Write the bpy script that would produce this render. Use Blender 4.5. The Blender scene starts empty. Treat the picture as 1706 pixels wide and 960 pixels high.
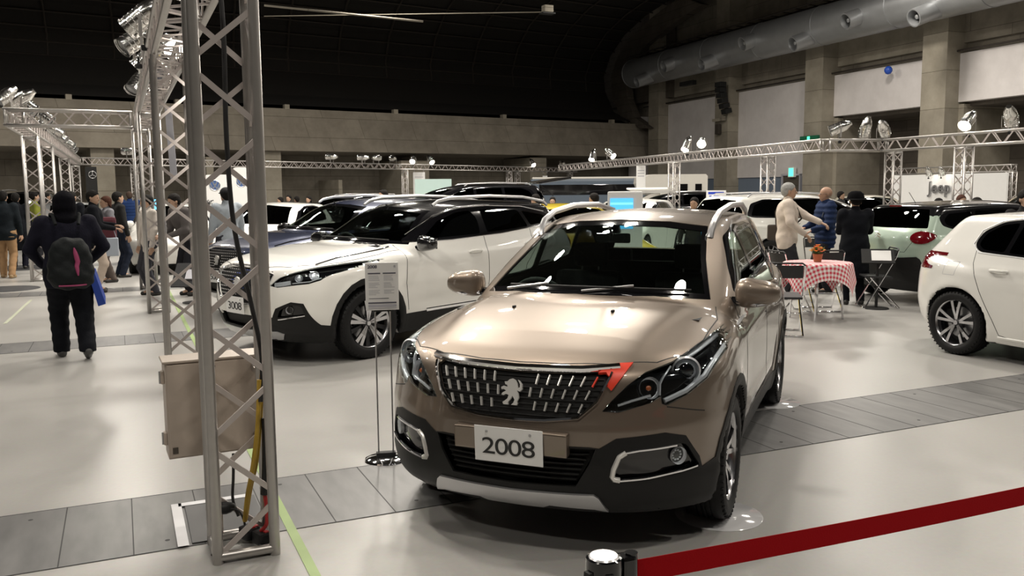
import bpy, bmesh, math, random
import numpy as np
from mathutils import Vector, Matrix
from mathutils.bvhtree import BVHTree
from mathutils.geometry import tessellate_polygon
random.seed(5)
S = bpy.context.scene
COL = S.collection
R_ = math.radians
PI = math.pi

# ------------------------------------------------------------------ camera
CAM_F, CAM_YAW, CAM_PITCH, CAM_ROLL, CAM_H = 1448.37, R_(24.16676), R_(6.42451), R_(-0.48417), 1.65908
_f = Vector((math.sin(CAM_YAW)*math.cos(CAM_PITCH), math.cos(CAM_YAW)*math.cos(CAM_PITCH), -math.sin(CAM_PITCH)))
_r0 = Vector((math.cos(CAM_YAW), -math.sin(CAM_YAW), 0)); _u0 = _r0.cross(_f)
_r = _r0*math.cos(CAM_ROLL)+_u0*math.sin(CAM_ROLL); _u = -_r0*math.sin(CAM_ROLL)+_u0*math.cos(CAM_ROLL)
cd = bpy.data.cameras.new('camera'); cam = bpy.data.objects.new('camera', cd); COL.objects.link(cam)
cd.sensor_width = 36; cd.lens = 36*CAM_F/1706; cd.clip_end = 400; cd.clip_start = 0.05
m3 = Matrix((_r, _u, -_f)).transposed()
cam.matrix_world = Matrix.Translation((0, 0, CAM_H)) @ m3.to_4x4()
S.camera = cam
def ray(px, py): return _f+_r*((px-853)/CAM_F)-_u*((py-480)/CAM_F)
def at(px, py, D): return Vector((0, 0, CAM_H))+ray(px, py)*D
def gnd(px, py, z=0.0):
    d = ray(px, py); return Vector((0, 0, CAM_H))+d*((z-CAM_H)/d.z)

# ------------------------------------------------------------------ world, exposure, lights
w = bpy.data.worlds.new('world'); S.world = w; w.use_nodes = True
w.node_tree.nodes['Background'].inputs[0].default_value = (0.75, 0.72, 0.68, 1)
w.node_tree.nodes['Background'].inputs[1].default_value = 0.05
S.view_settings.view_transform = 'Standard'; S.view_settings.look = 'None'
S.view_settings.gamma = 1; S.view_settings.use_curve_mapping = False
S.view_settings.exposure = 0.0
def area(loc, size, watts, color=(1, .93, .83), rot=(0, 0, 0), spread=None, shape='DISK'):
    l = bpy.data.lights.new('hall_light', 'AREA'); l.shape = shape; l.size = size; l.energy = watts; l.color = color
    if spread: l.spread = spread
    o = bpy.data.objects.new('hall_light', l); o.location = loc; o.rotation_euler = rot; COL.objects.link(o); return o
def spot(loc, tgt, watts, ang=40, r=.09, color=(1, .93, .82), blend=.6):
    l = bpy.data.lights.new('spot_beam', 'SPOT'); l.energy = watts; l.spot_size = R_(ang); l.spot_blend = blend
    l.shadow_soft_size = r; l.color = color
    o = bpy.data.objects.new('spot_beam', l); o.location = loc
    o.rotation_euler = (Vector(tgt)-Vector(loc)).to_track_quat('-Z', 'Y').to_euler(); COL.objects.link(o); return o
# high-bay lamps of the hall, well above the frame
for X in (-9, 1, 11, 21):
    for Y in (-3, 7, 18, 29):
        area((X, Y, 12.5), .9, 440 if Y < 20 else 420)
for X, Y, W_ in ((-12, 41, 850), (0, 42, 950), (12, 41, 950), (24, 38, 900), (30, 29, 850), (31, 19, 800), (31, 8, 600)):  # extra unseen lamps, added to brighten the back and right walls
    area((X, Y, 12.0), 1.5, W_)
for X, Y, W_ in ((3.6, 17.0, 640), (5.6, 19.5, 680), (7.6, 15.6, 560), (9.4, 18.6, 480)):  # unseen lamp cluster added for the broad glow on the bronze bonnet
    area((X, Y, 11.5), .75, W_)
# stand spotlights that reach the foreground cars
spot((.45, 5.2, 3.2), (1.9, 4.0, .8), 420, 50)
spot((.45, 7.4, 3.2), (1.6, 3.9, .9), 420, 40)
spot((.45, 6.6, 3.2), (1.6, 8.6, .8), 330, 55)
spot((5.6, 9.0, 3.4), (2.0, 4.2, .9), 260, 40)
spot((.45, 10.5, 3.2), (1.5, 8.9, .8), 260, 55)

# ------------------------------------------------------------------ materials
_M = {}
def mat(name, col, rough=.5, metal=0., coat=0., emit=None, es=1., noise=0., nscale=6., bump=0., bscale=30., spec=.5, wear=None, alpha=None):
    if name in _M: return _M[name]
    m = bpy.data.materials.new(name); m.use_nodes = True; nt = m.node_tree; b = nt.nodes['Principled BSDF']
    b.inputs['Base Color'].default_value = (*col, 1); b.inputs['Roughness'].default_value = rough
    b.inputs['Metallic'].default_value = metal; b.inputs['Coat Weight'].default_value = coat
    b.inputs['Coat Roughness'].default_value = .03
    b.inputs['Specular IOR Level'].default_value = spec
    if emit: b.inputs['Emission Color'].default_value = (*emit, 1); b.inputs['Emission Strength'].default_value = es
    tc = nt.nodes.new('ShaderNodeTexCoord')
    nz = nt.nodes.new('ShaderNodeTexNoise'); nz.inputs['Scale'].default_value = nscale; nz.inputs['Detail'].default_value = 4
    nt.links.new(tc.outputs['Object'], nz.inputs['Vector'])
    mx = nt.nodes.new('ShaderNodeMix'); mx.data_type = 'RGBA'
    k = 1-max(noise, .03)
    mx.inputs[6].default_value = (*[c*k for c in col], 1); mx.inputs[7].default_value = (*[min(1, c*(2-k)) for c in col], 1)
    nt.links.new(nz.outputs['Fac'], mx.inputs[0]); nt.links.new(mx.outputs[2], b.inputs['Base Color'])
    if bump:
        n2 = nt.nodes.new('ShaderNodeTexNoise'); n2.inputs['Scale'].default_value = bscale; nt.links.new(tc.outputs['Object'], n2.inputs['Vector'])
        bp = nt.nodes.new('ShaderNodeBump'); bp.inputs['Strength'].default_value = bump; bp.inputs['Distance'].default_value = .01
        nt.links.new(n2.outputs['Fac'], bp.inputs['Height']); nt.links.new(bp.outputs[0], b.inputs['Normal'])
    _M[name] = m; return m
def glass(name, tint, refl=.06, rough=.0):
    if name in _M: return _M[name]
    m = bpy.data.materials.new(name); m.use_nodes = True; nt = m.node_tree; nt.nodes.clear()
    o = nt.nodes.new('ShaderNodeOutputMaterial'); t = nt.nodes.new('ShaderNodeBsdfTransparent'); t.inputs[0].default_value = (*tint, 1)
    g = nt.nodes.new('ShaderNodeBsdfGlossy'); g.inputs['Roughness'].default_value = rough; g.inputs[0].default_value = (.95, 1, .98, 1)
    fr = nt.nodes.new('ShaderNodeFresnel'); ge = nt.nodes.new('ShaderNodeNewGeometry')
    mr = nt.nodes.new('ShaderNodeMapRange'); mr.inputs[3].default_value = 1.38; mr.inputs[4].default_value = 1/1.38
    nt.links.new(ge.outputs['Backfacing'], mr.inputs[0]); nt.links.new(mr.outputs[0], fr.inputs[0])
    mx = nt.nodes.new('ShaderNodeMixShader'); nt.links.new(fr.outputs[0], mx.inputs[0])
    nt.links.new(t.outputs[0], mx.inputs[1]); nt.links.new(g.outputs[0], mx.inputs[2]); nt.links.new(mx.outputs[0], o.inputs[0])
    _M[name] = m; return m
def M(n): return _M[n]
mat('bronze_paint', (.225, .182, .145), .40, .72, 1.)
mat('white_paint', (.80, .79, .75), .35, 0, 1.)
mat('blue_paint', (.018, .028, .075), .3, .4, 1.)
mat('green_paint', (.42, .53, .44), .3, .1, 1.)
mat('black_paint', (.008, .008, .009), .15, 0, 1.)
mat('silver_paint', (.5, .51, .52), .3, .7, 1.)
mat('beige_paint', (.6, .5, .36), .3, .2, 1.)
mat('black_plastic', (.008, .008, .008), .5, bump=.1, bscale=300, spec=.3)
mat('dark_plastic', (.006, .006, .006), .7)
mat('gloss_black', (.004, .004, .005), .08, 0, .6)
mat('lining', (.02, .02, .021), .85)
mat('seat_cloth', (.016, .016, .018), .9, bump=.3, bscale=120)
mat('rubber', (.006, .006, .0065), .6, bump=.1, bscale=80, spec=.3)
mat('alloy', (.62, .62, .64), .22, 1.)
mat('alloy_dark', (.02, .02, .022), .35, .3)
mat('chrome', (.86, .86, .88), .06, 1.)
mat('satin_silver', (.55, .55, .56), .32, .8)
mat('aluminium', (.50, .48, .46), .38, .9, noise=.08, nscale=20)
mat('brace_aluminium', (.55, .50, .48), .45, .6, noise=.1, nscale=15)
mat('polished_can', (.82, .81, .78), .16, 1., bump=.2, bscale=60)
mat('steel', (.45, .45, .46), .3, .9)
mat('red_lamp', (.13, .002, .006), .12, 0, 1.)
mat('red_sticker', (.75, .05, .02), .4)
mat('lamp_reflector', (.72, .73, .76), .3, .45)
mat('bright_silver', (.78, .77, .74), .3, .45)
mat('lens_off', (.30, .30, .30), .15, .6)
mat('white_print', (.80, .80, .79), .5)
mat('plate_ink', (.015, .015, .015), .5)
mat('grey_ink', (.42, .42, .46), .6)
mat('dark_ink', (.10, .10, .13), .6)
mat('lens_glow', (1, .95, .85), .3, emit=(1, .93, .80), es=14)
mat('amber', (.45, .10, .02), .2, 0, 1.)
glass('windscreen_glass', (.84, .90, .87))
glass('tinted_glass', (.45, .47, .47))
glass('dark_glass', (.12, .12, .13))
glass('lens_glass', (.93, .95, .96))

# ------------------------------------------------------------------ object helpers
def link(name, me, parent=None, loc=None, rot=None):
    o = bpy.data.objects.new(name, me); COL.objects.link(o)
    if parent is not None: o.parent = parent
    if loc is not None: o.location = loc
    if rot is not None: o.rotation_euler = rot
    return o
def tag(o, label=None, cat=None, group=None, kind=None):
    if label: o['label'] = label
    if cat: o['category'] = cat
    if group: o['group'] = group
    if kind: o['kind'] = kind
    return o
def empty(name, loc=(0, 0, 0), rz=0., label=None, cat=None, group=None):
    o = bpy.data.objects.new(name, None); COL.objects.link(o); o.location = loc; o.rotation_euler = (0, 0, rz)
    o.empty_display_size = .2
    return tag(o, label, cat, group)
def copy_tree(o, parent=None):
    c = o.copy(); COL.objects.link(c)
    if parent is not None: c.parent = parent
    for ch in list(o.children): copy_tree(ch, c)
    return c
class MB:
    """collects simple shapes in one mesh"""
    def __init__(s): s.v = []; s.f = []; s.mi = []; s.sm = []; s.mats = []
    def _m(s, m):
        if m is None: return 0
        if m not in s.mats: s.mats.append(m)
        return s.mats.index(m)
    def add(s, v, f, m=None, smooth=False):
        n = len(s.v); s.v += [tuple(p) for p in v]; k = s._m(m)
        for q in f: s.f.append([n+i for i in q]); s.mi.append(k); s.sm.append(smooth)
    def box(s, c, d, m=None, rz=0., bev=0., M4=None):
        hx, hy, hz = d[0]/2, d[1]/2, d[2]/2
        if bev <= 0:
            v = [(x*hx, y*hy, z*hz) for z in (-1, 1) for y in (-1, 1) for x in (-1, 1)]
            f = [(0, 2, 3, 1), (4, 5, 7, 6), (0, 1, 5, 4), (2, 6, 7, 3), (0, 4, 6, 2), (1, 3, 7, 5)]
        else:
            b = min(bev, hx*.99, hy*.99, hz*.99); bm = bmesh.new(); bmesh.ops.create_cube(bm, size=1)
            for q in bm.verts: q.co = Vector((q.co.x*2*hx, q.co.y*2*hy, q.co.z*2*hz))
            bmesh.ops.bevel(bm, geom=bm.edges[:], offset=b, segments=2, affect='EDGES', profile=.6)
            v = [tuple(q.co) for q in bm.verts]; f = [[q.index for q in t.verts] for t in bm.faces]; bm.free()
        T = Matrix.Translation(c) @ (M4 if M4 is not None else Matrix.Rotation(rz, 4, 'Z'))
        s.add([T @ Vector(p) for p in v], f, m)
    def tube(s, pts, r, m=None, n=8, cap=True, rr=None):
        pts = [Vector(p) for p in pts]; N = len(pts); vs = []; fs = []
        up = None
        for i, p in enumerate(pts):
            t = (pts[min(i+1, N-1)]-pts[max(i-1, 0)]).normalized()
            if up is None:
                up = Vector((0, 0, 1)) if abs(t.z) < .9 else Vector((1, 0, 0))
            a = (up-t*up.dot(t)).normalized(); up = a; b = t.cross(a)
            q = rr[i] if rr else r
            for k in range(n):
                an = 2*PI*k/n; vs.append(p+a*(math.cos(an)*q)+b*(math.sin(an)*q))
        for i in range(N-1):
            for k in range(n):
                k2 = (k+1) % n; fs.append((i*n+k, i*n+k2, (i+1)*n+k2, (i+1)*n+k))
        s.add(vs, fs, m, True)
        if cap:
            s.add(vs[:n], [list(range(n))[::-1]], m); s.add(vs[-n:], [list(range(n))], m)
    def strip(s, a, b, w, t, m=None, side=None):
        a = Vector(a); b = Vector(b); d = (b-a).normalized()
        sd = Vector(side) if side else d.cross(Vector((0, 0, 1)))
        sd = (sd-d*sd.dot(d)).normalized(); nn = d.cross(sd)
        vs = []
        for p in (a, b):
            for i, j in ((-1, -1), (1, -1), (1, 1), (-1, 1)): vs.append(p+sd*(i*w/2)+nn*(j*t/2))
        s.add(vs, [(0, 3, 2, 1), (4, 5, 6, 7), (0, 1, 5, 4), (1, 2, 6, 5), (2, 3, 7, 6), (3, 0, 4, 7)], m)
    def lathe(s, prof, m=None, n=24, axis='Z', M4=None, a0=0., a1=2*PI, smooth=True):
        full = abs(a1-a0-2*PI) < 1e-6; K = n if full else n+1; vs = []; fs = []
        for (r, h) in prof:
            for k in range(K):
                an = a0+(a1-a0)*k/n; c, q = math.cos(an)*r, math.sin(an)*r
                vs.append({'Z': (c, q, h), 'Y': (c, h, q), 'X': (h, c, q)}[axis])
        for i in range(len(prof)-1):
            for k in range(n):
                k2 = (k+1) % K; fs.append((i*K+k, i*K+k2, (i+1)*K+k2, (i+1)*K+k))
        if M4 is not None: vs = [M4 @ Vector(v) for v in vs]
        s.add(vs, fs, m, smooth)
    def prism(s, poly, fn, t, m=None, smooth=False):
        """poly: 2D outline, fn(a,b,h)->3D ; extruded from h=0 to h=t"""
        n = len(poly); vs = [fn(a, b, t) for a, b in poly]+[fn(a, b, 0) for a, b in poly]
        tr = tessellate_polygon([[Vector((a, b, 0)) for a, b in poly]])
        fs = [list(q) for q in tr]+[[n+i for i in q][::-1] for q in tr]
        fs += [(i, n+i, n+(i+1) % n, (i+1) % n) for i in range(n)]
        s.add(vs, fs, m, smooth)
    def mesh(s, name, m=None, fix=True):
        me = bpy.data.meshes.new(name); me.from_pydata(s.v, [], s.f)
        ms = s.mats if s.mats else [m]
        for q in ms: me.materials.append(M(q) if isinstance(q, str) else q)
        me.polygons.foreach_set('material_index', s.mi); me.polygons.foreach_set('use_smooth', s.sm)
        if fix:
            bm = bmesh.new(); bm.from_mesh(me); bmesh.ops.remove_doubles(bm, verts=bm.verts, dist=1e-5); bmesh.ops.recalc_face_normals(bm, faces=bm.faces); bm.to_mesh(me); bm.free()
            ed = np.zeros(len(me.edges), dtype=bool)
            me.update()
            try:
                bm = bmesh.new(); bm.from_mesh(me)
                for e in bm.edges:
                    if len(e.link_faces) == 2 and e.calc_face_angle(0) > .7: e.smooth = False
                bm.to_mesh(me); bm.free()
            except Exception: pass
        return me
    def build(s, name, m=None, parent=None, loc=None, rot=None):
        return link(name, s.mesh(name, m), parent, loc, rot)
def text_mesh(txt, size, m, name='lettering', depth=.0015, bold=0., sx=1., space=1., align='CENTER'):
    cu = bpy.data.curves.new('t', 'FONT'); cu.body = txt; cu.size = size; cu.extrude = depth; cu.align_x = align; cu.align_y = 'CENTER'
    cu.offset = bold; cu.space_character = space
    o = bpy.data.objects.new('t', cu); COL.objects.link(o)
    dg = bpy.context.evaluated_depsgraph_get(); me = bpy.data.meshes.new_from_object(o.evaluated_get(dg))
    bpy.data.objects.remove(o); bpy.data.curves.remove(cu)
    me.name = name; me.materials.clear(); me.materials.append(M(m))
    if sx != 1.: me.transform(Matrix.Diagonal((sx, 1, 1, 1)))
    return me

# ------------------------------------------------------------------ implicit surfaces
def sp(x, pts):
    """smooth interpolation through (x, value) pairs, constant slope outside"""
    P = sorted(pts); X = np.array([p[0] for p in P], float); Y = np.array([p[1] for p in P], float)
    n = len(X); d = np.diff(Y)/np.diff(X); m = np.empty(n)
    m[0] = d[0]; m[-1] = d[-1]
    for i in range(1, n-1):
        m[i] = 0 if d[i-1]*d[i] <= 0 else 2*d[i-1]*d[i]/(d[i-1]+d[i])
    x = np.asarray(x, float); i = np.clip(np.searchsorted(X, x)-1, 0, n-2)
    h = X[i+1]-X[i]; t = (x-X[i])/h; tc = np.clip(t, 0, 1)
    y = (2*tc**3-3*tc**2+1)*Y[i]+(tc**3-2*tc**2+tc)*h*m[i]+(-2*tc**3+3*tc**2)*Y[i+1]+(tc**3-tc**2)*h*m[i+1]
    return y+np.where(t < 0, t*h*m[0], 0)+np.where(t > 1, (t-1)*h*m[-1], 0)
def smin(a, b, k):
    h = np.clip(.5+.5*(b-a)/k, 0, 1); return b*(1-h)+a*h-k*h*(1-h)
def smax(a, b, k): return -smin(-a, -b, k)
def grad(F, p, e=2e-3):
    g = np.empty_like(p)
    for i in range(3):
        d = np.zeros(3); d[i] = e; g[:, i] = (F(*(p+d).T)-F(*(p-d).T))/(2*e)
    return g
def isosurf(F, lo, hi, h, newton=2):
    ax = [np.arange(lo[i], hi[i]+h, h) for i in range(3)]
    V = F(*np.meshgrid(*ax, indexing='ij')); s = V < 0
    n = np.array(V.shape); cs = np.zeros(n-1, int)
    for i in (0, 1):
        for j in (0, 1):
            for k in (0, 1): cs += s[i:n[0]-1+i, j:n[1]-1+j, k:n[2]-1+k]
    act = (cs > 0) & (cs < 8); I, J, K = np.nonzero(act); idx = -np.ones(n-1, int); idx[I, J, K] = np.arange(len(I))
    acc = np.zeros((len(I), 3)); cnt = np.zeros(len(I))
    C = [(0, 0, 0), (1, 0, 0), (0, 1, 0), (1, 1, 0), (0, 0, 1), (1, 0, 1), (0, 1, 1), (1, 1, 1)]
    for a in range(8):
        for d in range(3):
            b = a | (1 << d)
            if b == a: continue
            va = V[I+C[a][0], J+C[a][1], K+C[a][2]]; vb = V[I+C[b][0], J+C[b][1], K+C[b][2]]
            cr = (va < 0) != (vb < 0); t = np.where(cr, va/np.where(cr, va-vb, 1), 0)
            p = np.tile(np.array(C[a], float), (len(I), 1)); p[:, d] += t
            acc[cr] += p[cr]; cnt[cr] += 1
    P = (acc/cnt[:, None]+np.stack([I, J, K], 1))*h+np.array([a[0] for a in ax])
    Q = []
    for d in range(3):
        e1, e2 = (d+1) % 3, (d+2) % 3
        sl0 = [slice(1, -1)]*3; sl1 = [slice(1, -1)]*3; sl0[d] = slice(0, -1); sl1[d] = slice(1, None)
        a = s[tuple(sl0)]; b = s[tuple(sl1)]; c = np.argwhere(a != b)
        off = np.ones(3, int); off[d] = 0; c = c+off
        o1 = np.zeros(3, int); o1[e1] = 1; o2 = np.zeros(3, int); o2[e2] = 1
        g = lambda q: idx[q[:, 0], q[:, 1], q[:, 2]]
        f = np.stack([g(c-o1-o2), g(c-o2), g(c), g(c-o1)], 1)
        ins = s[c[:, 0], c[:, 1], c[:, 2]]; f[~ins] = f[~ins][:, ::-1]; Q.append(f)
    Q = np.concatenate(Q); Q = Q[(Q >= 0).all(1)]
    for _ in range(newton):
        g = grad(F, P); v = F(*P.T); st = g*(v/np.maximum((g*g).sum(1), .05))[:, None]
        L = np.linalg.norm(st, axis=1); st *= np.minimum(1, .7*h/np.maximum(L, 1e-9))[:, None]; P = P-st
    return P, Q
def normals(F, P):
    g = grad(F, P, 1.5e-3); return g/np.maximum(np.linalg.norm(g, axis=1), 1e-9)[:, None]
def iso_mesh(name, F, lo, hi, h, m):
    P, Q = isosurf(F, lo, hi, h); me = bpy.data.meshes.new(name); me.from_pydata(P.tolist(), [], Q.tolist())
    me.polygons.foreach_set('use_smooth', [True]*len(me.polygons))
    me.materials.append(M(m) if isinstance(m, str) else m); return me
# ------------------------------------------------------------------ surfaces of the hall
def concrete(name, c1, c2, bw, bh, rough=.85, mortar=(.05, .045, .04), ms=.012):
    m = bpy.data.materials.new(name); m.use_nodes = True; nt = m.node_tree; b = nt.nodes['Principled BSDF']; L = nt.links.new
    tc = nt.nodes.new('ShaderNodeTexCoord'); n1 = nt.nodes.new('ShaderNodeTexNoise'); n1.inputs['Scale'].default_value = .8; n1.inputs['Detail'].default_value = 6; n1.inputs['Roughness'].default_value = .65
    L(tc.outputs['Object'], n1.inputs['Vector']); cr = nt.nodes.new('ShaderNodeValToRGB'); cr.color_ramp.elements[0].position = .35; cr.color_ramp.elements[1].position = .7
    cr.color_ramp.elements[0].color = (*c1, 1); cr.color_ramp.elements[1].color = (*c2, 1); L(n1.outputs['Fac'], cr.inputs[0])
    sx = nt.nodes.new('ShaderNodeSeparateXYZ'); L(tc.outputs['Object'], sx.inputs[0]); ad = nt.nodes.new('ShaderNodeMath'); L(sx.outputs[0], ad.inputs[0]); L(sx.outputs[1], ad.inputs[1])
    cb_ = nt.nodes.new('ShaderNodeCombineXYZ'); L(ad.outputs[0], cb_.inputs[0]); L(sx.outputs[2], cb_.inputs[1])
    br = nt.nodes.new('ShaderNodeTexBrick'); br.inputs['Scale'].default_value = 1; br.inputs['Brick Width'].default_value = bw; br.inputs['Row Height'].default_value = bh; br.inputs['Mortar Size'].default_value = ms; br.offset = .35
    br.inputs['Color1'].default_value = (1, 1, 1, 1); br.inputs['Color2'].default_value = (.82, .82, .82, 1); br.inputs['Mortar'].default_value = (.35, .33, .3, 1); L(cb_.outputs[0], br.inputs['Vector'])
    mx = nt.nodes.new('ShaderNodeMix'); mx.data_type = 'RGBA'; mx.blend_type = 'MULTIPLY'; mx.inputs[0].default_value = 1; L(cr.outputs[0], mx.inputs[6]); L(br.outputs[0], mx.inputs[7]); L(mx.outputs[2], b.inputs['Base Color'])
    b.inputs['Roughness'].default_value = rough; _M[name] = m; return m
def floor_mat():
    m = bpy.data.materials.new('epoxy_floor'); m.use_nodes = True; nt = m.node_tree; b = nt.nodes['Principled BSDF']; L = nt.links.new
    tc = nt.nodes.new('ShaderNodeTexCoord'); n1 = nt.nodes.new('ShaderNodeTexNoise'); n1.inputs['Scale'].default_value = .45; n1.inputs['Detail'].default_value = 5; L(tc.outputs['Object'], n1.inputs['Vector'])
    cr = nt.nodes.new('ShaderNodeValToRGB'); cr.color_ramp.elements[0].position = .3; cr.color_ramp.elements[1].position = .75
    cr.color_ramp.elements[0].color = (.335, .328, .312, 1); cr.color_ramp.elements[1].color = (.415, .403, .382, 1); L(n1.outputs['Fac'], cr.inputs[0])
    n2 = nt.nodes.new('ShaderNodeTexNoise'); n2.inputs['Scale'].default_value = 40; L(tc.outputs['Object'], n2.inputs['Vector'])
    mx = nt.nodes.new('ShaderNodeMix'); mx.data_type = 'RGBA'; mx.inputs[0].default_value = .06; L(cr.outputs[0], mx.inputs[6]); L(n2.outputs['Color'], mx.inputs[7]); L(mx.outputs[2], b.inputs['Base Color'])
    r = nt.nodes.new('ShaderNodeMapRange'); r.inputs[3].default_value = .24; r.inputs[4].default_value = .38; L(n1.outputs['Fac'], r.inputs[0]); L(r.outputs[0], b.inputs['Roughness'])
    b.inputs['Specular IOR Level'].default_value = .5; _M['epoxy_floor'] = m
def plank_mat():
    m = bpy.data.materials.new('pit_cover'); m.use_nodes = True; nt = m.node_tree; b = nt.nodes['Principled BSDF']; L = nt.links.new
    tc = nt.nodes.new('ShaderNodeTexCoord'); mp = nt.nodes.new('ShaderNodeMapping'); mp.inputs['Scale'].default_value = (3.3, .8, 1); L(tc.outputs['Object'], mp.inputs[0])
    n1 = nt.nodes.new('ShaderNodeTexNoise'); n1.inputs['Scale'].default_value = 3; n1.inputs['Detail'].default_value = 5; L(mp.outputs[0], n1.inputs['Vector'])
    cr = nt.nodes.new('ShaderNodeValToRGB'); cr.color_ramp.elements[0].position = .25; cr.color_ramp.elements[1].position = .8
    cr.color_ramp.elements[0].color = (.105, .105, .105, 1); cr.color_ramp.elements[1].color = (.19, .187, .185, 1); L(n1.outputs['Fac'], cr.inputs[0]); L(cr.outputs[0], b.inputs['Base Color'])
    b.inputs['Roughness'].default_value = .38; _M['pit_cover'] = m
floor_mat(); plank_mat()
concrete('wall_concrete', (.17, .15, .12), (.26, .235, .19), 3.6, .9)
concrete('pillar_concrete', (.24, .215, .17), (.34, .31, .25), 50, 1.8)
concrete('fascia_concrete', (.20, .175, .14), (.29, .26, .21), 4.2, 1.25)
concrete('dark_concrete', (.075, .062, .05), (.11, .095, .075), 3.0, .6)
concrete('white_panel', (.60, .57, .56), (.70, .67, .66), 60, 30, rough=.6)
mat('vault_black', (.012, .010, .008), .9, noise=.3)
mat('rib_dark', (.035, .028, .022), .8)
mat('duct_metal', (.36, .37, .38), .42, .7, noise=.12, nscale=2)
mat('shutter_blue', (.16, .20, .26), .6)
mat('tape_green', (.26, .36, .13), .6, noise=.25, nscale=3)
mat('tape_white', (.72, .72, .74), .55, noise=.1)
mat('seam_black', (.05, .05, .05), .8)
mat('exit_green', (.02, .3, .12), .5, emit=(.1, .9, .5), es=2.0)
mat('sign_green', (.01, .12, .06), .5)
mat('belt_red', (.33, .002, .005), .8, bump=.15, bscale=400, spec=.12)
def strc(o): o['kind'] = 'structure'; return o
mb = MB(); mb.box((10, 22, -.06), (90, 100, .12)); strc(mb.build('floor', 'epoxy_floor'))
# service-pit covers running across the hall
k = 1
for (y0, y1) in ((4.225, 5.045), (10.36, 11.06), (16.1, 16.8), (22.2, 22.9)):
    mb = MB(); mb.box((8, (y0+y1)/2, .0005), (40, y1-y0, .003), 'pit_cover')
    x = -11.9
    while x < 28:
        mb.box((x, (y0+y1)/2, .0021), (.006, y1-y0-.01, .0012), 'seam_black'); x += .3125
    for yy in (y0, y1): mb.box((8, yy, .0021), (40, .006, .0012), 'seam_black')
    for i in range(60):
        mb.lathe([(0, .0026), (.012, .0026), (.012, .0022)], 'seam_black', 8, M4=Matrix.Translation((-11.75+.3125*2*i, y0+.12 if i % 2 else y1-.12, 0)))
    strc(mb.build('trim_%d' % k)); k += 1
# right wall, in a frame of its own
KC = Vector((38.83, 59.7, 0))
class Frame:
    def __init__(s, K, d, n): s.K = K; s.d = Vector((*d, 0)).normalized(); s.n = Vector((*n, 0)).normalized()
    def P(s, a, t, z): return s.K+s.d*a+s.n*t+Vector((0, 0, z))
    def px(s, px, py, t=0.):
        r = ray(px, py); o = Vector((0, 0, CAM_H))-s.K-s.n*t; k = -o.dot(s.n)/r.dot(s.n); p = Vector((0, 0, CAM_H))+r*k
        return (p-s.K).dot(s.d), p.z
    def box(s, mb, a0, a1, t0, t1, z0, z1, m=None):
        v = [s.P(a, t, z) for z in (z0, z1) for t in (t0, t1) for a in (a0, a1)]
        mb.add(v, [(0, 2, 3, 1), (4, 5, 7, 6), (0, 1, 5, 4), (2, 6, 7, 3), (0, 4, 6, 2), (1, 3, 7, 5)], m)
RW = Frame(KC, (-.047, -1), (-1, .047)); BW = Frame(KC, (-1, -.149), (.147, -.989))
cols = [(1080, 1097), (1190, 1214), (1338, 1367), (1530, 1571)]
cs_ = [(RW.px(b, 250, 1.1)[0], RW.px(a, 250, 1.1)[0]) for a, b in cols]
cs_ = [(max(a, b), min(a, b)) for a, b in cs_]
wd = cs_[2][0]-cs_[2][1]; step = (cs_[3][1]-cs_[2][1])
last = cs_[3][1]
allc = [(c[1], c[1]+(wd if i < 3 else wd)) for i, c in enumerate(cs_)]
for q in range(1, 8): allc.append((last+step*q, last+step*q+wd))
mb = MB()
RW.box(mb, -8, 90, -.8, -.2, 5.7, 19, 'wall_concrete')
RW.box(mb, -8, allc[2][0], -.8, -.2, 0, 5.7, 'wall_concrete')
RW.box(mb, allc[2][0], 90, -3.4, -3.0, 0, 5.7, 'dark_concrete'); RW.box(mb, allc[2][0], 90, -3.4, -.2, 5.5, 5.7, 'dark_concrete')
strc(mb.build('wall_right'))
mb = MB()
for a, b in allc: RW.box(mb, a, b, -.8, 1.1, 0, 17, 'pillar_concrete')
for a, b in allc[2:]: RW.box(mb, a-.3, b+.3, -3.2, .2, 0, 5.6, 'pillar_concrete')
strc(mb.build('trim_5'))
mb = MB()
for i in range(len(allc)-1):
    a0, a1 = allc[i][1], allc[i+1][0]; z0 = 2.35 if i < 2 else 5.7
    RW.box(mb, a0, a1, -.2, .25, z0, 8.0, 'white_panel')
    RW.box(mb, a0, a1, -.2, .05, 8.5, 11.6, 'wall_concrete' if i % 2 else 'pillar_concrete')
    if i < 2: RW.box(mb, a0, a1, -.1, .15, 0, 2.35, 'shutter_blue')
mb.box(RW.P(-.9, .3, 4.2), (1.2, 1.2, 6.4), 'white_panel')
strc(mb.build('trim_6'))
mb = MB(); mb.tube([RW.P(0, .45, 8.1), RW.P(60, .45, 8.1)], .05, 'rib_dark'); strc(mb.build('trim_7'))
a1, _ = RW.px(1305, 310, .3); a0, _ = RW.px(1333, 310, .3)
mb = MB(); RW.box(mb, a1, a0, .05, .32, 0, 2.4, 'dark_concrete'); RW.box(mb, a1-.1, a1, .05, .4, 0, 2.5, 'grey_ink'); RW.box(mb, a0, a0+.1, .05, .4, 0, 2.5, 'grey_ink'); RW.box(mb, a1-.1, a0+.1, .05, .4, 2.4, 2.5, 'grey_ink'); strc(mb.build('door_1'))
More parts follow.
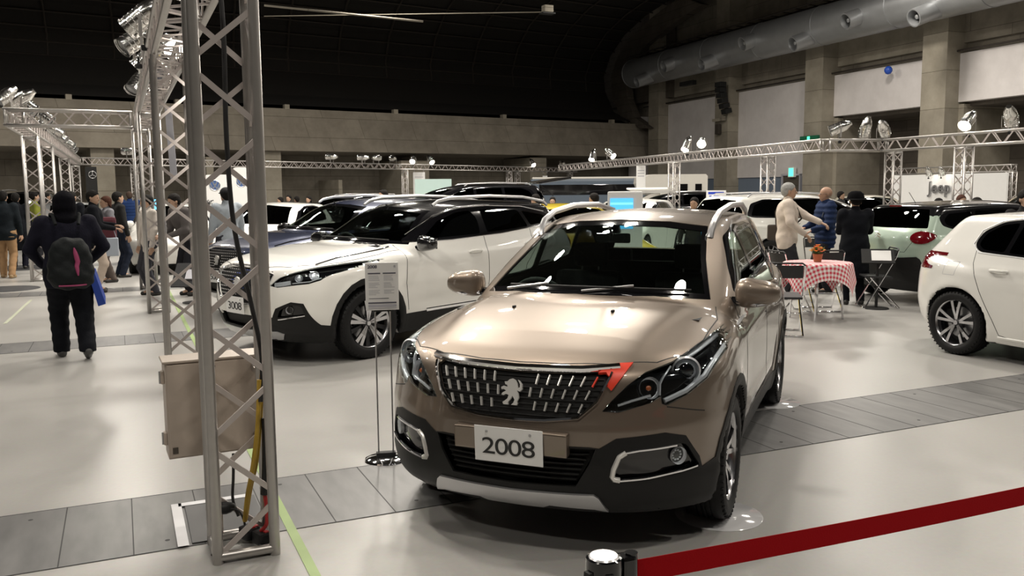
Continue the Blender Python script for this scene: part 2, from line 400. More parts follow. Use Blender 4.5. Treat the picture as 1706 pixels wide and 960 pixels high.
# duct with jet nozzles
du0 = RW.px(1056, 130, 2.4)[0]
mb = MB(); mb.tube([RW.P(du0, 2.4, 10.4), RW.P(du0+.05, 2.4, 10.4), RW.P(70, 2.4, 10.4)], 1.05, 'duct_metal', 32, rr=[.8, 1.05, 1.05])
for q in range(12): mb.tube([RW.P(du0+q*5.2, 2.4, 10.4), RW.P(du0+q*5.2+.06, 2.4, 10.4)], 1.075, 'duct_metal', 32)
duct = mb.build('air_duct'); tag(duct, 'fat round silver air duct along the upper right wall', 'air duct')
mb = MB()
for tt in (2.0, 2.8): mb.tube([RW.P(du0, tt, 11.65), RW.P(70, tt, 11.65)], .05, 'rib_dark')
for q in range(60): mb.tube([RW.P(du0+q*1.1, 2.0, 11.65), RW.P(du0+q*1.1, 2.8, 11.65)], .03, 'rib_dark')
mb.build('walkway_rails', None, duct)
for (px, py) in ((1060, 137), (1105, 111), (1168, 108), (1236, 74), (1320, 74), (1408, 36), (1522, 30)):
    a, z = RW.px(px, py, 4.05); p = RW.P(a, 4.05, z); q = RW.P(a+.12, 2.9, z+.42)
    d = (p-q).normalized(); mb = MB(); T = Matrix.Translation(p) @ d.to_track_quat('Z', 'Y').to_matrix().to_4x4()
    mb.lathe([(.42, -1.5), (.42, .0), (.36, .0), (.32, -.25), (.32, -.6)], 'duct_metal', 20, M4=T); mb.lathe([(0, -.45), (.31, -.45)], 'dark_plastic', 20, M4=T); mb.lathe([(0, -.1), (.1, -.16), (.15, -.4)], 'duct_metal', 12, M4=T)
    mb.build('nozzle', None, duct)
# vaulted roof over the back wall: profile measured in the plane of the right wall
prof = [RW.px(*p) for p in ((1078, 211), (1046, 196), (1031, 162), (1028, 130), (1040, 95), (1064, 60), (1100, 28), (1145, 0))]
prof += [(prof[-1][0]+4, prof[-1][1]+1.9), (prof[-1][0]+12, prof[-1][1]+4.6), (prof[-1][0]+28, prof[-1][1]+6.5), (prof[-1][0]+60, prof[-1][1]+7)]
mb = MB(); mb.box((0, 0, 0), (.001, .001, .001)) if False else None
vs = []; NL = 2
A_ = [RW.P(a, 1.3, z) for a, z in prof]; B_ = [p+BW.d*95 for p in A_]
n = len(A_); mb.add(A_+B_, [(i, i+1, n+i+1, n+i) for i in range(n-1)], 'vault_black')
mb.add([p+Vector((0, 0, .4)) for p in A_]+[p+Vector((0, 0, .4)) for p in B_], [(i, i+1, n+i+1, n+i) for i in range(n-1)], 'vault_black')
strc(mb.build('ceiling'))
mb = MB()
fine = []
for i in range(n-1):
    for q in range(4): fine.append(A_[i].lerp(A_[i+1], q/4))
for j in range(0, 24): mb.tube([p+BW.d*(2+j*3.6)+Vector((0, 0, -.12))+BW.n*.1 for p in fine[4:44]], .07, 'rib_dark', 4)
for p in fine[3:44:2]: mb.tube([p+BW.n*.12+Vector((0, 0, -.1)), p+BW.n*.12+Vector((0, 0, -.1))+BW.d*90], .055, 'rib_dark', 4)
strc(mb.build('trim_8'))
# concrete arch rim closing the vault against the right wall
inn = [RW.px(*p, .9) for p in ((1094, 214), (1068, 196), (1056, 165), (1053, 132), (1064, 104), (1090, 74), (1130, 42), (1182, 8))]
out_ = [RW.px(*p, .9) for p in ((1078, 214), (1046, 198), (1031, 162), (1028, 130), (1040, 95), (1064, 60), (1100, 28), (1145, -4))]
mb = MB(); N_ = len(inn)
for t in (.9,):
    V_ = [RW.P(a, .9, z) for a, z in out_]+[RW.P(a, .9, z) for a, z in inn]+[RW.P(a, 1.5, z) for a, z in out_]+[RW.P(a, 1.5, z) for a, z in inn]
    f = []
    for i in range(N_-1): f += [(i, i+1, N_+i+1, N_+i), (2*N_+i, 3*N_+i, 3*N_+i+1, 2*N_+i+1), (i, 2*N_+i, 2*N_+i+1, i+1), (N_+i, N_+i+1, 3*N_+i+1, 3*N_+i)]
    mb.add(V_, f, 'dark_concrete')
RW.box(mb, -9, du0+2, .0, .5, 8.5, 19, 'dark_concrete')
strc(mb.build('trim_9'))
# back wall: leaning fascia above, recessed wall below
mb = MB(); V_ = []
for a in (-3, 95):
    for t, z in ((-.2, 6.75), (.25, 6.75), (1.0, 4.15), (-3.2, 4.0), (-3.2, 6.75)): V_.append(BW.P(a, t, z))
mb.add(V_, [(0, 1, 6, 5), (1, 2, 7, 6), (2, 3, 8, 7), (3, 4, 9, 8)], 'fascia_concrete')
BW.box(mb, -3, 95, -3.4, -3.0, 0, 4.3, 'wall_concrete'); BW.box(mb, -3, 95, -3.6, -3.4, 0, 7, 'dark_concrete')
strc(mb.build('wall_back'))
mb = MB()
for a, b, ytop in ((148, 187, 240), (437, 464, 250), (664, 710, 268), (878, 905, 263), (340, 352, 262), (560, 566, 300)):
    s1, z1 = BW.px(a, ytop, .2); s0, z0 = BW.px(b, ytop, .2); BW.box(mb, s0, s1, -3, .6, 0, min(z1, 5.2), 'pillar_concrete')
for q in range(6):
    s0 = BW.px(120+q*180, 185)[0]; BW.box(mb, s0, s0+.3, -.1, .3, 6.7, 7.0, 'pillar_concrete')
strc(mb.build('trim_10'))
mb = MB(); mb.box((-34, 20, 6), (.5, 110, 16)); strc(mb.build('wall_left', 'dark_concrete'))
mb = MB(); mb.box((5, -27, 6), (90, .5, 16)); strc(mb.build('wall_front', 'wall_concrete'))
# tapes on the floor
mb = MB(); mb.box((.69, 9.5, .003), (.045, 16, .002)); o = mb.build('floor_tape', 'tape_green'); tag(o, 'long pale green tape line stuck on the floor beside the truss towers', 'tape')
mb = MB(); p = gnd(8, 540); q = gnd(52, 500); mb.strip((p.x, p.y, .003), (q.x, q.y, .003), .045, .001, mat('tape_faded', (.40, .42, .32), .6), side=(1, 0, 0)); tag(mb.build('floor_tape'), 'short faint green tape strip on the floor at the far left', 'tape')
# signs on the right wall
a, z = RW.px(1319, 287, .5); mb = MB(); RW.box(mb, a-.28, a+.28, .4, .55, z-.3, z+.3, 'white_print'); s = mb.build('exit_sign'); mb = MB(); RW.box(mb, a-.2, a+.2, .55, .57, z-.24, z+.24, 'exit_green'); mb.build('sign_panel', None, s); tag(s, 'small lit green exit sign above the dark doorway in the right wall', 'sign')
a, z = RW.px(1347, 231, 1.3); mb = MB(); RW.box(mb, a-.75, a+.75, 1.15, 1.3, z-.16, z+.16, 'sign_green'); s = mb.build('direction_sign'); mb = MB(); RW.box(mb, a-.1, a+.1, 1.3, 1.32, z-.12, z+.12, 'exit_green'); mb.build('sign_panel', None, s); tag(s, 'long dark green direction sign on the pillar above the truss', 'sign')
a, z = RW.px(1480, 117, .8); mb = MB(); mb.lathe([(.001, -.22), (.12, -.18), (.2, -.06), (.2, .06), (.12, .18), (.001, .22)], mat('balloon_blue', (.02, .08, .45), .4), 16, M4=Matrix.Translation(RW.P(a, .8, z))); tag(mb.build('blue_ball'), 'small blue ball against the upper white wall panel', 'ball')
mb = MB(); c = at(1200, 163, 58); a, z = RW.px(1200, 163, 1.8)
for q in range(6):
    p = RW.P(a, 1.8-.05*q*q*.4, z+.85-.34*q); mb.box(p, (.5, .62-.02*q, .32), 'dark_plastic', bev=.03, M4=Matrix.Rotation(R_(-q*3), 4, 'Y'))
o = mb.build('line_array_speaker'); tag(o, 'tall black hanging speaker stack in front of the wall pillar', 'speaker')
mb = MB(); a, z = RW.px(1200, 200, 1.2); mb.box(RW.P(a, 1.3, z), (.3, 1.1, .18), 'pillar_concrete'); mb.box(RW.P(a-.1, 1.3, z-.6), (.25, .4, .7), 'rib_dark', bev=.05); mb.box(RW.P(a+.5, 1.35, z+.05), (.3, .3, .3), 'wall_concrete', bev=.05); o = mb.build('wall_lamp_bracket'); tag(o, 'small grey lamp bracket on the pillar under the hanging speaker', 'bracket')
a = RW.px(1140, 136, 1.9)[0]; mb = MB(); mb.box(RW.P(a, 1.6, 9.0), (.4, 1.5, .3), 'dark_plastic', bev=.04); tag(mb.build('vent_grille'), 'small dark slotted box on the wall under the air duct', 'vent')
mb = MB(); mb.tube([at(440, 9, 40), at(705, 36, 42)], .05, 'wall_concrete', 6); o = mb.build('ceiling_pipe'); tag(o, 'thin pale pipe hanging under the dark roof, upper left', 'pipe')
mb = MB(); mb.tube([at(440, 27, 44), at(912, 20, 44)], .025, 'pillar_concrete', 6); c = at(912, 15, 44); mb.box(c, (.5, .4, .35), 'pillar_concrete', bev=.04); mb.box(c-Vector((0, 0, .22)), (.7, .45, .06), 'dark_plastic'); o = mb.build('roof_projector'); tag(o, 'small pale box with a cable hanging under the dark roof, upper middle', 'lamp')

# ------------------------------------------------------------------ trusses
def truss(name, p0, p1, label, cat, group=None, s=.25, r=.0245, step=.27, fine=False, side=None, foot=False, ends=True, near=False):
    p0 = Vector(p0); p1 = Vector(p1); d = (p1-p0); L = d.length; d.normalize()
    a = Vector(side) if side else (Vector((1, 0, 0)) if abs(d.z) > .9 else Vector((0, 0, 1)).cross(d)); a = (a-d*a.dot(d)).normalized(); b = d.cross(a)
    org = p0 if d.z > .9 or True else p0
    root = empty(name, p0, 0, label, cat, group)
    C4 = [(-1, -1), (1, -1), (1, 1), (-1, 1)]; cor = [a*(i*s/2)+b*(j*s/2) for i, j in C4]; nseg = 16 if near else 8
    for c in cor:
        mb = MB(); mb.tube([c, c+d*L], r, 'aluminium', nseg); mb.build('chord', None, root)
    nb = max(2, int(round(L/step))); st = L/nb; br = .011 if not near else .0115
    for f in range(4):
        c0, c1 = cor[f], cor[(f+1) % 4]; fn = (c0+c1).normalized(); acc = MB()
        for i in range(nb):
            u, v = (c0, c1) if i % 2 == 0 else (c1, c0)
            A = u+d*(i*st+.03); B = v+d*((i+1)*st-.03)
            if near:
                mb = MB(); mb.strip(A, B, .024, .012, 'brace_aluminium', side=fn.cross(B-A)); mb.build('brace', None, root)
            else: acc.strip(A, B, .022 if not fine else .02, .012, 'brace_aluminium', side=fn.cross(B-A))
        if not near: acc.build('lacing', None, root)
    if ends:
        for e in ((.03,) if near else (.03, L-.03)):
            mb = MB()
            for f in range(4): mb.tube([cor[f]+d*e, cor[(f+1) % 4]+d*e], r*.9, 'aluminium', nseg)
            mb.build('end_frame', None, root)
    return root
ZT = 2.75
truss('truss_tower', (.445, 4.09, 0), (.445, 4.09, ZT), 'aluminium truss tower nearest the camera, grey box and cables fixed to it', 'truss', near=True, side=(1, 0, 0), step=.285)
truss('truss_tower', (.43, 7.70, 0), (.43, 7.70, ZT), 'second truss tower of the left row, standing behind the nearest one', 'truss', near=True, side=(1, 0, 0), step=.285)
truss('truss_tower', (.43, 13.08, 0), (.43, 13.08, ZT), 'third truss tower of the left row, far behind the grey box', 'truss', side=(1, 0, 0))
truss('truss_tower', (.40, 16.4, 0), (.40, 16.4, ZT), 'fourth truss tower of the left row, where the cross beam ends', 'truss', side=(1, 0, 0))
truss('truss_beam', (.445, 3.93, ZT+.15), (.445, 16.55, ZT+.15), 'long truss beam running away above the left row of towers', 'truss', side=(1, 0, 0))
truss('truss_beam', (-1.63, 16.4, ZT+.15), (.28, 16.4, ZT+.15), 'short truss cross beam at the upper left joining the two rows', 'truss')
truss('truss_beam', (-1.49, 16.55, ZT+.15), (-1.40, 37.3, ZT+.15), 'truss beam crowded with spotlights receding at the far left', 'truss', side=(1, 0, 0))
for (px, D, lab) in ((53, 16.6, 'first'), (81, 20.3, 'second'), (107, 27, 'third'), (122, 34, 'fourth')):
    c = at(px, 400, D); truss('truss_tower', (-1.49+.02, c.y, 0), (-1.47, c.y, ZT), lab+' tower under the far left truss beam, counted from the camera', 'truss', side=(1, 0, 0))
FP = [Vector((-1.25, 37.4, ZT+.15)), Vector((13.1, 43.3, ZT+.15)), Vector((26.9, 49.8, ZT+.15))]
truss('truss_beam', FP[0], FP[1], 'far truss beam crossing behind the white sport utility car, left half', 'truss')
truss('truss_beam', FP[1], FP[2], 'far truss beam crossing behind the white sport utility car, right half', 'truss')
def on_far(px):
    best = None
    for A, B in ((FP[0], FP[1]), (FP[1], FP[2])):
        for k in range(101):
            p = A.lerp(B, k/100); r = p-Vector((0, 0, CAM_H)); x = 853+CAM_F*r.dot(_r)/r.dot(_f)
            if best is None or abs(x-px) < best[0]: best = (abs(x-px), p)
    return best[1]
for px, lab in ((221, 'far tower left of the second truss tower'), (674, 'far tower beside the hanging white board'), (847, 'far tower right of the raised black car'), (874, 'far tower close behind the one right of the raised black car'), (950, 'far tower behind the open white tailgate')):
    p = on_far(px); off = Vector((.3, 1.6, 0)) if px == 874 else Vector((0, 0, 0)); truss('truss_tower', (p.x+off.x, p.y+off.y, 0), (p.x+off.x, p.y+off.y, ZT), lab, 'truss')
ZR = 2.5
def lvl(px, py, D, z): p = at(px, py, D); p.z = z; return p
RA = lvl(935, 275, 40, ZR+.15); RB = lvl(1376, 231, 20.4, ZR+.15); RC = lvl(1471, 233, 20.9, ZR+.15); RD = lvl(1706, 213, 17.2, ZR+.15); RE = RD+(RD-RC)*.4
truss('truss_beam', RA, RB, 'truss beam crossing above the white people carrier', 'truss')
truss('truss_beam', RB, RC, 'short truss beam carrying three spotlights on the right', 'truss')
truss('truss_beam', RC, RE, 'truss beam at the upper right edge above the green car', 'truss')
for px, D, lab in ((1279, 23.2, 'tower behind the white people carrier'), (1487, 20.9, 'tower at the corner of the two right beams'), (1604, 18.7, 'tower in front of the panel lettered Jeep'), (1123, 27.5, 'tower in front of the white motorhome')):
    p = at(px, 300, D); truss('truss_tower', (p.x, p.y, 0), (p.x, p.y, ZR), 'right-hand truss '+lab, 'truss')
JA = lvl(1496, 285, 39.5, 2.35); JB = lvl(1690, 280, 33.5, 2.35)
truss('truss_beam', JA, JB, 'low truss beam above the white panel lettered Jeep', 'truss')
for q, lab in ((JA, 'left'), (JB, 'right')): truss('truss_tower', (q.x, q.y+.1, 0), (q.x, q.y+.1, 2.2), lab+' end tower of the low truss above the panel lettered Jeep', 'truss')

# ------------------------------------------------------------------ spotlights on the trusses
def par_can():
    root = empty('spotlight'); mb = MB()
    mb.lathe([(.108, .20), (.112, .205), (.112, .19), (.105, .185), (.105, -.04), (.098, -.09), (.075, -.15), (.05, -.19), (.045, -.22), (0, -.225)], 'polished_can', 24)
    for q in range(4): mb.lathe([(.105, -.02+.05*q), (.109, -.015+.05*q), (.105, -.01+.05*q)], 'polished_can', 24)
    can = mb.build('can', None, root); m2 = MB(); m2.lathe([(0, .155), (.05, .165), (.1, .17)], 'lens_glow', 20); m2.build('lamp_lens', None, can)
    mb = MB(); mb.box((0, 0, .21), (.235, .235, .004), 'polished_can'); mb.lathe([(.10, .212), (.10, .214)], 'polished_can', 8)
    return root, can
def yoke_mesh():
    mb = MB(); mb.strip((-.125, 0, 0), (-.125, 0, -.20), .03, .005, 'aluminium', side=(0, 1, 0)); mb.strip((.125, 0, 0), (.125, 0, -.20), .03, .005, 'aluminium', side=(0, 1, 0)); mb.strip((-.125, 0, -.20), (.125, 0, -.20), .03, .005, 'aluminium', side=(0, 1, 0))
    mb.tube([(0, 0, -.20), (0, 0, -.27)], .012, 'dark_plastic'); mb.box((0, 0, -.29), (.05, .06, .05), 'dark_plastic', bev=.008)
    return mb.mesh('yoke')
SPOT0, CAN0 = par_can(); YOKE = yoke_mesh(); first = [True]
def put_spot(p, tgt, label, group='spotlights clamped on the trusses', s=1., lit=None):
    p = Vector(p); t = Vector(tgt)-p; az = math.atan2(t.y, t.x)-PI/2
    r = SPOT0 if first[0] else SPOT0.copy()
    if first[0]: can = CAN0
    else:
        COL.objects.link(r); can = CAN0.copy(); COL.objects.link(can); can.parent = r
        l = CAN0.children[0].copy(); COL.objects.link(l); l.parent = can
    first[0] = False
    r.location = p; r.rotation_euler = (0, 0, az); r.scale = (s, s, s); tag(r, label, 'spotlight', group)
    el = math.atan2(t.z, math.hypot(t.x, t.y)); can.rotation_euler = (-(PI/2-el), 0, 0)
    link('yoke', YOKE, r)
    if lit is None: lit = ' lit ' in ' '+label or 'brightest' in label or 'shining' in label
    q = can.children[0].material_slots[0]; q.link = 'OBJECT'; q.material = M('lens_glow' if lit else 'lens_off')
    return r
near_row = [((.30, 9.0), (-3, 10, .5), 'large silver spotlight hanging left of the beam beside the second tower, aimed left'), ((.27, 10.3), (-4, 9, 0), 'silver spotlight aimed left, second along the left beam'), ((.6, 10.6), (1.9, 5, .6), 'lit spotlight right of the left beam, glaring between the towers'),
    ((.42, 11.6), (-3, 12, 0), 'spotlight on the left beam behind the glaring one'), ((.55, 12.4), (2, 9, 0), 'spotlight on the left beam near the third tower'), ((.35, 14.2), (-2, 12, 0), 'spotlight on the left beam beyond the third tower'), ((.5, 15.4), (2, 12, 0), 'last spotlight on the left beam before the cross beam')]
for (x, y), t, lab in near_row: put_spot((x, y, ZT+.55), t, lab)
lr = [((-1.62, 16.9), (-4, 15, 1)), ((-1.40, 17.2), (-5, 18, 1)), ((-1.45, 18.2), (2, 17, 0)), ((-1.55, 19.5), (3, 17, 0)), ((-1.35, 21), (3, 19, 0)), ((-1.5, 23), (-5, 22, 0)), ((-1.4, 25.5), (4, 25, 0)), ((-1.45, 28.5), (4, 26, 0)), ((-1.4, 32), (4, 30, 0)), ((-1.45, 35), (4, 33, 0))]
on = ['first', 'second', 'third', 'fourth', 'fifth', 'sixth', 'seventh', 'eighth', 'ninth', 'tenth']
for i, ((x, y), t) in enumerate(lr): put_spot((x, y, ZT+.55), t, on[i]+' silver spotlight from the camera on the far left truss beam')
for i, (px, dx, lit) in enumerate(((214, -1, 0), (553, -1, 0), (604, -1, 0), (628, 1, 0), (655, 0, 0), (690, -.6, 1), (716, .2, 1), (886, .1, 1), (938, .2, 0))):
    p = on_far(px); put_spot((p.x, p.y, p.z+.42), (p.x+dx*4, p.y-(4 if lit else -3), p.z-(3 if lit else -.6)), on[i]+' spotlight from the left on the far truss beam', s=1.35, lit=bool(lit))
def on_seg(A, B, px):
    best = None
    for k in range(201):
        p = A.lerp(B, k/200); r = p-Vector((0, 0, CAM_H)); x = 853+CAM_F*r.dot(_r)/r.dot(_f)
        if best is None or abs(x-px) < best[0]: best = (abs(x-px), p)
    return best[1]
for (A, B, px, t, lab) in ((RA, RB, 988, (-.6, -.45, -1.), 'lit spotlight, leftmost on the beam above the bronze car'), (RA, RB, 1016, (.3, -1, -.6), 'spotlight just right of the leftmost lit one above the bronze car'), (RA, RB, 1144, (-.6, -.25, -.9), 'tilted spotlight left of the brightest one in front of the white wall'),
    (RA, RB, 1169, (-.66, -.75, -.28), 'brightest spotlight, shining at the camera in front of the white wall'), (RB, RC, 1399, (-.8, .6, -.3), 'left of the three spotlights on the short right beam'), (RB, RC, 1441, (0, .4, -1), 'middle of the three spotlights on the short right beam'), (RB, RC, 1490, (.9, .5, -.5), 'right of the three spotlights on the short right beam'),
    (RC, RD, 1613, (-.9, -.22, -.6), 'lit spotlight on the upper right beam pointing down left'), (RC, RD, 1681, (.8, .4, -.6), 'spotlight nearest the right edge of the frame')):
    p = on_seg(A, B, px); put_spot((p.x, p.y, p.z+.42), tuple(p+Vector(t)*4), lab, s=1.2)
# ------------------------------------------------------------------ car bodies
def make_F(P):
    wb = P['wb']; Ra = P['Ra']; R = P['R']; b2, b4 = P['bow']; r2, r4 = P['rbow']
    def F(x, y, z):
        ay = np.abs(y)
        side = ay-sp(x, P['wp'])*sp(z, P['ws'])
        rr0 = np.sqrt(x**2+(z-R)**2); rr1 = np.sqrt((x+wb)**2+(z-R)**2)
        side = side-P.get('flare', .012)*(np.exp(-((rr0-Ra-.03)/.06)**2)+np.exp(-((rr1-Ra-.03)/.06)**2))
        for (x0, z0, x1, z1, dep, wd) in P.get('crease', []):
            t = np.clip((x-x0)/(x1-x0), 0, 1); zz = z0+(z1-z0)*t
            fade = np.clip((x-min(x0, x1))/.25, 0, 1)*np.clip((max(x0, x1)-x)/.25, 0, 1)
            side = side-dep*fade*np.exp(-((z-zz)/wd)**2)
        zt = sp(x, P['zt']); e = .01; dz = (sp(x+e, P['zt'])-sp(x-e, P['zt']))/(2*e)
        top = (z-(zt-P['tc'][0]*ay**2-P['tc'][1]*ay**6))/np.sqrt(1+dz**2)
        for (ya, yb, xa, xb, dep, wd) in P.get('hoodline', []):
            t = np.clip((x-xa)/(xb-xa), 0, 1); yy = ya+(yb-ya)*t
            fade = np.clip((x-min(xa, xb))/.2, 0, 1)*np.clip((max(xa, xb)-x)/.2, 0, 1)
            top = top-dep*fade/(1+np.exp(-(yy-ay)/wd))
        fx = sp(z, P['xf']); dx = (sp(z+e, P['xf'])-sp(z-e, P['xf']))/(2*e)
        fr = (x-(fx-b2*ay**2-b4*ay**4))/np.sqrt(1+dx**2+(2*b2*ay+4*b4*ay**3)**2)
        rx = sp(z, P['xr']); dx = (sp(z+e, P['xr'])-sp(z-e, P['xr']))/(2*e)
        re = (-x+(rx+r2*ay**2+r4*ay**4))/np.sqrt(1+dx**2+(2*r2*ay+4*r4*ay**3)**2)
        low = smax(smax(side, top, P.get('ks', .05)), fr, P.get('kf', .05))
        xs = x+P['wbow']*y**2
        zg = sp(xs, P['zg']); dg = (sp(xs+e, P['zg'])-sp(xs-e, P['zg']))/(2*e)
        gt = (z-(zg-P['rc']*y**2))/np.sqrt(1+dg**2*(1+(2*P['wbow']*y)**2))
        gs = (ay-sp(z, P['wg'])*sp(x, P['wgx']))/1.05
        gr = smax(smax(smax(gt, gs, P.get('kg', .05)), fr, .02), side+.004, .02)
        b = smin(low, gr, .02)
        b = smax(b, re, P.get('kr', .06))
        b = smax(b, P['zb']-z+.02*0, .03)
        for xa, rr in ((0, rr0), (-wb, rr1)):
            cut = smax(rr-Ra, P['well']-ay, .01)
            b = smax(b, -cut, .012)
        return b
    return F
VIEW = {'F': (1, 2), 'R': (1, 2), 'S': (0, 2), 'T': (0, 1)}
class CarBody:
    def __init__(s, P, h=.025, F=None, lo=None, hi=None):
        s.P = P; s.F = F or make_F(P)
        if lo is None:
            x0 = max(p[1] for p in P['xf'])+.06; x1 = min(p[1] for p in P['xr'])-.06
            wm = max(p[1] for p in P['wp'])+.07; zm = max(p[1] for p in P['zg'])+.06
            lo = (x1, -wm-.001, P['zb']-.06); hi = (x0, wm, zm)
        V, Q = isosurf(s.F, lo, hi, h)
        s.V = [tuple(v) for v in V.tolist()]; s.f = Q.tolist(); s.es = {}
        s.bvh = BVHTree.FromPolygons(s.V, s.f)
        C = V[Q].mean(1); N = np.cross(V[Q[:, 2]]-V[Q[:, 0]], V[Q[:, 3]]-V[Q[:, 1]]); N /= np.maximum(np.linalg.norm(N, axis=1), 1e-12)[:, None]
        s.C = [tuple(c) for c in C.tolist()]; s.N = [tuple(n) for n in N.tolist()]
        s.regs = {0: dict(name='body', mat=P['paint'], off=0, t=.014), 1: dict(name='wheel_well', mat='dark_plastic', off=0, t=.004)}
        reg = np.zeros(len(Q), int)
        if 'wb' in P:
            for xa in (0, -P['wb']):
                k = ((C[:, 0]-xa)**2+(C[:, 2]-P['R'])**2 < (P['Ra']+.006)**2) & (abs(C[:, 1]) > P['well']-.05) & ((abs(N[:, 1]) < .6) | (abs(C[:, 1]) < P['well']+.08))
                reg[k] = 1
            reg[(N[:, 2] < -.7) & (C[:, 2] < P['zb']+.05)] = 1
        s.r = reg.tolist()
    def cut(s, name, view, poly, m, off=0., t=.012, side=None, over=None, parent=None, label=None, lim=None):
        """mark the part of the surface that lies under a 2D outline"""
        sides = [1]
        if view == 'S': sides = [1, -1] if side is None else [side]
        elif side == 'both': sides = [1, -1]
        out = []
        for sg in sides:
            rid = max(s.regs)+1; s.regs[rid] = dict(name=name, mat=m, off=off, t=t, parent=parent, label=label); out.append(rid)
            pl = [(a*sg, b) for a, b in poly] if (view in 'FR' and sg == -1) else ([(a, b*sg) for a, b in poly] if view == 'T' and sg == -1 else list(poly))
            s._cut(rid, view, pl, sg, over, lim)
        return out
    def expand(s, f):
        out = []; n = len(f); es = s.es
        for i in range(n):
            p, q = f[i], f[(i+1) % n]; out.append(p); st = [(p, q)]
            while st:
                u, v = st.pop(); m = es.get((u, v) if u < v else (v, u))
                if m is not None: st.append((m, v)); st.append((u, m))
                elif v != q: out.append(v)
        return out
    def split(s, fi, co, nn, a, b):
        """split face fi by a line; returns (inside index, outside index)"""
        f = s.expand(s.f[fi]); V = s.V; d = [(V[i][a]-co[0])*nn[0]+(V[i][b]-co[1])*nn[1] for i in f]; n = len(f); I = []; O = []
        for i in range(n):
            p, q = f[i], f[(i+1) % n]; dp, dq = d[i], d[(i+1) % n]
            if dp > -1e-6: I.append(p)
            if dp < 1e-6: O.append(p)
            if (dp > 1e-6 and dq < -1e-6) or (dp < -1e-6 and dq > 1e-6):
                t = dp/(dp-dq); A, B = V[p], V[q]; m = len(V); V.append(tuple(A[k]+(B[k]-A[k])*t for k in range(3)))
                s.es[(p, q) if p < q else (q, p)] = m; I.append(m); O.append(m)
        if len(I) < 3: s.f[fi] = f; return None, fi
        if len(O) < 3: s.f[fi] = f; return fi, None
        s.f[fi] = I; s.f.append(O); s.r.append(s.r[fi]); s.N.append(s.N[fi]); k = len(s.f)-1
        for j, g in ((fi, I), ): s.C[j] = tuple(sum(V[i][c] for i in g)/len(g) for c in range(3))
        s.C.append(tuple(sum(V[i][c] for i in O)/len(O) for c in range(3)))
        return fi, k
    def _cut(s, rid, view, poly, sg, over, lim):
        a, b = VIEW[view]
        if view == 'F': ok = lambda n, c: n[0] > .08
        elif view == 'R': ok = lambda n, c: n[0] < -.08
        elif view == 'T': ok = lambda n, c: n[2] > .15
        else: ok = lambda n, c: n[1]*sg > .12 and c[1]*sg > .3
        A0 = min(p[0] for p in poly)-.04; A1 = max(p[0] for p in poly)+.04; B0 = min(p[1] for p in poly)-.04; B1 = max(p[1] for p in poly)+.04
        cand = set()
        for i, c in enumerate(s.C):
            if A0 < c[a] < A1 and B0 < c[b] < B1 and s.r[i] != 1 and ok(s.N[i], c) and (over is None or s.r[i] in over) and (lim is None or lim(Vector(c))): cand.add(i)
        for tri in tessellate_polygon([[Vector((p[0], p[1], 0)) for p in poly]]):
            T = [Vector(poly[i][:2]) for i in tri]
            ar = (T[1]-T[0]).cross(T[2]-T[0])
            if abs(ar) < 1e-7: continue
            if ar < 0: T.reverse()
            a0 = min(p.x for p in T); a1 = max(p.x for p in T); b0 = min(p.y for p in T); b1 = max(p.y for p in T)
            ins = set()
            for fi in cand:
                f = s.f[fi]; ca = [s.V[i][a] for i in f]; cb = [s.V[i][b] for i in f]
                if max(ca) > a0 and min(ca) < a1 and max(cb) > b0 and min(cb) < b1: ins.add(fi)
            cand -= ins
            for k in range(3):
                p, q = T[k], T[(k+1) % 3]; d = q-p; nn = (-d.y/d.length, d.x/d.length); co = (p.x, p.y); keep = set()
                for fi in ins:
                    x, y = s.split(fi, co, nn, a, b)
                    if x is not None: keep.add(x)
                    if y is not None: cand.add(y)
                ins = keep
            for fi in ins: s.r[fi] = rid
    def hit(s, view, a, b, side=1, raw=False):
        if view == 'F': o, d = Vector((3, a, b)), Vector((-1, 0, 0))
        elif view == 'R': o, d = Vector((-7, a, b)), Vector((1, 0, 0))
        elif view == 'T': o, d = Vector((a, b*side, 4)), Vector((0, 0, -1))
        else: o, d = Vector((a, 4*side, b)), Vector((0, -side, 0))
        h = s.bvh.ray_cast(o, d)
        if h[0] is None: return None, None
        if raw: return h[0], None
        n = normals(s.F, np.array([h[0]]))[0]; return h[0], Vector(n)
    def ribbon(s, name, view, path, w, h, m, parent, side=1, closed=False, mb=None, off=0., label=None):
        pts = list(path)+([path[0]] if closed else []); D = []
        for (p, q) in zip(pts[:-1], pts[1:]):
            L = math.hypot(q[0]-p[0], q[1]-p[1]); n = max(1, int(L/.02))
            D += [(p[0]+(q[0]-p[0])*i/n, p[1]+(q[1]-p[1])*i/n) for i in range(n)]
        D.append(pts[-1]); H = [s.hit(view, a, b, side, True)[0] for a, b in D]; H = [q for q in H if q is not None]
        if len(H) < 2: return None
        H = list(zip(H, [Vector(q) for q in normals(s.F, np.array([tuple(q) for q in H]))]))
        own = mb is None
        if own: mb = MB()
        vs = []; fs = []; N = len(H)
        for i, (p, n) in enumerate(H):
            a = H[max(i-1, 0)][0]; b = H[min(i+1, N-1)][0]
            if closed and i in (0, N-1): a = H[N-2][0]; b = H[1][0]
            t = (b-a).normalized(); sd = n.cross(t).normalized(); p = p+n*off
            for u, v in ((-.5, -.003), (-.5, h*.35), (-.28, h), (.28, h), (.5, h*.35), (.5, -.003)): vs.append(p+sd*(u*w)+n*v)
        for i in range(N-1):
            for k in range(6): fs.append((i*6+k, (i+1)*6+k, (i+1)*6+(k+1) % 6, i*6+(k+1) % 6))
        if N > 1:
            fs += [tuple(range(6)), tuple((N-1)*6+k for k in range(6))[::-1]]
            mb.add(vs, fs, m, True)
        if own and N > 1:
            o = mb.build(name, m, parent)
            if label: o['label'] = label
            return o
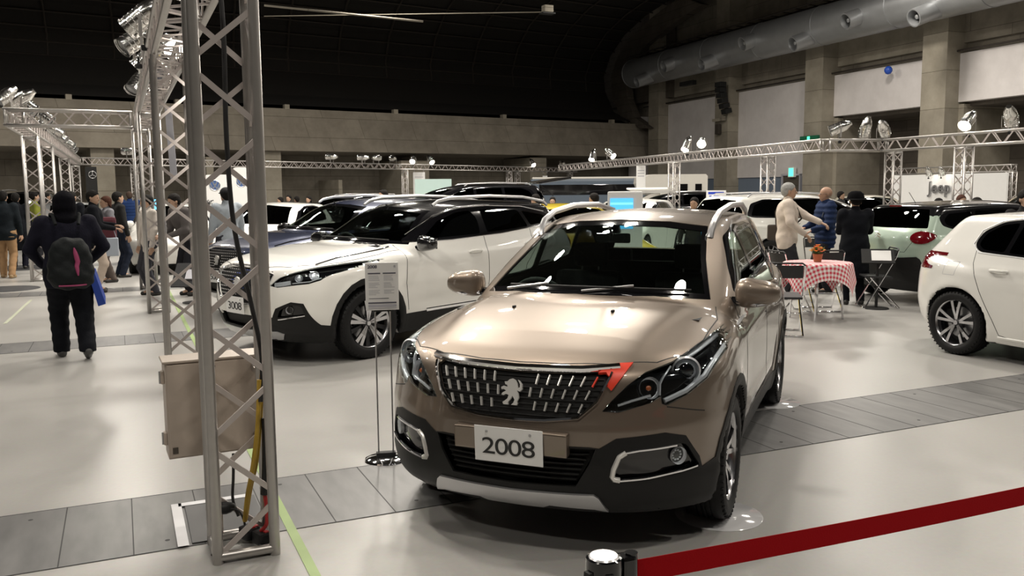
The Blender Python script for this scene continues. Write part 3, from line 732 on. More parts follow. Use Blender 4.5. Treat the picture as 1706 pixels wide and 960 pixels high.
    def finish(s, root, names=None):
        """turn the marked regions into separate shells with thickness and exact normals"""
        V = np.array(s.V); N = normals(s.F, V); out = {}
        by = {}
        for f, rg in zip(s.f, s.r):
            f = s.expand(f)
            g = [i for j, i in enumerate(f) if i != f[j-1]]
            if len(g) > 2 and len(set(g)) == len(g): by.setdefault(rg, []).append(g)
        order = sorted(by, key=lambda r: 0 if r == 0 else (2 if s.regs[r].get('parent') else 1))
        for rid in order:
            fs = by[rid]; r = s.regs[rid]; ids = sorted({i for f in fs for i in f}); mp = {i: k for k, i in enumerate(ids)}
            f2 = [[mp[i] for i in f] for f in fs]; p = V[ids]; n = N[ids]; K = len(ids)
            outer = p+n*r['off']; inner = p+n*(r['off']-r['t'])
            ec = {}
            for f in f2:
                for i in range(len(f)):
                    e = (f[i], f[(i+1) % len(f)]); ec[e] = 1
            bd = [e for e in ec if (e[1], e[0]) not in ec]
            F_ = list(f2)+[[K+i for i in f][::-1] for f in f2]; no = len(f2)
            vv = np.concatenate([outer, inner]); base = 2*K; rim = []; rv = []
            for (i, j) in bd: rim.append([i, K+i, K+j, j])
            F_ += rim
            me = bpy.data.meshes.new(r['name']); me.from_pydata(vv.tolist(), [], F_)
            me.materials.append(M(r['mat'])); me.materials.append(M('lining') if r['mat'] not in ('windscreen_glass', 'tinted_glass', 'dark_glass', 'lens_glass') else M(r['mat']))
            mi = [0]*no+[1]*no+[0]*len(rim); me.polygons.foreach_set('material_index', mi)
            me.polygons.foreach_set('use_smooth', [True]*len(F_))
            ln = []
            for f in f2: ln += [n[i] for i in f]
            for f in f2: ln += [-n[i] for i in f[::-1]]
            for (i, j) in bd:
                d = vv[j]-vv[i]; fn = np.cross(n[i], d); L = np.linalg.norm(fn); fn = -fn/L if L > 1e-9 else n[i]
                ln += [fn]*4
            me.update()
            try: me.normals_split_custom_set([tuple(q) for q in ln])
            except Exception as e: print('normals', r['name'], e)
            par = root
            if r.get('parent') and r['parent'] in out: par = out[r['parent']]
            o = link(r['name'], me, par); out[rid] = o
            if r.get('label'): o['label'] = r['label']
        return out
def circ(cx, cy, r, n=20, a0=0, a1=2*PI, ry=None):
    full = abs(a1-a0-2*PI) < 1e-6
    return [(cx+r*math.cos(a0+(a1-a0)*i/(n if full else n-1)), cy+(ry or r)*math.sin(a0+(a1-a0)*i/(n if full else n-1))) for i in range(n)]
def rpoly(pts, r=.02, n=3):
    """outline with rounded corners"""
    out = []; N = len(pts)
    for i in range(N):
        p0, p, p1 = Vector(pts[i-1]), Vector(pts[i]), Vector(pts[(i+1) % N])
        a = (p0-p); b = (p1-p); q = min(r, a.length*.45, b.length*.45); A = p+a.normalized()*q; B = p+b.normalized()*q
        for k in range(n+1):
            t = k/n; out.append(tuple(A*(1-t)**2+p*(2*t*(1-t))+B*t*t))
    return out

# ------------------------------------------------------------------ wheels (axis y, outer face +y)
def wheel_parts(R, rim, wid, style, key):
    mb = MB(); w = wid/2
    prof = [(rim*.99, w*.80), (rim+.008, w*.92), (rim+.03, w*1.0), (R-.045, w*1.02), (R-.02, w*.95), (R-.006, w*.80), (R, w*.55)]
    for g in (.35, .1, -.1, -.35):
        prof += [(R, w*(g+.05)), (R-.007, w*(g+.04)), (R-.007, w*(g-.04)), (R, w*(g-.05))]
    prof += [(R, -w*.55), (R-.006, -w*.8), (R-.03, -w*.98), (rim+.02, -w), (rim*.99, -w*.8)]
    mb.lathe(prof, 'rubber', 48, 'Y')
    for k in range(48):   # tread sipes on the shoulders
        a = 2*PI*k/48
        for sg in (1, -1):
            c = Vector((math.cos(a)*(R-.0155), sg*w*.84, math.sin(a)*(R-.0155)))
            mb.box(c, (.014, .03, .010), 'rubber', M4=Matrix.Rotation(-a, 4, 'Y'))
    tyre = mb.mesh('tyre', 'rubber')
    mb = MB(); y = w*.78
    mb.lathe([(rim*.99, y+.012), (rim*1.0, y+.006), (rim*.955, y-.002), (rim*.935, y-.02), (rim*.92, -y*.2), (rim*.93, -y)], 'alloy' if style != 'split' else 'alloy', 48, 'Y')
    mb.lathe([(.0, y-.012), (.026, y-.012), (.030, y-.018), (.062, y-.03), (.066, y-.07), (0, y-.07)], 'alloy_dark', 24, 'Y')
    mb.lathe([(.0, y-.006), (.022, y-.006), (.026, y-.014)], 'alloy', 20, 'Y')
    def spoke(a, r0, r1, w0, w1, h0, h1, th=.03, tw=0, m='alloy', ms='alloy_dark'):
        c, q = math.cos(a), math.sin(a); vs = []
        for (r, ww, h, off) in ((r0, w0, h0, 0), ((r0+r1)/2, (w0+w1)/2, (h0+h1)/2+.006, tw/2), (r1, w1, h1, tw)):
            for u, d in ((-1, 0), (1, 0), (.75, -th), (-.75, -th)):
                x, z = r, off+u*ww/2; vs.append((x*c-z*q, h+d, x*q+z*c))
        for i in range(2):
            b = i*4
            mb.add([vs[b], vs[b+1], vs[b+5], vs[b+4]], [(0, 3, 2, 1)], m)
            for k in range(1, 4):
                k2 = (k+1) % 4; mb.add([vs[b+k], vs[b+k2], vs[b+4+k2], vs[b+4+k]], [(0, 3, 2, 1)], ms)
    if style == 'five':     # five broad polished spokes with thin dark blades between (5 door SUV)
        for k in range(5):
            a = PI/2+2*PI*k/5
            spoke(a, .03, rim*.95, .026, .040, y-.018, y-.002, tw=.034)
            spoke(a, .03, rim*.95, .026, .040, y-.018, y-.002, tw=-.034)
            spoke(a, .09, rim*.94, .012, .030, y-.022, y-.010, m='alloy_dark')
            spoke(a+PI/5, .05, rim*.95, .022, .050, y-.045, y-.035, m='alloy_dark')
    elif style == 'pairs':   # five pairs of slim parallel spokes
        for k in range(5):
            a = PI/2+2*PI*k/5
            for sg in (1, -1): spoke(a, .03, rim*.95, .024, .032, y-.018, y-.002, tw=sg*.048)
    elif style == 'split':
        for k in range(5):
            a = PI/2+.2+2*PI*k/5
            for sg in (1, -1): spoke(a, .04, rim*.95, .034, .018, y-.022, y-.002, tw=sg*.058)
            spoke(a, .10, rim*.94, .02, .034, y-.034, y-.02, m='alloy_dark')
    else:
        for k in range(10): spoke(2*PI*k/10, .04, rim*.95, .03, .022, y-.02, y-.004, tw=.01)
    for k in range(5):
        a = 2*PI*k/5+.3; mb.lathe([(0, y-.02), (.007, y-.02), (.008, y-.04)], 'steel', 8, 'Y', Matrix.Translation((.045*math.cos(a), 0, .045*math.sin(a))))
    rimm = mb.mesh('rim')
    mb = MB(); mb.lathe([(0, .0), (rim*.68, .0), (rim*.68, -.02), (0, -.02)], 'steel', 32, 'Y')
    mb.box((rim*.45, .0, .05), (.09, .06, .14), 'dark_plastic', bev=.01)
    mb.lathe([(0, -.03), (rim*.9, -.03), (rim*.9, -.035), (0, -.035)], 'dark_plastic', 24, 'Y')
    disc = mb.mesh('brake_disc')
    return tyre, rimm, disc
def add_wheels(root, P, style, steer=0.):
    ty, ri, di = wheel_parts(P['R'], P['rim'], P['tw'], style, 0)
    for xa in (0, -P['wb']):
        for sg in (1, -1):
            wh = link('wheel', ty, root, (xa, sg*(P['track']), P['R']), (0, 0, (0 if sg == 1 else PI)+(steer if xa == 0 else 0)))
            link('rim', ri, wh); link('brake_disc', di, wh)

def seat(root, x, y, head=True, z=.34):
    mb = MB(); mb.box((x, y, z+.14), (.50, .48, .16), 'seat_cloth', bev=.05)
    mb.box((x-.29, y, z+.46), (.16, .48, .60), 'seat_cloth', bev=.06, M4=Matrix.Rotation(R_(-14), 4, 'Y'))
    o = mb.build('seat', None, root)
    if head:
        m2 = MB(); m2.box((x-.39, y, z+.86), (.10, .25, .17), 'seat_cloth', bev=.04)
        for s_ in (-1, 1): m2.tube([(x-.36, y+s_*.06, z+.70), (x-.38, y+s_*.06, z+.82)], .006, 'steel')
        m2.build('head_rest', None, o)
def interior(root, P, xd=-.55, zd=1.0, wd=.68, rhd=True, rear=True):
    sg = -1 if rhd else 1
    mb = MB(); n = 16; vs = []; fs = []
    prof = [(-.02, -.07), (.06+P.get('dashx', .0), .03), (-.22, .035), (-.42, .0), (-.50, -.10), (-.46, -.30), (-.36, -.55)]
    for j in range(n+1):
        y = -wd+2*wd*j/n; hump = .055*math.exp(-((y-sg*.36)/.17)**2)
        for (dx, dz) in prof:
            k = hump if -.45 < dx < .0 else 0
            vs.append((xd+.45+dx-.5*y*y*.5, y, zd+dz+k-.05*abs(y)**2))
    m_ = len(prof)
    for j in range(n):
        for i in range(m_-1): fs.append((j*m_+i, j*m_+i+1, (j+1)*m_+i+1, (j+1)*m_+i))
    mb.add(vs, fs, 'lining', True); mb.build('dashboard', None, root)
    mb = MB(); cx = xd-.12; c = Vector((cx, sg*.36, zd-.02)); T = Matrix.Translation(c) @ Matrix.Rotation(R_(-64), 4, 'Y')
    mb.tube([T @ Vector((.18*math.cos(a), .18*math.sin(a), 0)) for a in [2*PI*i/28 for i in range(29)]], .014, 'lining', 8, cap=False)
    for a in (0, PI, -PI/2+PI): mb.strip(T @ Vector((0, 0, 0)), T @ Vector((.17*math.cos(a+PI/2), .17*math.sin(a+PI/2), 0)), .03, .012, 'satin_silver', side=T.to_3x3() @ Vector((-math.sin(a+PI/2), math.cos(a+PI/2), 0)))
    mb.lathe([(0, .02), (.05, .015), (.065, -.02), (0, -.02)], 'lining', 16, M4=T)
    mb.build('steering_wheel', None, root)
    mb = MB(); mb.box((-P['wb']/2-.2, 0, P['zb']+.07), (P['wb']+.5, 1.1, .03), 'lining'); mb.box((-P['wb']/2, 0, P['zb']+.12), (1.5, .2, .14), 'lining', bev=.03); mb.build('cabin_floor', None, root)
    for y in (-.36, .36): seat(root, xd-.75, y)
    if rear:
        mb = MB(); mb.box((xd-1.62, 0, .52), (.46, 1.14, .15), 'seat_cloth', bev=.05); mb.box((xd-1.93, 0, .82), (.14, 1.14, .56), 'seat_cloth', bev=.05, M4=Matrix.Rotation(R_(-16), 4, 'Y')); o = mb.build('rear_bench', None, root)
        for y in (-.4, .4):
            m2 = MB(); m2.box((xd-2.03, y, 1.13), (.08, .22, .12), 'seat_cloth', bev=.03); m2.build('head_rest', None, o)
    mb = MB(); mb.box((xd-.42, 0, P['zmir']), (.03, .22, .06), 'gloss_black', bev=.012); mb.tube([(xd-.40, 0, P['zmir']+.02), (xd-.34, 0, P['zmir']+.07)], .01, 'lining'); mb.build('rear_view_mirror', None, root)
def mirror(root, x, y, z, sg, paint, foot='gloss_black', s=1., lower=None):
    def F(X, Y, Z):
        u = Y*sg-y-.10
        a = (X-x)/(.075*s); b = u/(.125*s); c = (Z-z)/(.078*s)
        c = c*(1+.25*b)
        e = (np.abs(a)**2.6+np.abs(b)**2.8+np.abs(c)**2.6)**(1/2.6)-1
        return smax(e*.07*s, (x-.045*s-X), .01)
    lo = (x-.12, min(sg*(y-.06), sg*(y+.27)), z-.12); hi = (x+.12, max(sg*(y-.06), sg*(y+.27)), z+.12)
    o = link('door_mirror', iso_mesh('door_mirror', F, lo, hi, .012, paint), root)
    mb = MB(); mb.box((x-.048*s, sg*(y+.10), z), (.006, .20*s, .115*s), 'chrome', bev=.02); mb.build('mirror_glass', None, o)
    mb = MB(); mb.tube([(x, sg*(y-.08), z-.055), (x+.0, sg*(y+.03), z-.05), (x, sg*(y+.08), z-.035)], .03, foot, rr=[.032, .026, .02]); mb.build('mirror_foot', None, o)
    if lower:
        mb = MB(); mb.tube([(x+.035, sg*(y-.01), z-.050), (x+.055, sg*(y+.10), z-.058), (x+.035, sg*(y+.19), z-.038)], .012, lower); mb.build('mirror_trim', None, o, None)
def rail(root, pts, r=.017, m='satin_silver', s=1):
    mb = MB(); vs = []
    mb.tube([(a, b*s, c) for a, b, c in pts], r, m, 8); mb.build('roof_rail', m, root)
def door_handle(root, cb, x, z, sg, m, L=.19):
    p, n = cb.hit('S', x, z, sg)
    if p is None: return
    mb = MB(); pts = [(x+L/2, 0), (x+L/2-.025, .028), (x, .036), (x-L/2+.025, .03), (x-L/2, 0)]
    P3 = []
    for (a, d) in pts:
        q, nn = cb.hit('S', a, z, sg); P3.append(q+nn*d)
    mb.tube(P3, .012, m, 8, rr=[.012, .014, .014, .014, .012])
    o = mb.build('door_handle', m, root)
LION = [(-.30,-.50),(-.10,-.50),(-.12,-.40),(-.04,-.30),(.04,-.16),(.14,-.30),(.10,-.42),(.02,-.50),(.24,-.50),(.28,-.42),(.24,-.38),(.30,-.22),(.26,-.05),(.20,.06),(.32,.02),(.40,.12),(.38,.30),(.28,.42),(.20,.46),(.30,.30),(.30,.18),(.22,.16),(.20,.30),(.10,.44),(-.02,.50),(-.14,.46),(-.22,.38),(-.34,.36),(-.30,.26),(-.22,.24),(-.20,.16),(-.36,.20),(-.46,.14),(-.44,.06),(-.36,.08),(-.24,.02),(-.38,-.06),(-.42,-.14),(-.34,-.16),(-.24,-.10),(-.12,-.14),(-.16,-.28),(-.26,-.36),(-.34,-.42)]
# ------------------------------------------------------------------ the bronze crossover in front
def plate(root, x, y, z, txt, ry=0., rz=0., name='number_plate', w=.33, h=.165):
    mb = MB(); mb.box((0, 0, 0), (.004, w, h), 'white_print', bev=.0015)
    T = Matrix.Translation((x, y, z)) @ Matrix.Rotation(rz, 4, 'Z') @ Matrix.Rotation(ry, 4, 'Y')
    o = mb.build(name, None, root); o.matrix_local = T; o['label'] = 'white display plate reading '+txt
    me = text_mesh(txt, .108, 'plate_ink', 'plate_number', .001, sx=1.32, space=.90)
    t = link('plate_number', me, o); t.matrix_local = Matrix.Translation((.0035, 0, -.012)) @ Matrix(((0, 0, 1), (1, 0, 0), (0, 1, 0))).to_4x4()
    for sg in (-1, 1):
        m2 = MB(); m2.lathe([(0, .006), (.005, .005), (.007, 0)], 'steel', 10, 'X', Matrix.Translation((.002, sg*.105, .058))); m2.build('plate_screw', None, o)
    return o
def lion(root, cb, y, z, s, view='F', th=.012, side=1):
    p, n = cb.hit(view, y, z) if view != 'S' else cb.hit('S', y, z, side)
    mb = MB(); up = Vector((0, 0, 1)); up = (up-n*up.dot(n)).normalized(); rt = up.cross(n)
    base = p+n*.012
    mb.prism(LION, lambda a, b, h: base+rt*(a*s)+up*(b*s)+n*h, th, 'bright_silver')
    return mb.build('lion_emblem', 'bright_silver', root)
HP = dict(wb=2.538, R=.318, Ra=.362, rim=.222, tw=.205, track=.765, well=.56, zb=.185, paint='bronze_paint',
    xf=[(.15, .60), (.20, .72), (.27, .80), (.36, .832), (.48, .842), (.60, .838), (.66, .822), (.74, .80), (.84, .765), (.92, .68), (1.0, .5)],
    xr=[(.2, -3.15), (.35, -3.28), (.5, -3.31), (.75, -3.30), (.95, -3.22), (1.1, -3.12), (1.3, -2.98), (1.5, -2.80)],
    bow=(.20, .55), rbow=(.12, .3),
    wp=[(.85, .845), (.5, .865), (0, .876), (-.8, .858), (-1.8, .864), (-2.5, .876), (-3.0, .84), (-3.3, .79)],
    ws=[(.18, .93), (.3, .965), (.45, .985), (.62, 1.0), (.78, .998), (.90, .98), (1.0, .955), (1.1, .93)],
    zt=[(.84, .80), (.76, .865), (.68, .905), (.55, .945), (.3, .998), (0, 1.045), (-.3, 1.065), (-.6, 1.05), (-1.2, 1.06), (-2, 1.09), (-2.6, 1.12), (-3.2, 1.15)],
    tc=(.07, .26), ks=.055, kf=.07,
    wbow=.75, zg=[(.45, .78), (.05, 1.03), (-.1, 1.10), (-.4, 1.235), (-.7, 1.355), (-.92, 1.435), (-1.1, 1.48), (-1.4, 1.512), (-1.9, 1.52), (-2.4, 1.50), (-2.9, 1.45), (-3.2, 1.38)],
    rc=.13, wg=[(.9, .845), (1.05, .795), (1.2, .735), (1.35, .67), (1.45, .62), (1.52, .58)], wgx=[(.1, .9), (-.4, .955), (-1, 1.), (-2.2, 1.0), (-2.8, .94), (-3.2, .86)], kg=.06,
    crease=[(-.35, .86, -2.2, .93, .010, .035), (-.5, .42, -2.1, .46, .014, .07), (-1.7, .98, -3.0, 1.0, .012, .07)],
    hoodline=[(.50, .62, .65, -.35, .016, .018)], flare=.014, zmir=1.36)
def mirror_y(p): return [(-a, b) for a, b in reversed(p)]
def sym(half):
    """half outline from the centre line top to the centre line bottom, y >= 0"""
    return half+[(-a, b) for a, b in reversed(half) if abs(a) > 1e-6]
def build_hero():
    P = HP; cb = CarBody(P, .020)
    root = empty('car', (2.15864, 4.06214, 0), R_(-136.4837), 'bronze metallic compact crossover nearest the camera, lion badge, plate reading 2008', 'car')
    # upper glass
    ws = sym([(0, 1.468), (.30, 1.455), (.520, 1.423), (.580, 1.25), (.668, 1.050), (.40, 1.085), (0, 1.098)])
    cb.cut('windscreen_surround', 'F', ws, 'gloss_black', off=-.003, t=.006, lim=lambda c: c.x > -1.5)
    wi = sym([(0, 1.442), (.28, 1.430), (.498, 1.400), (.555, 1.25), (.632, 1.080), (.40, 1.118), (0, 1.130)])
    cb.cut('windscreen', 'F', wi, 'windscreen_glass', off=-.003, t=.004, lim=lambda c: c.x > -1.5)
    dlo = rpoly([(-.66, 1.065), (-.84, 1.20), (-1.14, 1.365), (-1.45, 1.425), (-2.0, 1.425), (-2.55, 1.36), (-2.86, 1.205), (-2.80, 1.165), (-2.0, 1.115), (-1.2, 1.075)], .05)
    cb.cut('window_surround', 'S', dlo, 'gloss_black', off=-.002, t=.01)
    fw = rpoly([(-.82, 1.10), (-.92, 1.205), (-1.18, 1.35), (-1.42, 1.40), (-1.46, 1.11), (-1.2, 1.10)], .03)
    rw = rpoly([(-1.55, 1.115), (-1.52, 1.40), (-2.0, 1.40), (-2.16, 1.375), (-2.24, 1.155), (-2.0, 1.14)], .03)
    qw = rpoly([(-2.30, 1.17), (-2.23, 1.365), (-2.52, 1.325), (-2.76, 1.205)], .03)
    cb.cut('door_window', 'S', fw, 'windscreen_glass', off=-.004, t=.004)
    cb.cut('rear_door_window', 'S', rw, 'tinted_glass', off=-.004, t=.004)
    cb.cut('quarter_window', 'S', qw, 'dark_glass', off=-.004, t=.004)
    cb.cut('rear_window', 'R', sym([(0, 1.42), (.5, 1.38), (.60, 1.16), (0, 1.15)]), 'windscreen_glass', off=-.004, t=.004)
    # lower cladding, intake, skid plate
    clad = sym([(0, .535), (.36, .535), (.40, .53), (.47, .575), (.66, .590), (.735, .565), (.785, .46), (.795, .405), (.84, .43), (.95, .52), (.95, .10), (0, .10)])
    cb.cut('bumper_cladding', 'F', clad, 'black_plastic', off=.004, t=.012, lim=lambda c: c.x > .30)
    cb.cut('lower_intake', 'F', sym([(0, .528), (.385, .528), (.36, .46), (.30, .355), (0, .345)]), 'dark_plastic', off=-.045, t=.01)
    cb.cut('fog_recess', 'F', rpoly([(.475, .515), (.735, .535), (.785, .42), (.77, .405), (.455, .385)], .025), 'gloss_black', off=-.022, t=.01, side='both')
    cb.cut('skid_plate', 'F', sym([(0, .315), (.375, .322), (.395, .305), (.425, .235), (.37, .25), (.17, .255), (.12, .232), (0, .232)]), 'satin_silver', off=.016, t=.02)
    # wheel arch and sill cladding
    for xa in (0, -P['wb']): cb.cut('arch_cladding', 'S', circ(xa, P['R'], P['Ra']+.058, 26), 'black_plastic', off=.005, t=.012, over={0})
    cb.cut('sill_cladding', 'S', [(-.3, .12), (-.3, .34), (-2.24, .34), (-2.24, .12)], 'black_plastic', off=.006, t=.012, over={0})
    # headlamps and grille
    hl = [(.405, .690), (.47, .685), (.60, .722), (.635, .745), (.640, .715), (.66, .705), (.735, .742), (.805, .80), (.850, .90), (.838, .965), (.825, .995), (.77, .955), (.66, .885), (.565, .852), (.50, .80), (.44, .735)]
    cb.cut('headlamp_housing', 'F', hl, 'gloss_black', off=-.05, t=.008, side='both', lim=lambda c: c.x > -.3)
    gr = sym([(0, .842), (.2, .845), (.40, .858), (.425, .838), (.375, .73), (.30, .665), (.16, .648), (0, .643)])
    cb.cut('grille', 'F', gr, 'dark_plastic', off=-.022, t=.01)
    cb.cut('red_claw_trim', 'F', [(.372, .846), (.400, .866), (.44, .879), (.505, .882), (.478, .838), (.436, .778), (.418, .795), (.424, .83), (.405, .848)], 'red_sticker', off=.012, t=.02, label='red corner accent on the grille')
    out = cb.finish(root)
    grl = [o for o in root.children if o.name.startswith('grille')][0]
    # grille insert: dark mesh with short bright bars
    mb = MB()
    for r_, zz in enumerate((.81, .755, .70, .665)):
        for k in range(-9, 10): pass
    dark = MB()
    for zz in [.66+.024*i for i in range(8)]:
        cb.ribbon('x', 'F', [(-.40+max(0, .76-zz)*.55, zz), (.40-max(0, .76-zz)*.55, zz)], .007, .008, 'dark_plastic', None, mb=dark, off=-.022)
    dark.build('grille_slats', None, grl)
    for r_, (zc, hh, lim, ph) in enumerate(((.812, .040, .40, 0), (.757, .040, .37, .5), (.700, .038, .32, 0))):
        for k in range(-12, 13):
            yy = (k+ph)*.050+.0
            if abs(yy) > lim or (abs(yy) < .065): continue
            sh = yy*.13
            b = MB(); red = (yy > .33)
            cb.ribbon('x', 'F', [(yy+sh*.12, zc-hh/2), (yy+sh*.12+yy*.05, zc+hh/2)], .0085, .010, 'red_sticker' if red else 'bright_silver', None, mb=b, off=-.002)
            if b.v: b.build('grille_bar', None, grl)
    lion(root, cb, .0, .752, .118)
    cb.ribbon('grille_frame', 'F', [(.43, .848), (.425, .83), (.378, .728), (.305, .660), (.16, .641), (0, .636), (-.16, .641), (-.305, .660), (-.378, .728), (-.425, .83), (-.43, .848)], .016, .016, 'chrome', root)
    cb.ribbon('chrome_brow', 'F', [(-.455, .870), (-.3, .858), (0, .853), (.3, .858), (.455, .870)], .034, .02, 'chrome', root)
    # intake louvres, plate carrier, plate
    lv = MB()
    for zz in (.375, .40, .425, .45, .475, .50): cb.ribbon('x', 'F', [(-.37+(.53-zz)*.45, zz), (.37-(.53-zz)*.45, zz)], .008, .02, 'dark_plastic', None, mb=lv, off=-.042)
    lv.build('intake_louvres', None, root)
    mb = MB(); mb.box((.835, 0, .542), (.05, .545, .105), 'bronze_paint', bev=.008, M4=Matrix.Rotation(R_(4), 4, 'Y')); mb.build('plate_carrier', None, root)
    plate(root, .866, 0, .522, '2008', ry=R_(3))
    # fog lamps
    for sg in (1, -1):
        path = [(.70*sg, .528), (.56*sg, .520), (.51*sg, .512), (.482*sg, .492), (.462*sg, .44), (.455*sg, .405), (.463*sg, .392), (.485*sg, .388), (.60*sg, .395), (.72*sg, .408), (.775*sg, .418)]
        cb.ribbon('fog_lamp_trim', 'F', path, .012, .012, 'chrome', root)
        cb.ribbon('fog_lamp_trim', 'F', path[2:8], .024, .013, 'bright_silver', root)
        p, n = cb.hit('F', .715*sg, .475); T = Matrix.Translation(p-n*.015) @ n.to_track_quat('X', 'Z').to_matrix().to_4x4()
        mb = MB(); mb.lathe([(.040, .012), (.040, -.002), (.036, -.004), (.030, -.02), (.012, -.03), (0, -.03)], 'lamp_reflector', 24, 'X', T)
        for k in range(10):
            a = 2*PI*k/10; mb.box(T @ Vector((-.008, .022*math.cos(a), .022*math.sin(a))), (.012, .008, .008), 'lamp_reflector', bev=.002)
        o = mb.build('fog_lamp', None, root); m2 = MB(); m2.lathe([(0, .016), (.025, .014), (.039, .010)], 'lens_glass', 24, 'X', T); m2.build('fog_lens', None, o)
        # headlamp inner parts
        hs = MB(); q, n = cb.hit('F', .725*sg, .838); ax = Vector((1, .30*sg, .05)).normalized(); T = Matrix.Translation(q-ax*.058) @ ax.to_track_quat('X', 'Z').to_matrix().to_4x4()
        hs.lathe([(.058, .022), (.066, .016), (.062, -.01), (.050, -.02), (.046, .0), (.036, .010), (.020, .020), (0, .024)], 'lamp_reflector', 28, 'X', T)
        o = hs.build('headlamp_projector', None, root); m2 = MB(); m2.lathe([(.036, .010), (.02, .022), (0, .027)], 'gloss_black', 20, 'X', T); m2.build('projector_lens', None, o)
        hs = MB(); q, n = cb.hit('F', .60*sg, .785); T = Matrix.Translation(q-n*.045) @ n.to_track_quat('X', 'Z').to_matrix().to_4x4()
        hs.lathe([(.05, .02), (.045, -.005), (.02, -.02), (0, -.02)], 'lamp_reflector', 20, 'X', T); hs.lathe([(0, .01), (.012, .0), (.014, -.02)], 'amber', 10, 'X', T); hs.build('headlamp_reflector', None, root)
        cb.ribbon('daylight_strip', 'F', [(.655*sg, .725), (.735*sg, .757), (.80*sg, .812), (.832*sg, .90), (.818*sg, .975)], .022, .014, 'lamp_reflector', root, off=-.020)
        cb.ribbon('lamp_bezel', 'F', [(.69*sg, .90), (.76*sg, .94), (.81*sg, .968)], .030, .008, 'lamp_reflector', root, off=-.030)
        cb.ribbon('lamp_bezel', 'F', [(.47*sg, .715), (.53*sg, .735), (.60*sg, .752)], .012, .008, 'lamp_reflector', root, off=-.02)
        cb.ribbon('headlamp_rim', 'F', [(.64*sg, .75), (.638*sg, .80), (.66*sg, .88)], .010, .01, 'lamp_reflector', root, off=-.032)
        # transparent covers follow the wing
        h2 = CarCover(cb, 'F', [(a*sg, b) for a, b in hl], .003); link('headlamp_cover', h2, root)
    # seams
    for sd in (1, -1):
        cb.ribbon('panel_gap', 'T', [(-.42, .70), (-.2, .745), (.2, .742), (.42, .70), (.56, .60), (.655, .42), (.70, .2), (.71, 0)], .006, .0012, 'dark_plastic', root, side=sd)
        cb.ribbon('panel_gap', 'S', [(-.53, .36), (-.50, .62), (-.52, .85), (-.60, 1.05)], .006, .0012, 'dark_plastic', root, side=sd)
        cb.ribbon('panel_gap', 'S', [(-1.50, .36), (-1.50, 1.07)], .006, .0012, 'dark_plastic', root, side=sd)
        cb.ribbon('panel_gap', 'S', [(-2.16, .50), (-2.20, .72), (-2.32, .90), (-2.30, 1.13)], .006, .0012, 'dark_plastic', root, side=sd)
        cb.ribbon('panel_gap', 'F', [(.80*sd, .66), (.70*sd, .69), (.66*sd, .70)], .005, .001, 'dark_plastic', root)
    for sd in (1, -1):
        door_handle(root, cb, -1.32, .955, sd, 'bronze_paint'); door_handle(root, cb, -2.12, .985, sd, 'bronze_paint')
        mirror(root, -.62, .80, 1.075, sd, 'bronze_paint', lower='chrome')
        rail(root, [(x_, y_, cb.hit('T', x_, y_, 1, True)[0].z+dz_) for x_, y_, dz_ in ((-1.06, .555, -.01), (-1.08, .56, .03), (-1.16, .565, .062), (-1.35, .568, .068), (-1.8, .568, .072), (-2.4, .56, .070), (-2.78, .54, .055), (-2.92, .53, -.01))], .021, 'satin_silver', sd)
        cb.ribbon('chrome_sill_strip', 'S', [(-.75, 1.072), (-1.4, 1.088), (-2.2, 1.125), (-2.75, 1.165)], .012, .006, 'chrome', root, side=sd)
        # washer jets
        p, n = cb.hit('T', .12, .27, sd)
        mb = MB(); mb.box(p+n*.004, (.03, .014, .012), 'dark_plastic', bev=.004); mb.build('washer_jet', None, root)
        cb.ribbon('tail_lamp', 'R', [(.66*sd, 1.02), (.70*sd, .90), (.62*sd, .84)], .09, .015, 'red_lamp', root)
    # wipers
    for (y0, y1, x0) in ((-.46, .10, -.0), (.02, .56, -.03)):
        mb = MB(); pa = []
        for i in range(9):
            t = i/8; y = y0+(y1-y0)*t; p, n = cb.hit('F', y, 1.108-.055*abs(y)*2*.8*abs(y)+.018*math.sin(t*PI)*0+.012)
            pa.append(p+n*.014)
        mb.tube(pa, .007, 'dark_plastic', 6); q = pa[4]; mb.tube([pa[1]+Vector((.03, -.06, -.02)), q+Vector((.0, 0, .014))], .008, 'satin_silver', 6)
        mb.build('wiper', None, root)
    add_wheels(root, P, 'split', R_(0))
    interior(root, P, xd=-.42, zd=.99)
    return root
def CarCover(cb, view, poly, off):
    """a thin transparent cover over an outline, sampled on the body surface"""
    a0 = min(p[0] for p in poly); a1 = max(p[0] for p in poly); b0 = min(p[1] for p in poly); b1 = max(p[1] for p in poly)
    bm = bmesh.new(); n = 26; g = {}
    for i in range(n+1):
        for j in range(n+1):
            a = a0+(a1-a0)*i/n; b = b0+(b1-b0)*j/n
            p = cb.hit(view, a, b, raw=True)[0]
            if p is not None and p.x > -.4: g[i, j] = bm.verts.new(p)
    NN = normals(cb.F, np.array([tuple(v.co) for v in g.values()]))
    for v, q in zip(g.values(), NN): v.co = v.co+Vector(q)*off
    for i in range(n):
        for j in range(n):
            k = [(i, j), (i+1, j), (i+1, j+1), (i, j+1)]
            if all(t in g for t in k): bm.faces.new([g[t] for t in k])
    lay = bm.faces.layers.int.new('k')
    cut2d(bm, poly, VIEW[view], lay)
    bmesh.ops.delete(bm, geom=[f for f in bm.faces if f[lay] != 1], context='FACES')
    for f in bm.faces: f.smooth = True
    me = bpy.data.meshes.new('headlamp_cover'); bmesh.ops.recalc_face_normals(bm, faces=bm.faces)
    r = bmesh.ops.solidify(bm, geom=bm.faces[:], thickness=.002)
    bm.to_mesh(me); bm.free(); me.materials.append(M('lens_glass')); return me
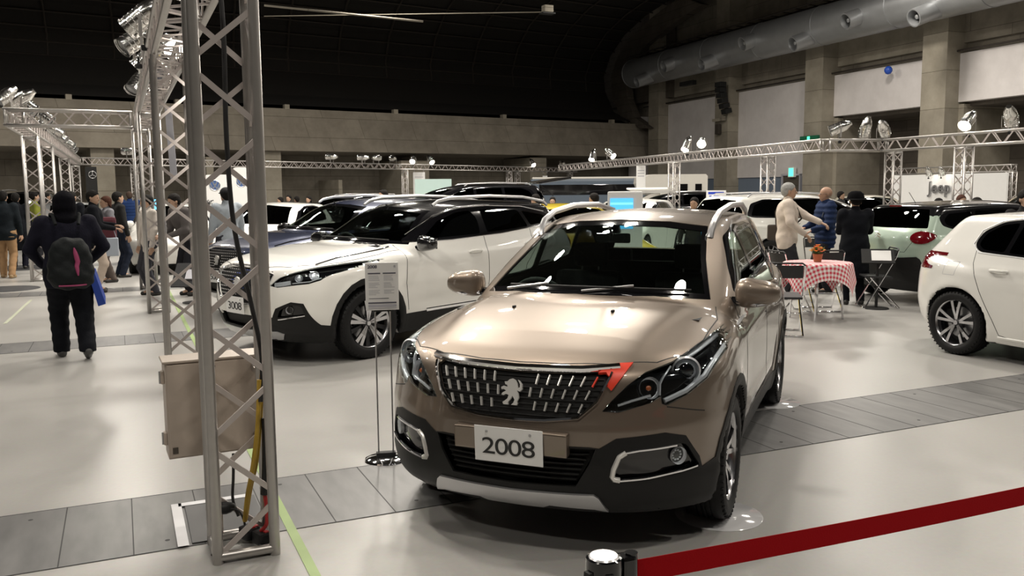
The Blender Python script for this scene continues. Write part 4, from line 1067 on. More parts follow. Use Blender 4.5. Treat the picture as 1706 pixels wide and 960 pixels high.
def cut2d(bm, poly, ax, lay):
    a, b = ax; cand = set(bm.faces)
    for tri in tessellate_polygon([[Vector((p[0], p[1], 0)) for p in poly]]):
        T = [Vector(poly[i][:2]) for i in tri]; ar = (T[1]-T[0]).cross(T[2]-T[0])
        if abs(ar) < 1e-7: continue
        if ar < 0: T.reverse()
        ins = set(cand); cand = set()
        for k in range(3):
            p, q = T[k], T[(k+1) % 3]; d = q-p; nn = Vector((-d.y, d.x)).normalized()
            co = Vector((0, 0, 0)); no = Vector((0, 0, 0)); co[a], co[b] = p.x, p.y; no[a], no[b] = nn.x, nn.y
            g = set(ins)
            for f in ins: g.update(f.edges); g.update(f.verts)
            if not g: break
            r = bmesh.ops.bisect_plane(bm, geom=list(g), dist=1e-6, plane_co=co, plane_no=no); keep = set()
            for f in r['geom']:
                if isinstance(f, bmesh.types.BMFace): (keep if (f.calc_center_median()-co).dot(no) > 0 else cand).add(f)
            ins = keep
        for f in ins: f[lay] = 1
build_hero()
# ------------------------------------------------------------------ the other cars of the show
SP = dict(HP)
SP.update(wb=2.675, R=.355, Ra=.402, rim=.243, tw=.225, track=.80, well=.58, zb=.20, paint='white_paint',
    xf=[(.18, .66), (.26, .80), (.38, .885), (.5, .92), (.66, .925), (.8, .905), (.9, .875), (.97, .80), (1.05, .6)],
    xr=[(.25, -3.33), (.4, -3.45), (.7, -3.50), (1, -3.42), (1.3, -3.25), (1.55, -3.02)],
    bow=(.16, .42), rbow=(.1, .25),
    wp=[(.9, .86), (.5, .905), (0, .92), (-.8, .905), (-1.8, .91), (-2.7, .925), (-3.2, .88), (-3.5, .83)],
    ws=[(.2, .93), (.32, .965), (.5, .99), (.7, 1.0), (.85, .995), (1., .975), (1.1, .945), (1.2, .92)],
    zt=[(.9, .88), (.80, .955), (.7, .985), (.4, 1.035), (0, 1.09), (-.35, 1.125), (-.8, 1.10), (-1.5, 1.12), (-2.3, 1.17), (-2.9, 1.23), (-3.4, 1.26)],
    tc=(.05, .20), ks=.05, kf=.07, wbow=.7,
    zg=[(.35, .80), (-.18, 1.12), (-.5, 1.28), (-.8, 1.43), (-1.0, 1.49), (-1.3, 1.535), (-1.8, 1.555), (-2.4, 1.545), (-3, 1.50), (-3.4, 1.43)],
    rc=.12, wg=[(1.0, .875), (1.1, .835), (1.3, .75), (1.45, .68), (1.55, .62)], wgx=[(0, .93), (-.6, .965), (-1.2, 1.), (-2.2, 1.0), (-2.9, .95), (-3.4, .86)],
    crease=[(-.3, .98, -3.2, 1.02, .010, .03), (-.5, .50, -2.2, .54, -.012, .08)], hoodline=[(.60, .66, .7, -.2, .014, .02)], flare=.012, zmir=1.44)
def build_suv(loc, rz, paint, roof, txt, label, h=.03, detail=True):
    P = dict(SP, paint=paint); cb = CarBody(P, h); root = empty('car', loc, rz, label, 'car')
    bl = lambda x: 1.13+(-x-.5)*.045
    up = [(-.30, 1.085), (-.55, 1.118), (-1.2, 1.135), (-2.0, 1.175), (-2.7, 1.235), (-3.0, 1.285), (-3.35, 1.33), (-3.6, 1.8), (.4, 1.8), (.4, 1.3)]
    if roof:
        cb.cut('roof', 'T', [(-.30, 0), (-.33, .2), (-.42, .4), (-.56, .58), (-.66, .72), (-3.35, .72), (-3.35, -.72), (-.66, -.72), (-.56, -.58), (-.42, -.4), (-.33, -.2)], roof, lim=lambda c: c.z > 1.12)
        cb.cut('roof_side', 'S', up, roof, lim=lambda c: c.x < -.2)
    ws = sym([(0, 1.487), (.30, 1.475), (.545, 1.44), (.62, 1.30), (.74, 1.10), (.45, 1.125), (0, 1.145)])
    cb.cut('windscreen_surround', 'F', ws, 'gloss_black', off=-.003, t=.006, lim=lambda c: c.x > -1.6)
    cb.cut('windscreen', 'F', sym([(0, 1.46), (.28, 1.45), (.515, 1.415), (.585, 1.28), (.68, 1.135), (.45, 1.16), (0, 1.175)]), 'windscreen_glass', off=-.003, t=.004, lim=lambda c: c.x > -1.6)
    cb.cut('window_surround', 'S', rpoly([(-.60, 1.135), (-1.05, 1.36), (-1.35, 1.445), (-1.9, 1.47), (-2.5, 1.45), (-2.95, 1.37), (-3.12, 1.27), (-2.7, 1.23), (-2.0, 1.175), (-1.2, 1.14)], .05), 'gloss_black', off=-.002, t=.01)
    cb.cut('door_window', 'S', rpoly([(-.82, 1.155), (-1.10, 1.34), (-1.38, 1.42), (-1.60, 1.44), (-1.68, 1.34), (-1.66, 1.175)], .04), 'tinted_glass', off=-.004, t=.004)
    cb.cut('rear_door_window', 'S', rpoly([(-1.78, 1.185), (-1.76, 1.445), (-2.4, 1.425), (-2.50, 1.23)], .03), 'dark_glass', off=-.004, t=.004)
    cb.cut('quarter_window', 'S', rpoly([(-2.56, 1.24), (-2.47, 1.415), (-2.85, 1.36), (-3.02, 1.285)], .03), 'dark_glass', off=-.004, t=.004)
    cb.cut('rear_window', 'R', sym([(0, 1.46), (.5, 1.42), (.62, 1.22), (0, 1.20)]), 'dark_glass', off=-.004, t=.004)
    clad = sym([(0, .44), (.42, .44), (.50, .475), (.54, .56), (.68, .625), (.77, .61), (.80, .52), (.85, .40), (.95, .36), (.95, .10), (0, .10)])
    cb.cut('bumper_cladding', 'F', clad, 'black_plastic', off=.004, t=.012, lim=lambda c: c.x > .35)
    cb.cut('lower_intake', 'F', sym([(0, .475), (.40, .475), (.38, .35), (0, .34)]), 'dark_plastic', off=-.04, t=.01)
    cb.cut('fog_recess', 'F', rpoly([(.55, .47), (.58, .545), (.68, .60), (.755, .585), (.775, .50)], .02), 'gloss_black', off=-.03, t=.01, side='both')
    cb.cut('skid_plate', 'F', sym([(0, .325), (.50, .335), (.56, .31), (.5, .25), (0, .24)]), 'satin_silver', off=.014, t=.018)
    for xa in (0, -P['wb']): cb.cut('arch_cladding', 'S', circ(xa, P['R'], P['Ra']+.065, 24), 'black_plastic', off=.005, t=.012, over={0})
    cb.cut('sill_cladding', 'S', [(-.3, .12), (-.3, .40), (-2.4, .43), (-2.4, .12)], 'black_plastic', off=.006, t=.012, over={0})
    hl = [(.475, .775), (.56, .760), (.64, .772), (.72, .785), (.80, .795), (.86, .825), (.893, .885), (.893, .955), (.875, .990), (.80, .960), (.68, .905), (.56, .850)]
    cb.cut('headlamp_housing', 'F', hl, 'gloss_black', off=-.04, t=.008, side='both', lim=lambda c: c.x > -.2)
    gr = sym([(0, .93), (.25, .925), (.455, .885), (.50, .86), (.45, .74), (.36, .62), (.25, .59), (0, .585)])
    cb.cut('grille', 'F', gr, 'dark_plastic', off=-.02, t=.01)
    cb.finish(root); grl = [o for o in root.children if o.name.startswith('grille')][0]
    cb.ribbon('grille_frame', 'F', [(.50, .875), (.455, .738), (.365, .612), (.25, .582), (0, .577), (-.25, .582), (-.365, .612), (-.455, .738), (-.50, .875), (-.25, .937), (0, .942), (.25, .937), (.50, .875)], .014, .014, 'chrome', root)
    st = MB()
    for r_ in range(9):
        zz = .905-.034*r_
        for k in range(-11, 12):
            yy = (k+(r_ % 2)*.5)*.042; lim = .47-max(0, .86-zz)*.62
            if abs(yy) > lim or (abs(yy) < .07 and abs(zz-.78) < .08): continue
            p, n = cb.hit('F', yy, zz, raw=True)
            if p is None: continue
            st.box(p+Vector((-.004, 0, 0)), (.014, .024, .008), 'chrome')
    st.build('grille_studs', None, grl)
    lion(root, cb, 0., .775, .125)
    plate(root, .955, 0, .565, txt, ry=R_(2))
    for sd in (1, -1):
        cb.ribbon('panel_gap', 'T', [(-.50, .76), (-.2, .81), (.25, .80), (.5, .74), (.70, .58), (.80, .3), (.83, 0)], .008, .0015, 'dark_plastic', root, side=sd)
        for path in ([(-.50, .44), (-.47, .72), (-.52, 1.10)], [(-1.68, .44), (-1.70, 1.15)], [(-2.25, .6), (-2.32, .80), (-2.50, .98), (-2.52, 1.20)]): cb.ribbon('panel_gap', 'S', path, .007, .0015, 'dark_plastic', root, side=sd)
    for sg in (1, -1):
        cb.ribbon('fog_trim', 'F', [(.555*sg, .455), (.60*sg, .462), (.775*sg, .495)], .016, .01, 'chrome', root)
        q, n = cb.hit('F', .66*sg, .545); T = Matrix.Translation(q-n*.02) @ n.to_track_quat('X', 'Z').to_matrix().to_4x4()
        mb = MB(); mb.lathe([(.036, .012), (.034, -.01), (.012, -.02), (0, -.02)], 'lamp_reflector', 18, 'X', T); mb.build('fog_lamp', None, root)
        for (yy, zz, rr) in ((.815, .880, .046), (.72, .850, .036)):
            q, n = cb.hit('F', yy*sg, zz); T = Matrix.Translation(q-n*.03) @ n.to_track_quat('X', 'Z').to_matrix().to_4x4()
            mb = MB(); mb.lathe([(rr, .014), (rr, -.006), (rr*.7, -.012), (rr*.6, .004), (0, .014)], 'lamp_reflector', 18, 'X', T); mb.build('headlamp_projector', None, root)
        cb.ribbon('daylight_strip', 'F', [(.52*sg, .785), (.60*sg, .795), (.665*sg, .808)], .040, .012, 'lamp_reflector', root, off=-.02)
        cb.ribbon('daylight_strip', 'F', [(.68*sg, .80), (.80*sg, .815), (.86*sg, .85)], .012, .012, 'lamp_reflector', root, off=-.02)
        link('headlamp_cover', CarCover(cb, 'F', [(a*sg, b) for a, b in hl], .003), root)
        cb.ribbon('bonnet_strip', 'S', [(.50, .965), (.25, 1.01), (-.1, 1.05), (-.45, 1.085)], .020, .008, 'black_paint', root, side=sg)
        cb.ribbon('window_strip', 'S', [(-.62, 1.130), (-1.2, 1.132), (-2.0, 1.168), (-2.7, 1.228), (-3.0, 1.275)], .018, .006, 'chrome', root, side=sg)
        cb.ribbon('roof_edge_strip', 'S', [(-.70, 1.20), (-1.08, 1.385), (-1.36, 1.465), (-1.9, 1.488), (-2.5, 1.468), (-2.9, 1.40)], .014, .006, 'chrome', root, side=sg)
        cb.ribbon('chrome_sill_strip', 'S', [(-.75, .41), (-1.6, .425), (-2.28, .44)], .04, .012, 'chrome', root, side=sg)
        door_handle(root, cb, -1.50, .985, sg, paint); door_handle(root, cb, -2.42, 1.03, sg, paint)
        mirror(root, -.72, .86, 1.115, sg, 'black_paint' if roof else paint)
        rail(root, [(-1.12, .60, 1.50), (-1.2, .605, 1.545), (-1.4, .61, 1.578), (-2.0, .61, 1.595), (-2.6, .60, 1.575), (-3.0, .575, 1.52), (-3.08, .57, 1.47)], .018, 'satin_silver', sg)
        cb.ribbon('tail_lamp', 'R', [(.55*sg, 1.0), (.80*sg, 1.02)], .10, .02, 'red_lamp', root)
    for (y0, y1) in ((-.46, .10), (.04, .58)):
        mb = MB(); pa = []
        for i in range(8):
            y = y0+(y1-y0)*i/7; p, n = cb.hit('F', y, 1.155-.09*y*y+.01); pa.append(p+n*.016)
        mb.tube(pa, .008, 'dark_plastic', 6); mb.build('wiper', None, root)
    add_wheels(root, P, 'five'); interior(root, P, xd=-.62, zd=1.05, wd=.72)
    return root
build_suv((1.86, 9.20, 0), R_(-157), 'white_paint', 'black_paint', '3008', 'white sport utility car with a black roof, plate reading 3008, behind the bronze car')
build_suv((1.98, 12.35, 0), R_(-157), 'blue_paint', 'blue_paint', '5008', 'dark blue sport utility car, plate reading 5008, parked behind the white one', h=.036)

def hatch(loc, rz, P, label, spec, h=.034):
    cb = CarBody(P, h); root = empty('car', loc, rz, label, 'car')
    for c in spec['cuts']: cb.cut(c[0], c[1], c[2], c[3], **(c[4] if len(c) > 4 else {}))
    cb.finish(root)
    for r in spec.get('ribs', []):
        for sd in r[6] if len(r) > 6 else (1, -1): cb.ribbon(r[0], r[1], [(a*sd, b) for a, b in r[2]] if r[1] in 'FR' else r[2], r[3], r[4], r[5], root, side=sd)
    for (x, z) in spec.get('handles', []):
        for sg in (1, -1): door_handle(root, cb, x, z, sg, P['paint'])
    if 'mirror' in spec:
        for sg in (1, -1): mirror(root, *spec['mirror'], sg, P['paint'])
    add_wheels(root, P, spec.get('wheel', 'ten'))
    if spec.get('cabin'): interior(root, P, **spec['cabin'])
    return root, cb
def side_glass(ls, glassm='dark_glass', sur='gloss_black'):
    return [('window_surround', 'S', rpoly(ls[0], .05), sur, dict(off=-.002, t=.01))]+[(n, 'S', rpoly(p, .03), glassm, dict(off=-.004, t=.004)) for n, p in zip(('door_window', 'rear_door_window', 'quarter_window'), ls[1:])]
# white hatchback on the right, seen from its right rear side
H3 = dict(HP)
H3.update(wb=2.62, R=.318, Ra=.352, rim=.225, tw=.215, track=.79, well=.56, zb=.17, paint='white_paint',
    xf=[(.15, .6), (.25, .76), (.4, .83), (.55, .84), (.68, .80), (.78, .70), (.9, .5)],
    xr=[(.22, -3.25), (.35, -3.38), (.55, -3.43), (.75, -3.42), (.92, -3.36), (1.02, -3.26), (1.15, -3.12), (1.3, -2.96), (1.42, -2.84)],
    bow=(.2, .5), rbow=(.14, .48), wp=[(.85, .82), (.4, .87), (0, .885), (-.8, .88), (-1.8, .89), (-2.62, .90), (-3.1, .855), (-3.45, .79)],
    ws=[(.17, .93), (.3, .965), (.5, .99), (.68, 1.0), (.8, .995), (.92, .975), (1.02, .94), (1.15, .90)],
    zt=[(.85, .66), (.6, .80), (.2, .90), (-.3, .985), (-.9, .95), (-1.6, .965), (-2.4, 1.02), (-3.0, 1.06), (-3.4, 1.06)], tc=(.07, .25), wbow=.75,
    zg=[(.5, .7), (0, .96), (-.5, 1.19), (-.9, 1.34), (-1.2, 1.405), (-1.6, 1.435), (-2.2, 1.425), (-2.7, 1.385), (-3.05, 1.345)],
    rc=.12, wg=[(.9, .87), (1.0, .83), (1.15, .76), (1.3, .69), (1.42, .63)], wgx=[(.1, .9), (-.5, .96), (-1.2, 1), (-2.2, 1), (-2.7, .965), (-3.0, .91), (-3.2, .85)],
    crease=[(-.5, .86, -3.1, .90, .010, .03)], hoodline=[], flare=.010, zmir=1.28)
w308 = [('door_window', [(-.85, .985), (-1.15, 1.21), (-1.35, 1.30), (-1.50, 1.32), (-1.52, 1.0)]), ]
hatch((8.27, 3.33, 0), R_(-92), H3, 'white hatchback at the right edge of the frame, claw-shaped red tail lamp toward the camera', dict(
    cuts=[('windscreen', 'F', sym([(0, 1.39), (.5, 1.34), (.66, .99), (0, 1.02)]), 'tinted_glass', dict(off=-.003, t=.004, lim=lambda c: c.x > -1.6))]
    +side_glass([[(-.62, .985), (-1.1, 1.25), (-1.5, 1.35), (-2.0, 1.355), (-2.28, 1.32), (-2.47, 1.22), (-2.52, 1.10), (-2.44, 1.03), (-1.5, .985)],
        [(-.80, 1.01), (-1.18, 1.235), (-1.5, 1.325), (-1.54, 1.01)], [(-1.62, 1.015), (-1.60, 1.33), (-2.06, 1.325), (-2.12, 1.035)], [(-2.17, 1.04), (-2.11, 1.315), (-2.28, 1.29), (-2.43, 1.20), (-2.47, 1.10), (-2.40, 1.055)]])
    +[('rear_window', 'R', sym([(0, 1.335), (.52, 1.30), (.66, 1.06), (.5, 1.04), (0, 1.035)]), 'dark_glass', dict(off=-.003, t=.004)),
      ('rear_window_edge', 'S', [(-2.97, 1.335), (-3.02, 1.335), (-3.34, 1.045), (-3.20, 1.045)], 'gloss_black', dict(off=.002, t=.01)),
      ('tail_lamp', 'S', [(-2.80, .998), (-3.02, 1.003), (-3.6, .99), (-3.6, .825), (-2.93, .835), (-2.92, .862), (-2.99, .875), (-3.03, .90), (-3.01, .945), (-2.96, .963), (-2.81, .968)], 'red_lamp', dict(off=.004, t=.014)),
      ('tail_lamp_inner', 'R', [(.48, .98), (.80, .985), (.95, .985), (.95, .83), (.8, .83), (.50, .90)], 'red_lamp', dict(off=.004, t=.014, side='both', over={0}, lim=lambda c: c.x < -3.16)),
      ('rear_valance', 'R', sym([(0, .36), (.60, .36), (.72, .30), (.72, .1), (0, .1)]), 'black_plastic', dict(off=.003))],
    ribs=[('window_chrome', 'S', [(-.62, .978), (-1.5, .978), (-2.44, 1.022), (-2.53, 1.10), (-2.48, 1.23), (-2.29, 1.328), (-2.0, 1.365), (-1.5, 1.358)], .014, .006, 'satin_silver'),
      ('door_gap', 'S', [(-2.47, 1.04), (-2.46, .92), (-2.34, .66), (-2.20, .40), (-2.14, .26), (-1.9, .22), (-1.3, .22)], .006, .0012, 'dark_plastic'),
      ('door_gap', 'S', [(-1.56, .24), (-1.58, .98)], .006, .0012, 'dark_plastic'), ('sill_line', 'S', [(-.5, .235), (-2.15, .235)], .03, .012, 'white_paint'),
      ('fuel_flap_gap', 'S', [(-2.62, .92), (-2.76, .92), (-2.78, .79), (-2.64, .79), (-2.62, .92)], .004, .001, 'grey_ink')],
    handles=[(-2.16, .865), (-1.30, .85)], mirror=(-.75, .80, .99), wheel='pairs', cabin=dict(xd=-.6, zd=.92, wd=.66)), h=.026)
# pale green city car with black roof, seen from behind
C3P = dict(HP)
C3P.update(wb=2.539, R=.31, Ra=.355, rim=.21, tw=.205, track=.76, well=.55, zb=.18, paint='green_paint',
    xf=[(.15, .6), (.3, .78), (.5, .82), (.7, .80), (.85, .74), (.95, .6)],
    xr=[(.2, -3.02), (.35, -3.14), (.5, -3.19), (.7, -3.20), (.9, -3.19), (1.02, -3.15), (1.15, -3.05), (1.3, -2.92), (1.42, -2.80)],
    bow=(.2, .5), rbow=(.10, .42), wp=[(.8, .80), (.4, .86), (0, .87), (-1.6, .86), (-2.5, .872), (-2.9, .83), (-3.2, .77)],
    ws=[(.17, .93), (.3, .965), (.5, .99), (.7, 1.0), (.85, .99), (1., .96), (1.1, .93), (1.2, .90)],
    zt=[(.8, .84), (.5, .94), (.1, 1.0), (-.3, 1.04), (-1, 1.0), (-2, 1.03), (-3.1, 1.07)], tc=(.06, .22), wbow=.6,
    zg=[(.4, .8), (0, 1.03), (-.4, 1.22), (-.75, 1.37), (-1.0, 1.43), (-1.5, 1.455), (-2.2, 1.44), (-2.7, 1.40), (-2.95, 1.36)],
    rc=.11, wg=[(.95, .83), (1.05, .79), (1.2, .73), (1.4, .65)], wgx=[(.1, .9), (-.5, .97), (-1.2, 1), (-2.2, 1), (-2.9, .95)], crease=[], hoodline=[], flare=.012, zmir=1.3)
root, cb = hatch((13.18, 9.02, 0), R_(-5), C3P, 'pale green city car with a black roof and round red tail lamp, seen from behind', dict(
    cuts=[('roof', 'T', [(-.55, .7), (-3.1, .7), (-3.1, -.7), (-.55, -.7)], 'black_paint', dict(lim=lambda c: c.z > 1.25)),
          ('roof_side', 'S', [(-.3, 1.10), (-.9, 1.32), (-1.5, 1.36), (-2.5, 1.34), (-2.95, 1.26), (-3.05, 1.5), (0, 1.6)], 'black_paint', dict(lim=lambda c: c.z > 1.1)),
          ('windscreen', 'F', sym([(0, 1.42), (.5, 1.36), (.66, 1.04), (0, 1.07)]), 'tinted_glass', dict(off=-.003, t=.004, lim=lambda c: c.x > -1.5))]
    +side_glass([[(-.6, 1.03), (-1.0, 1.25), (-1.4, 1.35), (-2.0, 1.35), (-2.65, 1.31), (-2.80, 1.24), (-2.78, 1.12), (-2.62, 1.07), (-1.5, 1.03)],
        [(-.85, 1.06), (-1.1, 1.23), (-1.42, 1.32), (-1.50, 1.06)], [(-1.58, 1.06), (-1.55, 1.325), (-2.15, 1.32), (-2.2, 1.09)], [(-2.26, 1.10), (-2.22, 1.31), (-2.62, 1.28), (-2.72, 1.20), (-2.70, 1.13), (-2.60, 1.10)]])
    +[('rear_window', 'R', rpoly(sym([(0, 1.37), (.54, 1.34), (.62, 1.22), (.675, 1.085), (0, 1.08)]), .02), 'dark_glass', dict(off=-.003, t=.004)),
      ('tail_lamp', 'R', circ(.650, .955, .130, 22, ry=.086), 'red_lamp', dict(off=.014, t=.03, side='both')),
      ('bumper_cladding', 'R', sym([(0, .67), (.40, .67), (.62, .69), (.66, .66), (.74, .48), (.90, .44), (.9, .1), (0, .1)]), 'black_plastic', dict(off=.012, t=.02, lim=lambda c: c.x < -2.9))]
    +[('arch_cladding', 'S', circ(xa, .31, .405, 22), 'black_plastic', dict(off=.004, over={0})) for xa in (0, -2.539)]
    +[('sill_cladding', 'S', [(-.3, .1), (-.3, .34), (-2.2, .34), (-2.2, .1)], 'black_plastic', dict(off=.005, over={0}))],
    ribs=[('tailgate_gap', 'R', [(.0, .74), (.46, .75), (.56, .90), (.62, 1.06)], .006, .001, 'dark_plastic')],
    handles=[(-1.3, .93), (-2.2, .95)], mirror=(-.7, .79, 1.06), wheel='ten', cabin=dict(xd=-.5, zd=.96, wd=.64)))
m_ = MB()
for dz in (0, .035):
    m_.strip((-3.222, 0, .985+dz-.02), (-3.215, .055, .955+dz-.02), .012, .008, 'chrome', side=(0, 0, 1)); m_.strip((-3.222, 0, .985+dz-.02), (-3.215, -.055, .955+dz-.02), .012, .008, 'chrome', side=(0, 0, 1))
m_.build('chevron_emblem', None, root)
m_ = MB(); m_.tube([(-2.55, 0, 1.42), (-2.68, 0, 1.58)], .004, 'dark_plastic'); m_.build('roof_aerial', None, root)
m_ = MB(); m_.box((-2.915, 0, 1.385), (.02, .22, .02), 'red_lamp'); m_.build('brake_light', None, root)
# white people carrier behind the two talking men
MPV = dict(SP)
MPV.update(wb=2.84, R=.33, Ra=.372, rim=.22, tw=.215, track=.80, well=.56, zb=.2, paint='white_paint',
    zt=[(.9, .74), (.6, .88), (.2, .99), (-.2, 1.06), (-.8, 1.03), (-1.6, 1.02), (-2.6, 1.06), (-3.6, 1.10)],
    xf=[(.18, .7), (.3, .85), (.5, .9), (.7, .88), (.85, .78), (.95, .6)], xr=[(.25, -3.62), (.4, -3.72), (.7, -3.76), (1, -3.72), (1.3, -3.58), (1.5, -3.42)],
    wp=[(.9, .84), (0, .89), (-1.5, .90), (-2.8, .90), (-3.5, .86), (-3.8, .80)],
    zg=[(.9, .74), (.3, 1.0), (-.2, 1.23), (-.6, 1.38), (-1.0, 1.47), (-1.5, 1.53), (-2.2, 1.545), (-3.0, 1.53), (-3.6, 1.48)], wgx=[(.3, .9), (-.4, .95), (-1.2, 1), (-2.6, 1), (-3.5, .93)],
    crease=[(-.3, .86, -3.4, .93, .01, .03)], hoodline=[])
for loc, rz, paint, label in (((14.37, 14.05, 0), -3, 'white_paint', 'white people carrier with long dark side windows behind the two talking men'),
                              ((21.3, 15.1, 0), -165, 'beige_paint', 'beige car with roof bars in front of the panel lettered Jeep')):
    r, cb = hatch(loc, R_(rz), dict(MPV, paint=paint), label, dict(
        cuts=[('windscreen', 'F', sym([(0, 1.45), (.55, 1.39), (.74, 1.04), (0, 1.09)]), 'tinted_glass', dict(off=-.003, t=.004, lim=lambda c: c.x > -1.4))]
        +side_glass([[(-.35, 1.06), (-.75, 1.27), (-1.15, 1.42), (-1.8, 1.455), (-2.9, 1.44), (-3.20, 1.36), (-3.34, 1.13), (-3.2, 1.09), (-2, 1.06)],
            [(-.75, 1.085), (-1.0, 1.27), (-1.25, 1.39), (-1.52, 1.42), (-1.55, 1.085)], [(-1.63, 1.09), (-1.60, 1.425), (-2.32, 1.425), (-2.36, 1.10)], [(-2.44, 1.10), (-2.40, 1.425), (-2.9, 1.41), (-3.12, 1.33), (-3.24, 1.13)]])
        +[('rear_window', 'R', sym([(0, 1.46), (.56, 1.42), (.70, 1.12), (0, 1.12)]), 'dark_glass', dict(off=-.003, t=.004)),
          ('rear_side_window', 'S', rpoly([(-3.42, 1.13), (-3.34, 1.33), (-3.50, 1.30), (-3.60, 1.16)], .02), 'dark_glass', dict(off=-.002, t=.004)),
          ('headlamp', 'F', [(.50, .72), (.8, .74), (.86, .86), (.6, .82)], 'lamp_reflector', dict(off=.002, side='both')),
          ('grille', 'F', sym([(0, .70), (.42, .70), (.36, .52), (0, .50)]), 'dark_plastic', dict(off=-.02)),
          ('tail_lamp', 'R', [(.56, 1.02), (.82, 1.04), (.82, .82), (.62, .86)], 'red_lamp', dict(off=.006, side='both'))],
        ribs=[('door_gap', 'S', [(-.5, .4), (-.5, 1.0)], .008, .0012, 'dark_plastic'), ('door_gap', 'S', [(-1.58, .4), (-1.58, 1.05)], .008, .0012, 'dark_plastic')],
        handles=[(-1.40, .93), (-2.25, .97)], mirror=(-.66, .86, 1.06)), h=.045)
    for sg in (1, -1): rail(r, [(-1.3, .62, 1.48), (-1.4, .62, 1.54), (-2.2, .62, 1.57), (-3.1, .61, 1.55), (-3.2, .60, 1.49)], .016, 'satin_silver' if paint == 'white_paint' else 'dark_plastic', sg)
    if paint != 'white_paint':
        for x in (-1.7, -2.7):
            m_ = MB(); m_.tube([(x, -.62, 1.60), (x, .62, 1.60)], .018, 'dark_plastic'); m_.build('roof_bar', None, r)
# ------------------------------------------------------------------ people
def cap(p, a, b, ra, rb):
    a = np.array(a); b = np.array(b); ab = b-a; L = ab@ab+1e-12
    h = np.clip(((p[0]-a[0])*ab[0]+(p[1]-a[1])*ab[1]+(p[2]-a[2])*ab[2])/L, 0, 1)
    return np.sqrt((p[0]-a[0]-h*ab[0])**2+(p[1]-a[1]-h*ab[1])**2+(p[2]-a[2]-h*ab[2])**2)-(ra+(rb-ra)*h)
def ell(p, c, r):
    q = np.sqrt(((p[0]-c[0])/r[0])**2+((p[1]-c[1])/r[1])**2+((p[2]-c[2])/r[2])**2); return (q-1)*min(r)
def ik(a, b, l1, l2, hint):
    a = np.array(a, float); b = np.array(b, float); d = b-a; D = np.linalg.norm(d)
    if D > (l1+l2)*.995: b = a+d/D*(l1+l2)*.995; d = b-a; D = np.linalg.norm(d)
    u = d/D; h = np.array(hint, float); h -= u*(h@u); h /= np.linalg.norm(h); x = (l1*l1-l2*l2+D*D)/(2*D); y = math.sqrt(max(l1*l1-x*x, 0))
    return a+u*x+h*y, b
def hand_F(w, d, up, s, sg, curl):
    """palm and five bent fingers: w wrist, d direction of the fingers, up = back of the hand"""
    d = np.array(d, float); d /= np.linalg.norm(d); up = np.array(up, float); up -= d*(up@d); up /= np.linalg.norm(up); sd = np.cross(d, up)*sg
    segs = []; w = np.array(w, float)
    for i, (o, L) in enumerate(((-.030, .066), (-.010, .075), (.011, .070), (.030, .055))):
        segs.append((w+d*.005*s+sd*o*.6*s, w+(d*.088-0*up)*s+sd*o*s, .014*s, .0115*s)); p = w+d*.088*s+sd*o*s; an = 0
        for j, f in enumerate((.45, .32, .23)):
            an += curl*(1+.1*i); q = p+(d*math.cos(an)-up*math.sin(an))*L*f*s*1.1; segs.append((p, q, (.0098-.001*j)*s, (.009-.001*j)*s)); p = q
    t0 = w+d*.025*s-sd*.026*s; t1 = t0+(d*.7-sd*.75-up*.2)*.040*s; t2 = t1+(d*.95-sd*.15-up*.35)*.032*s; segs += [(t0, t1, .014*s, .011*s), (t1, t2, .011*s, .009*s)]
    def F(x, y, z):
        p = (x, y, z); v = None
        for a, b, ra, rb in segs: c = cap(p, a, b, ra, rb); v = c if v is None else smin(v, c, .006)
        return v
    allp = np.array([q for sgm in segs for q in sgm[:2]]); return F, allp.min(0)-.02, allp.max(0)+.02
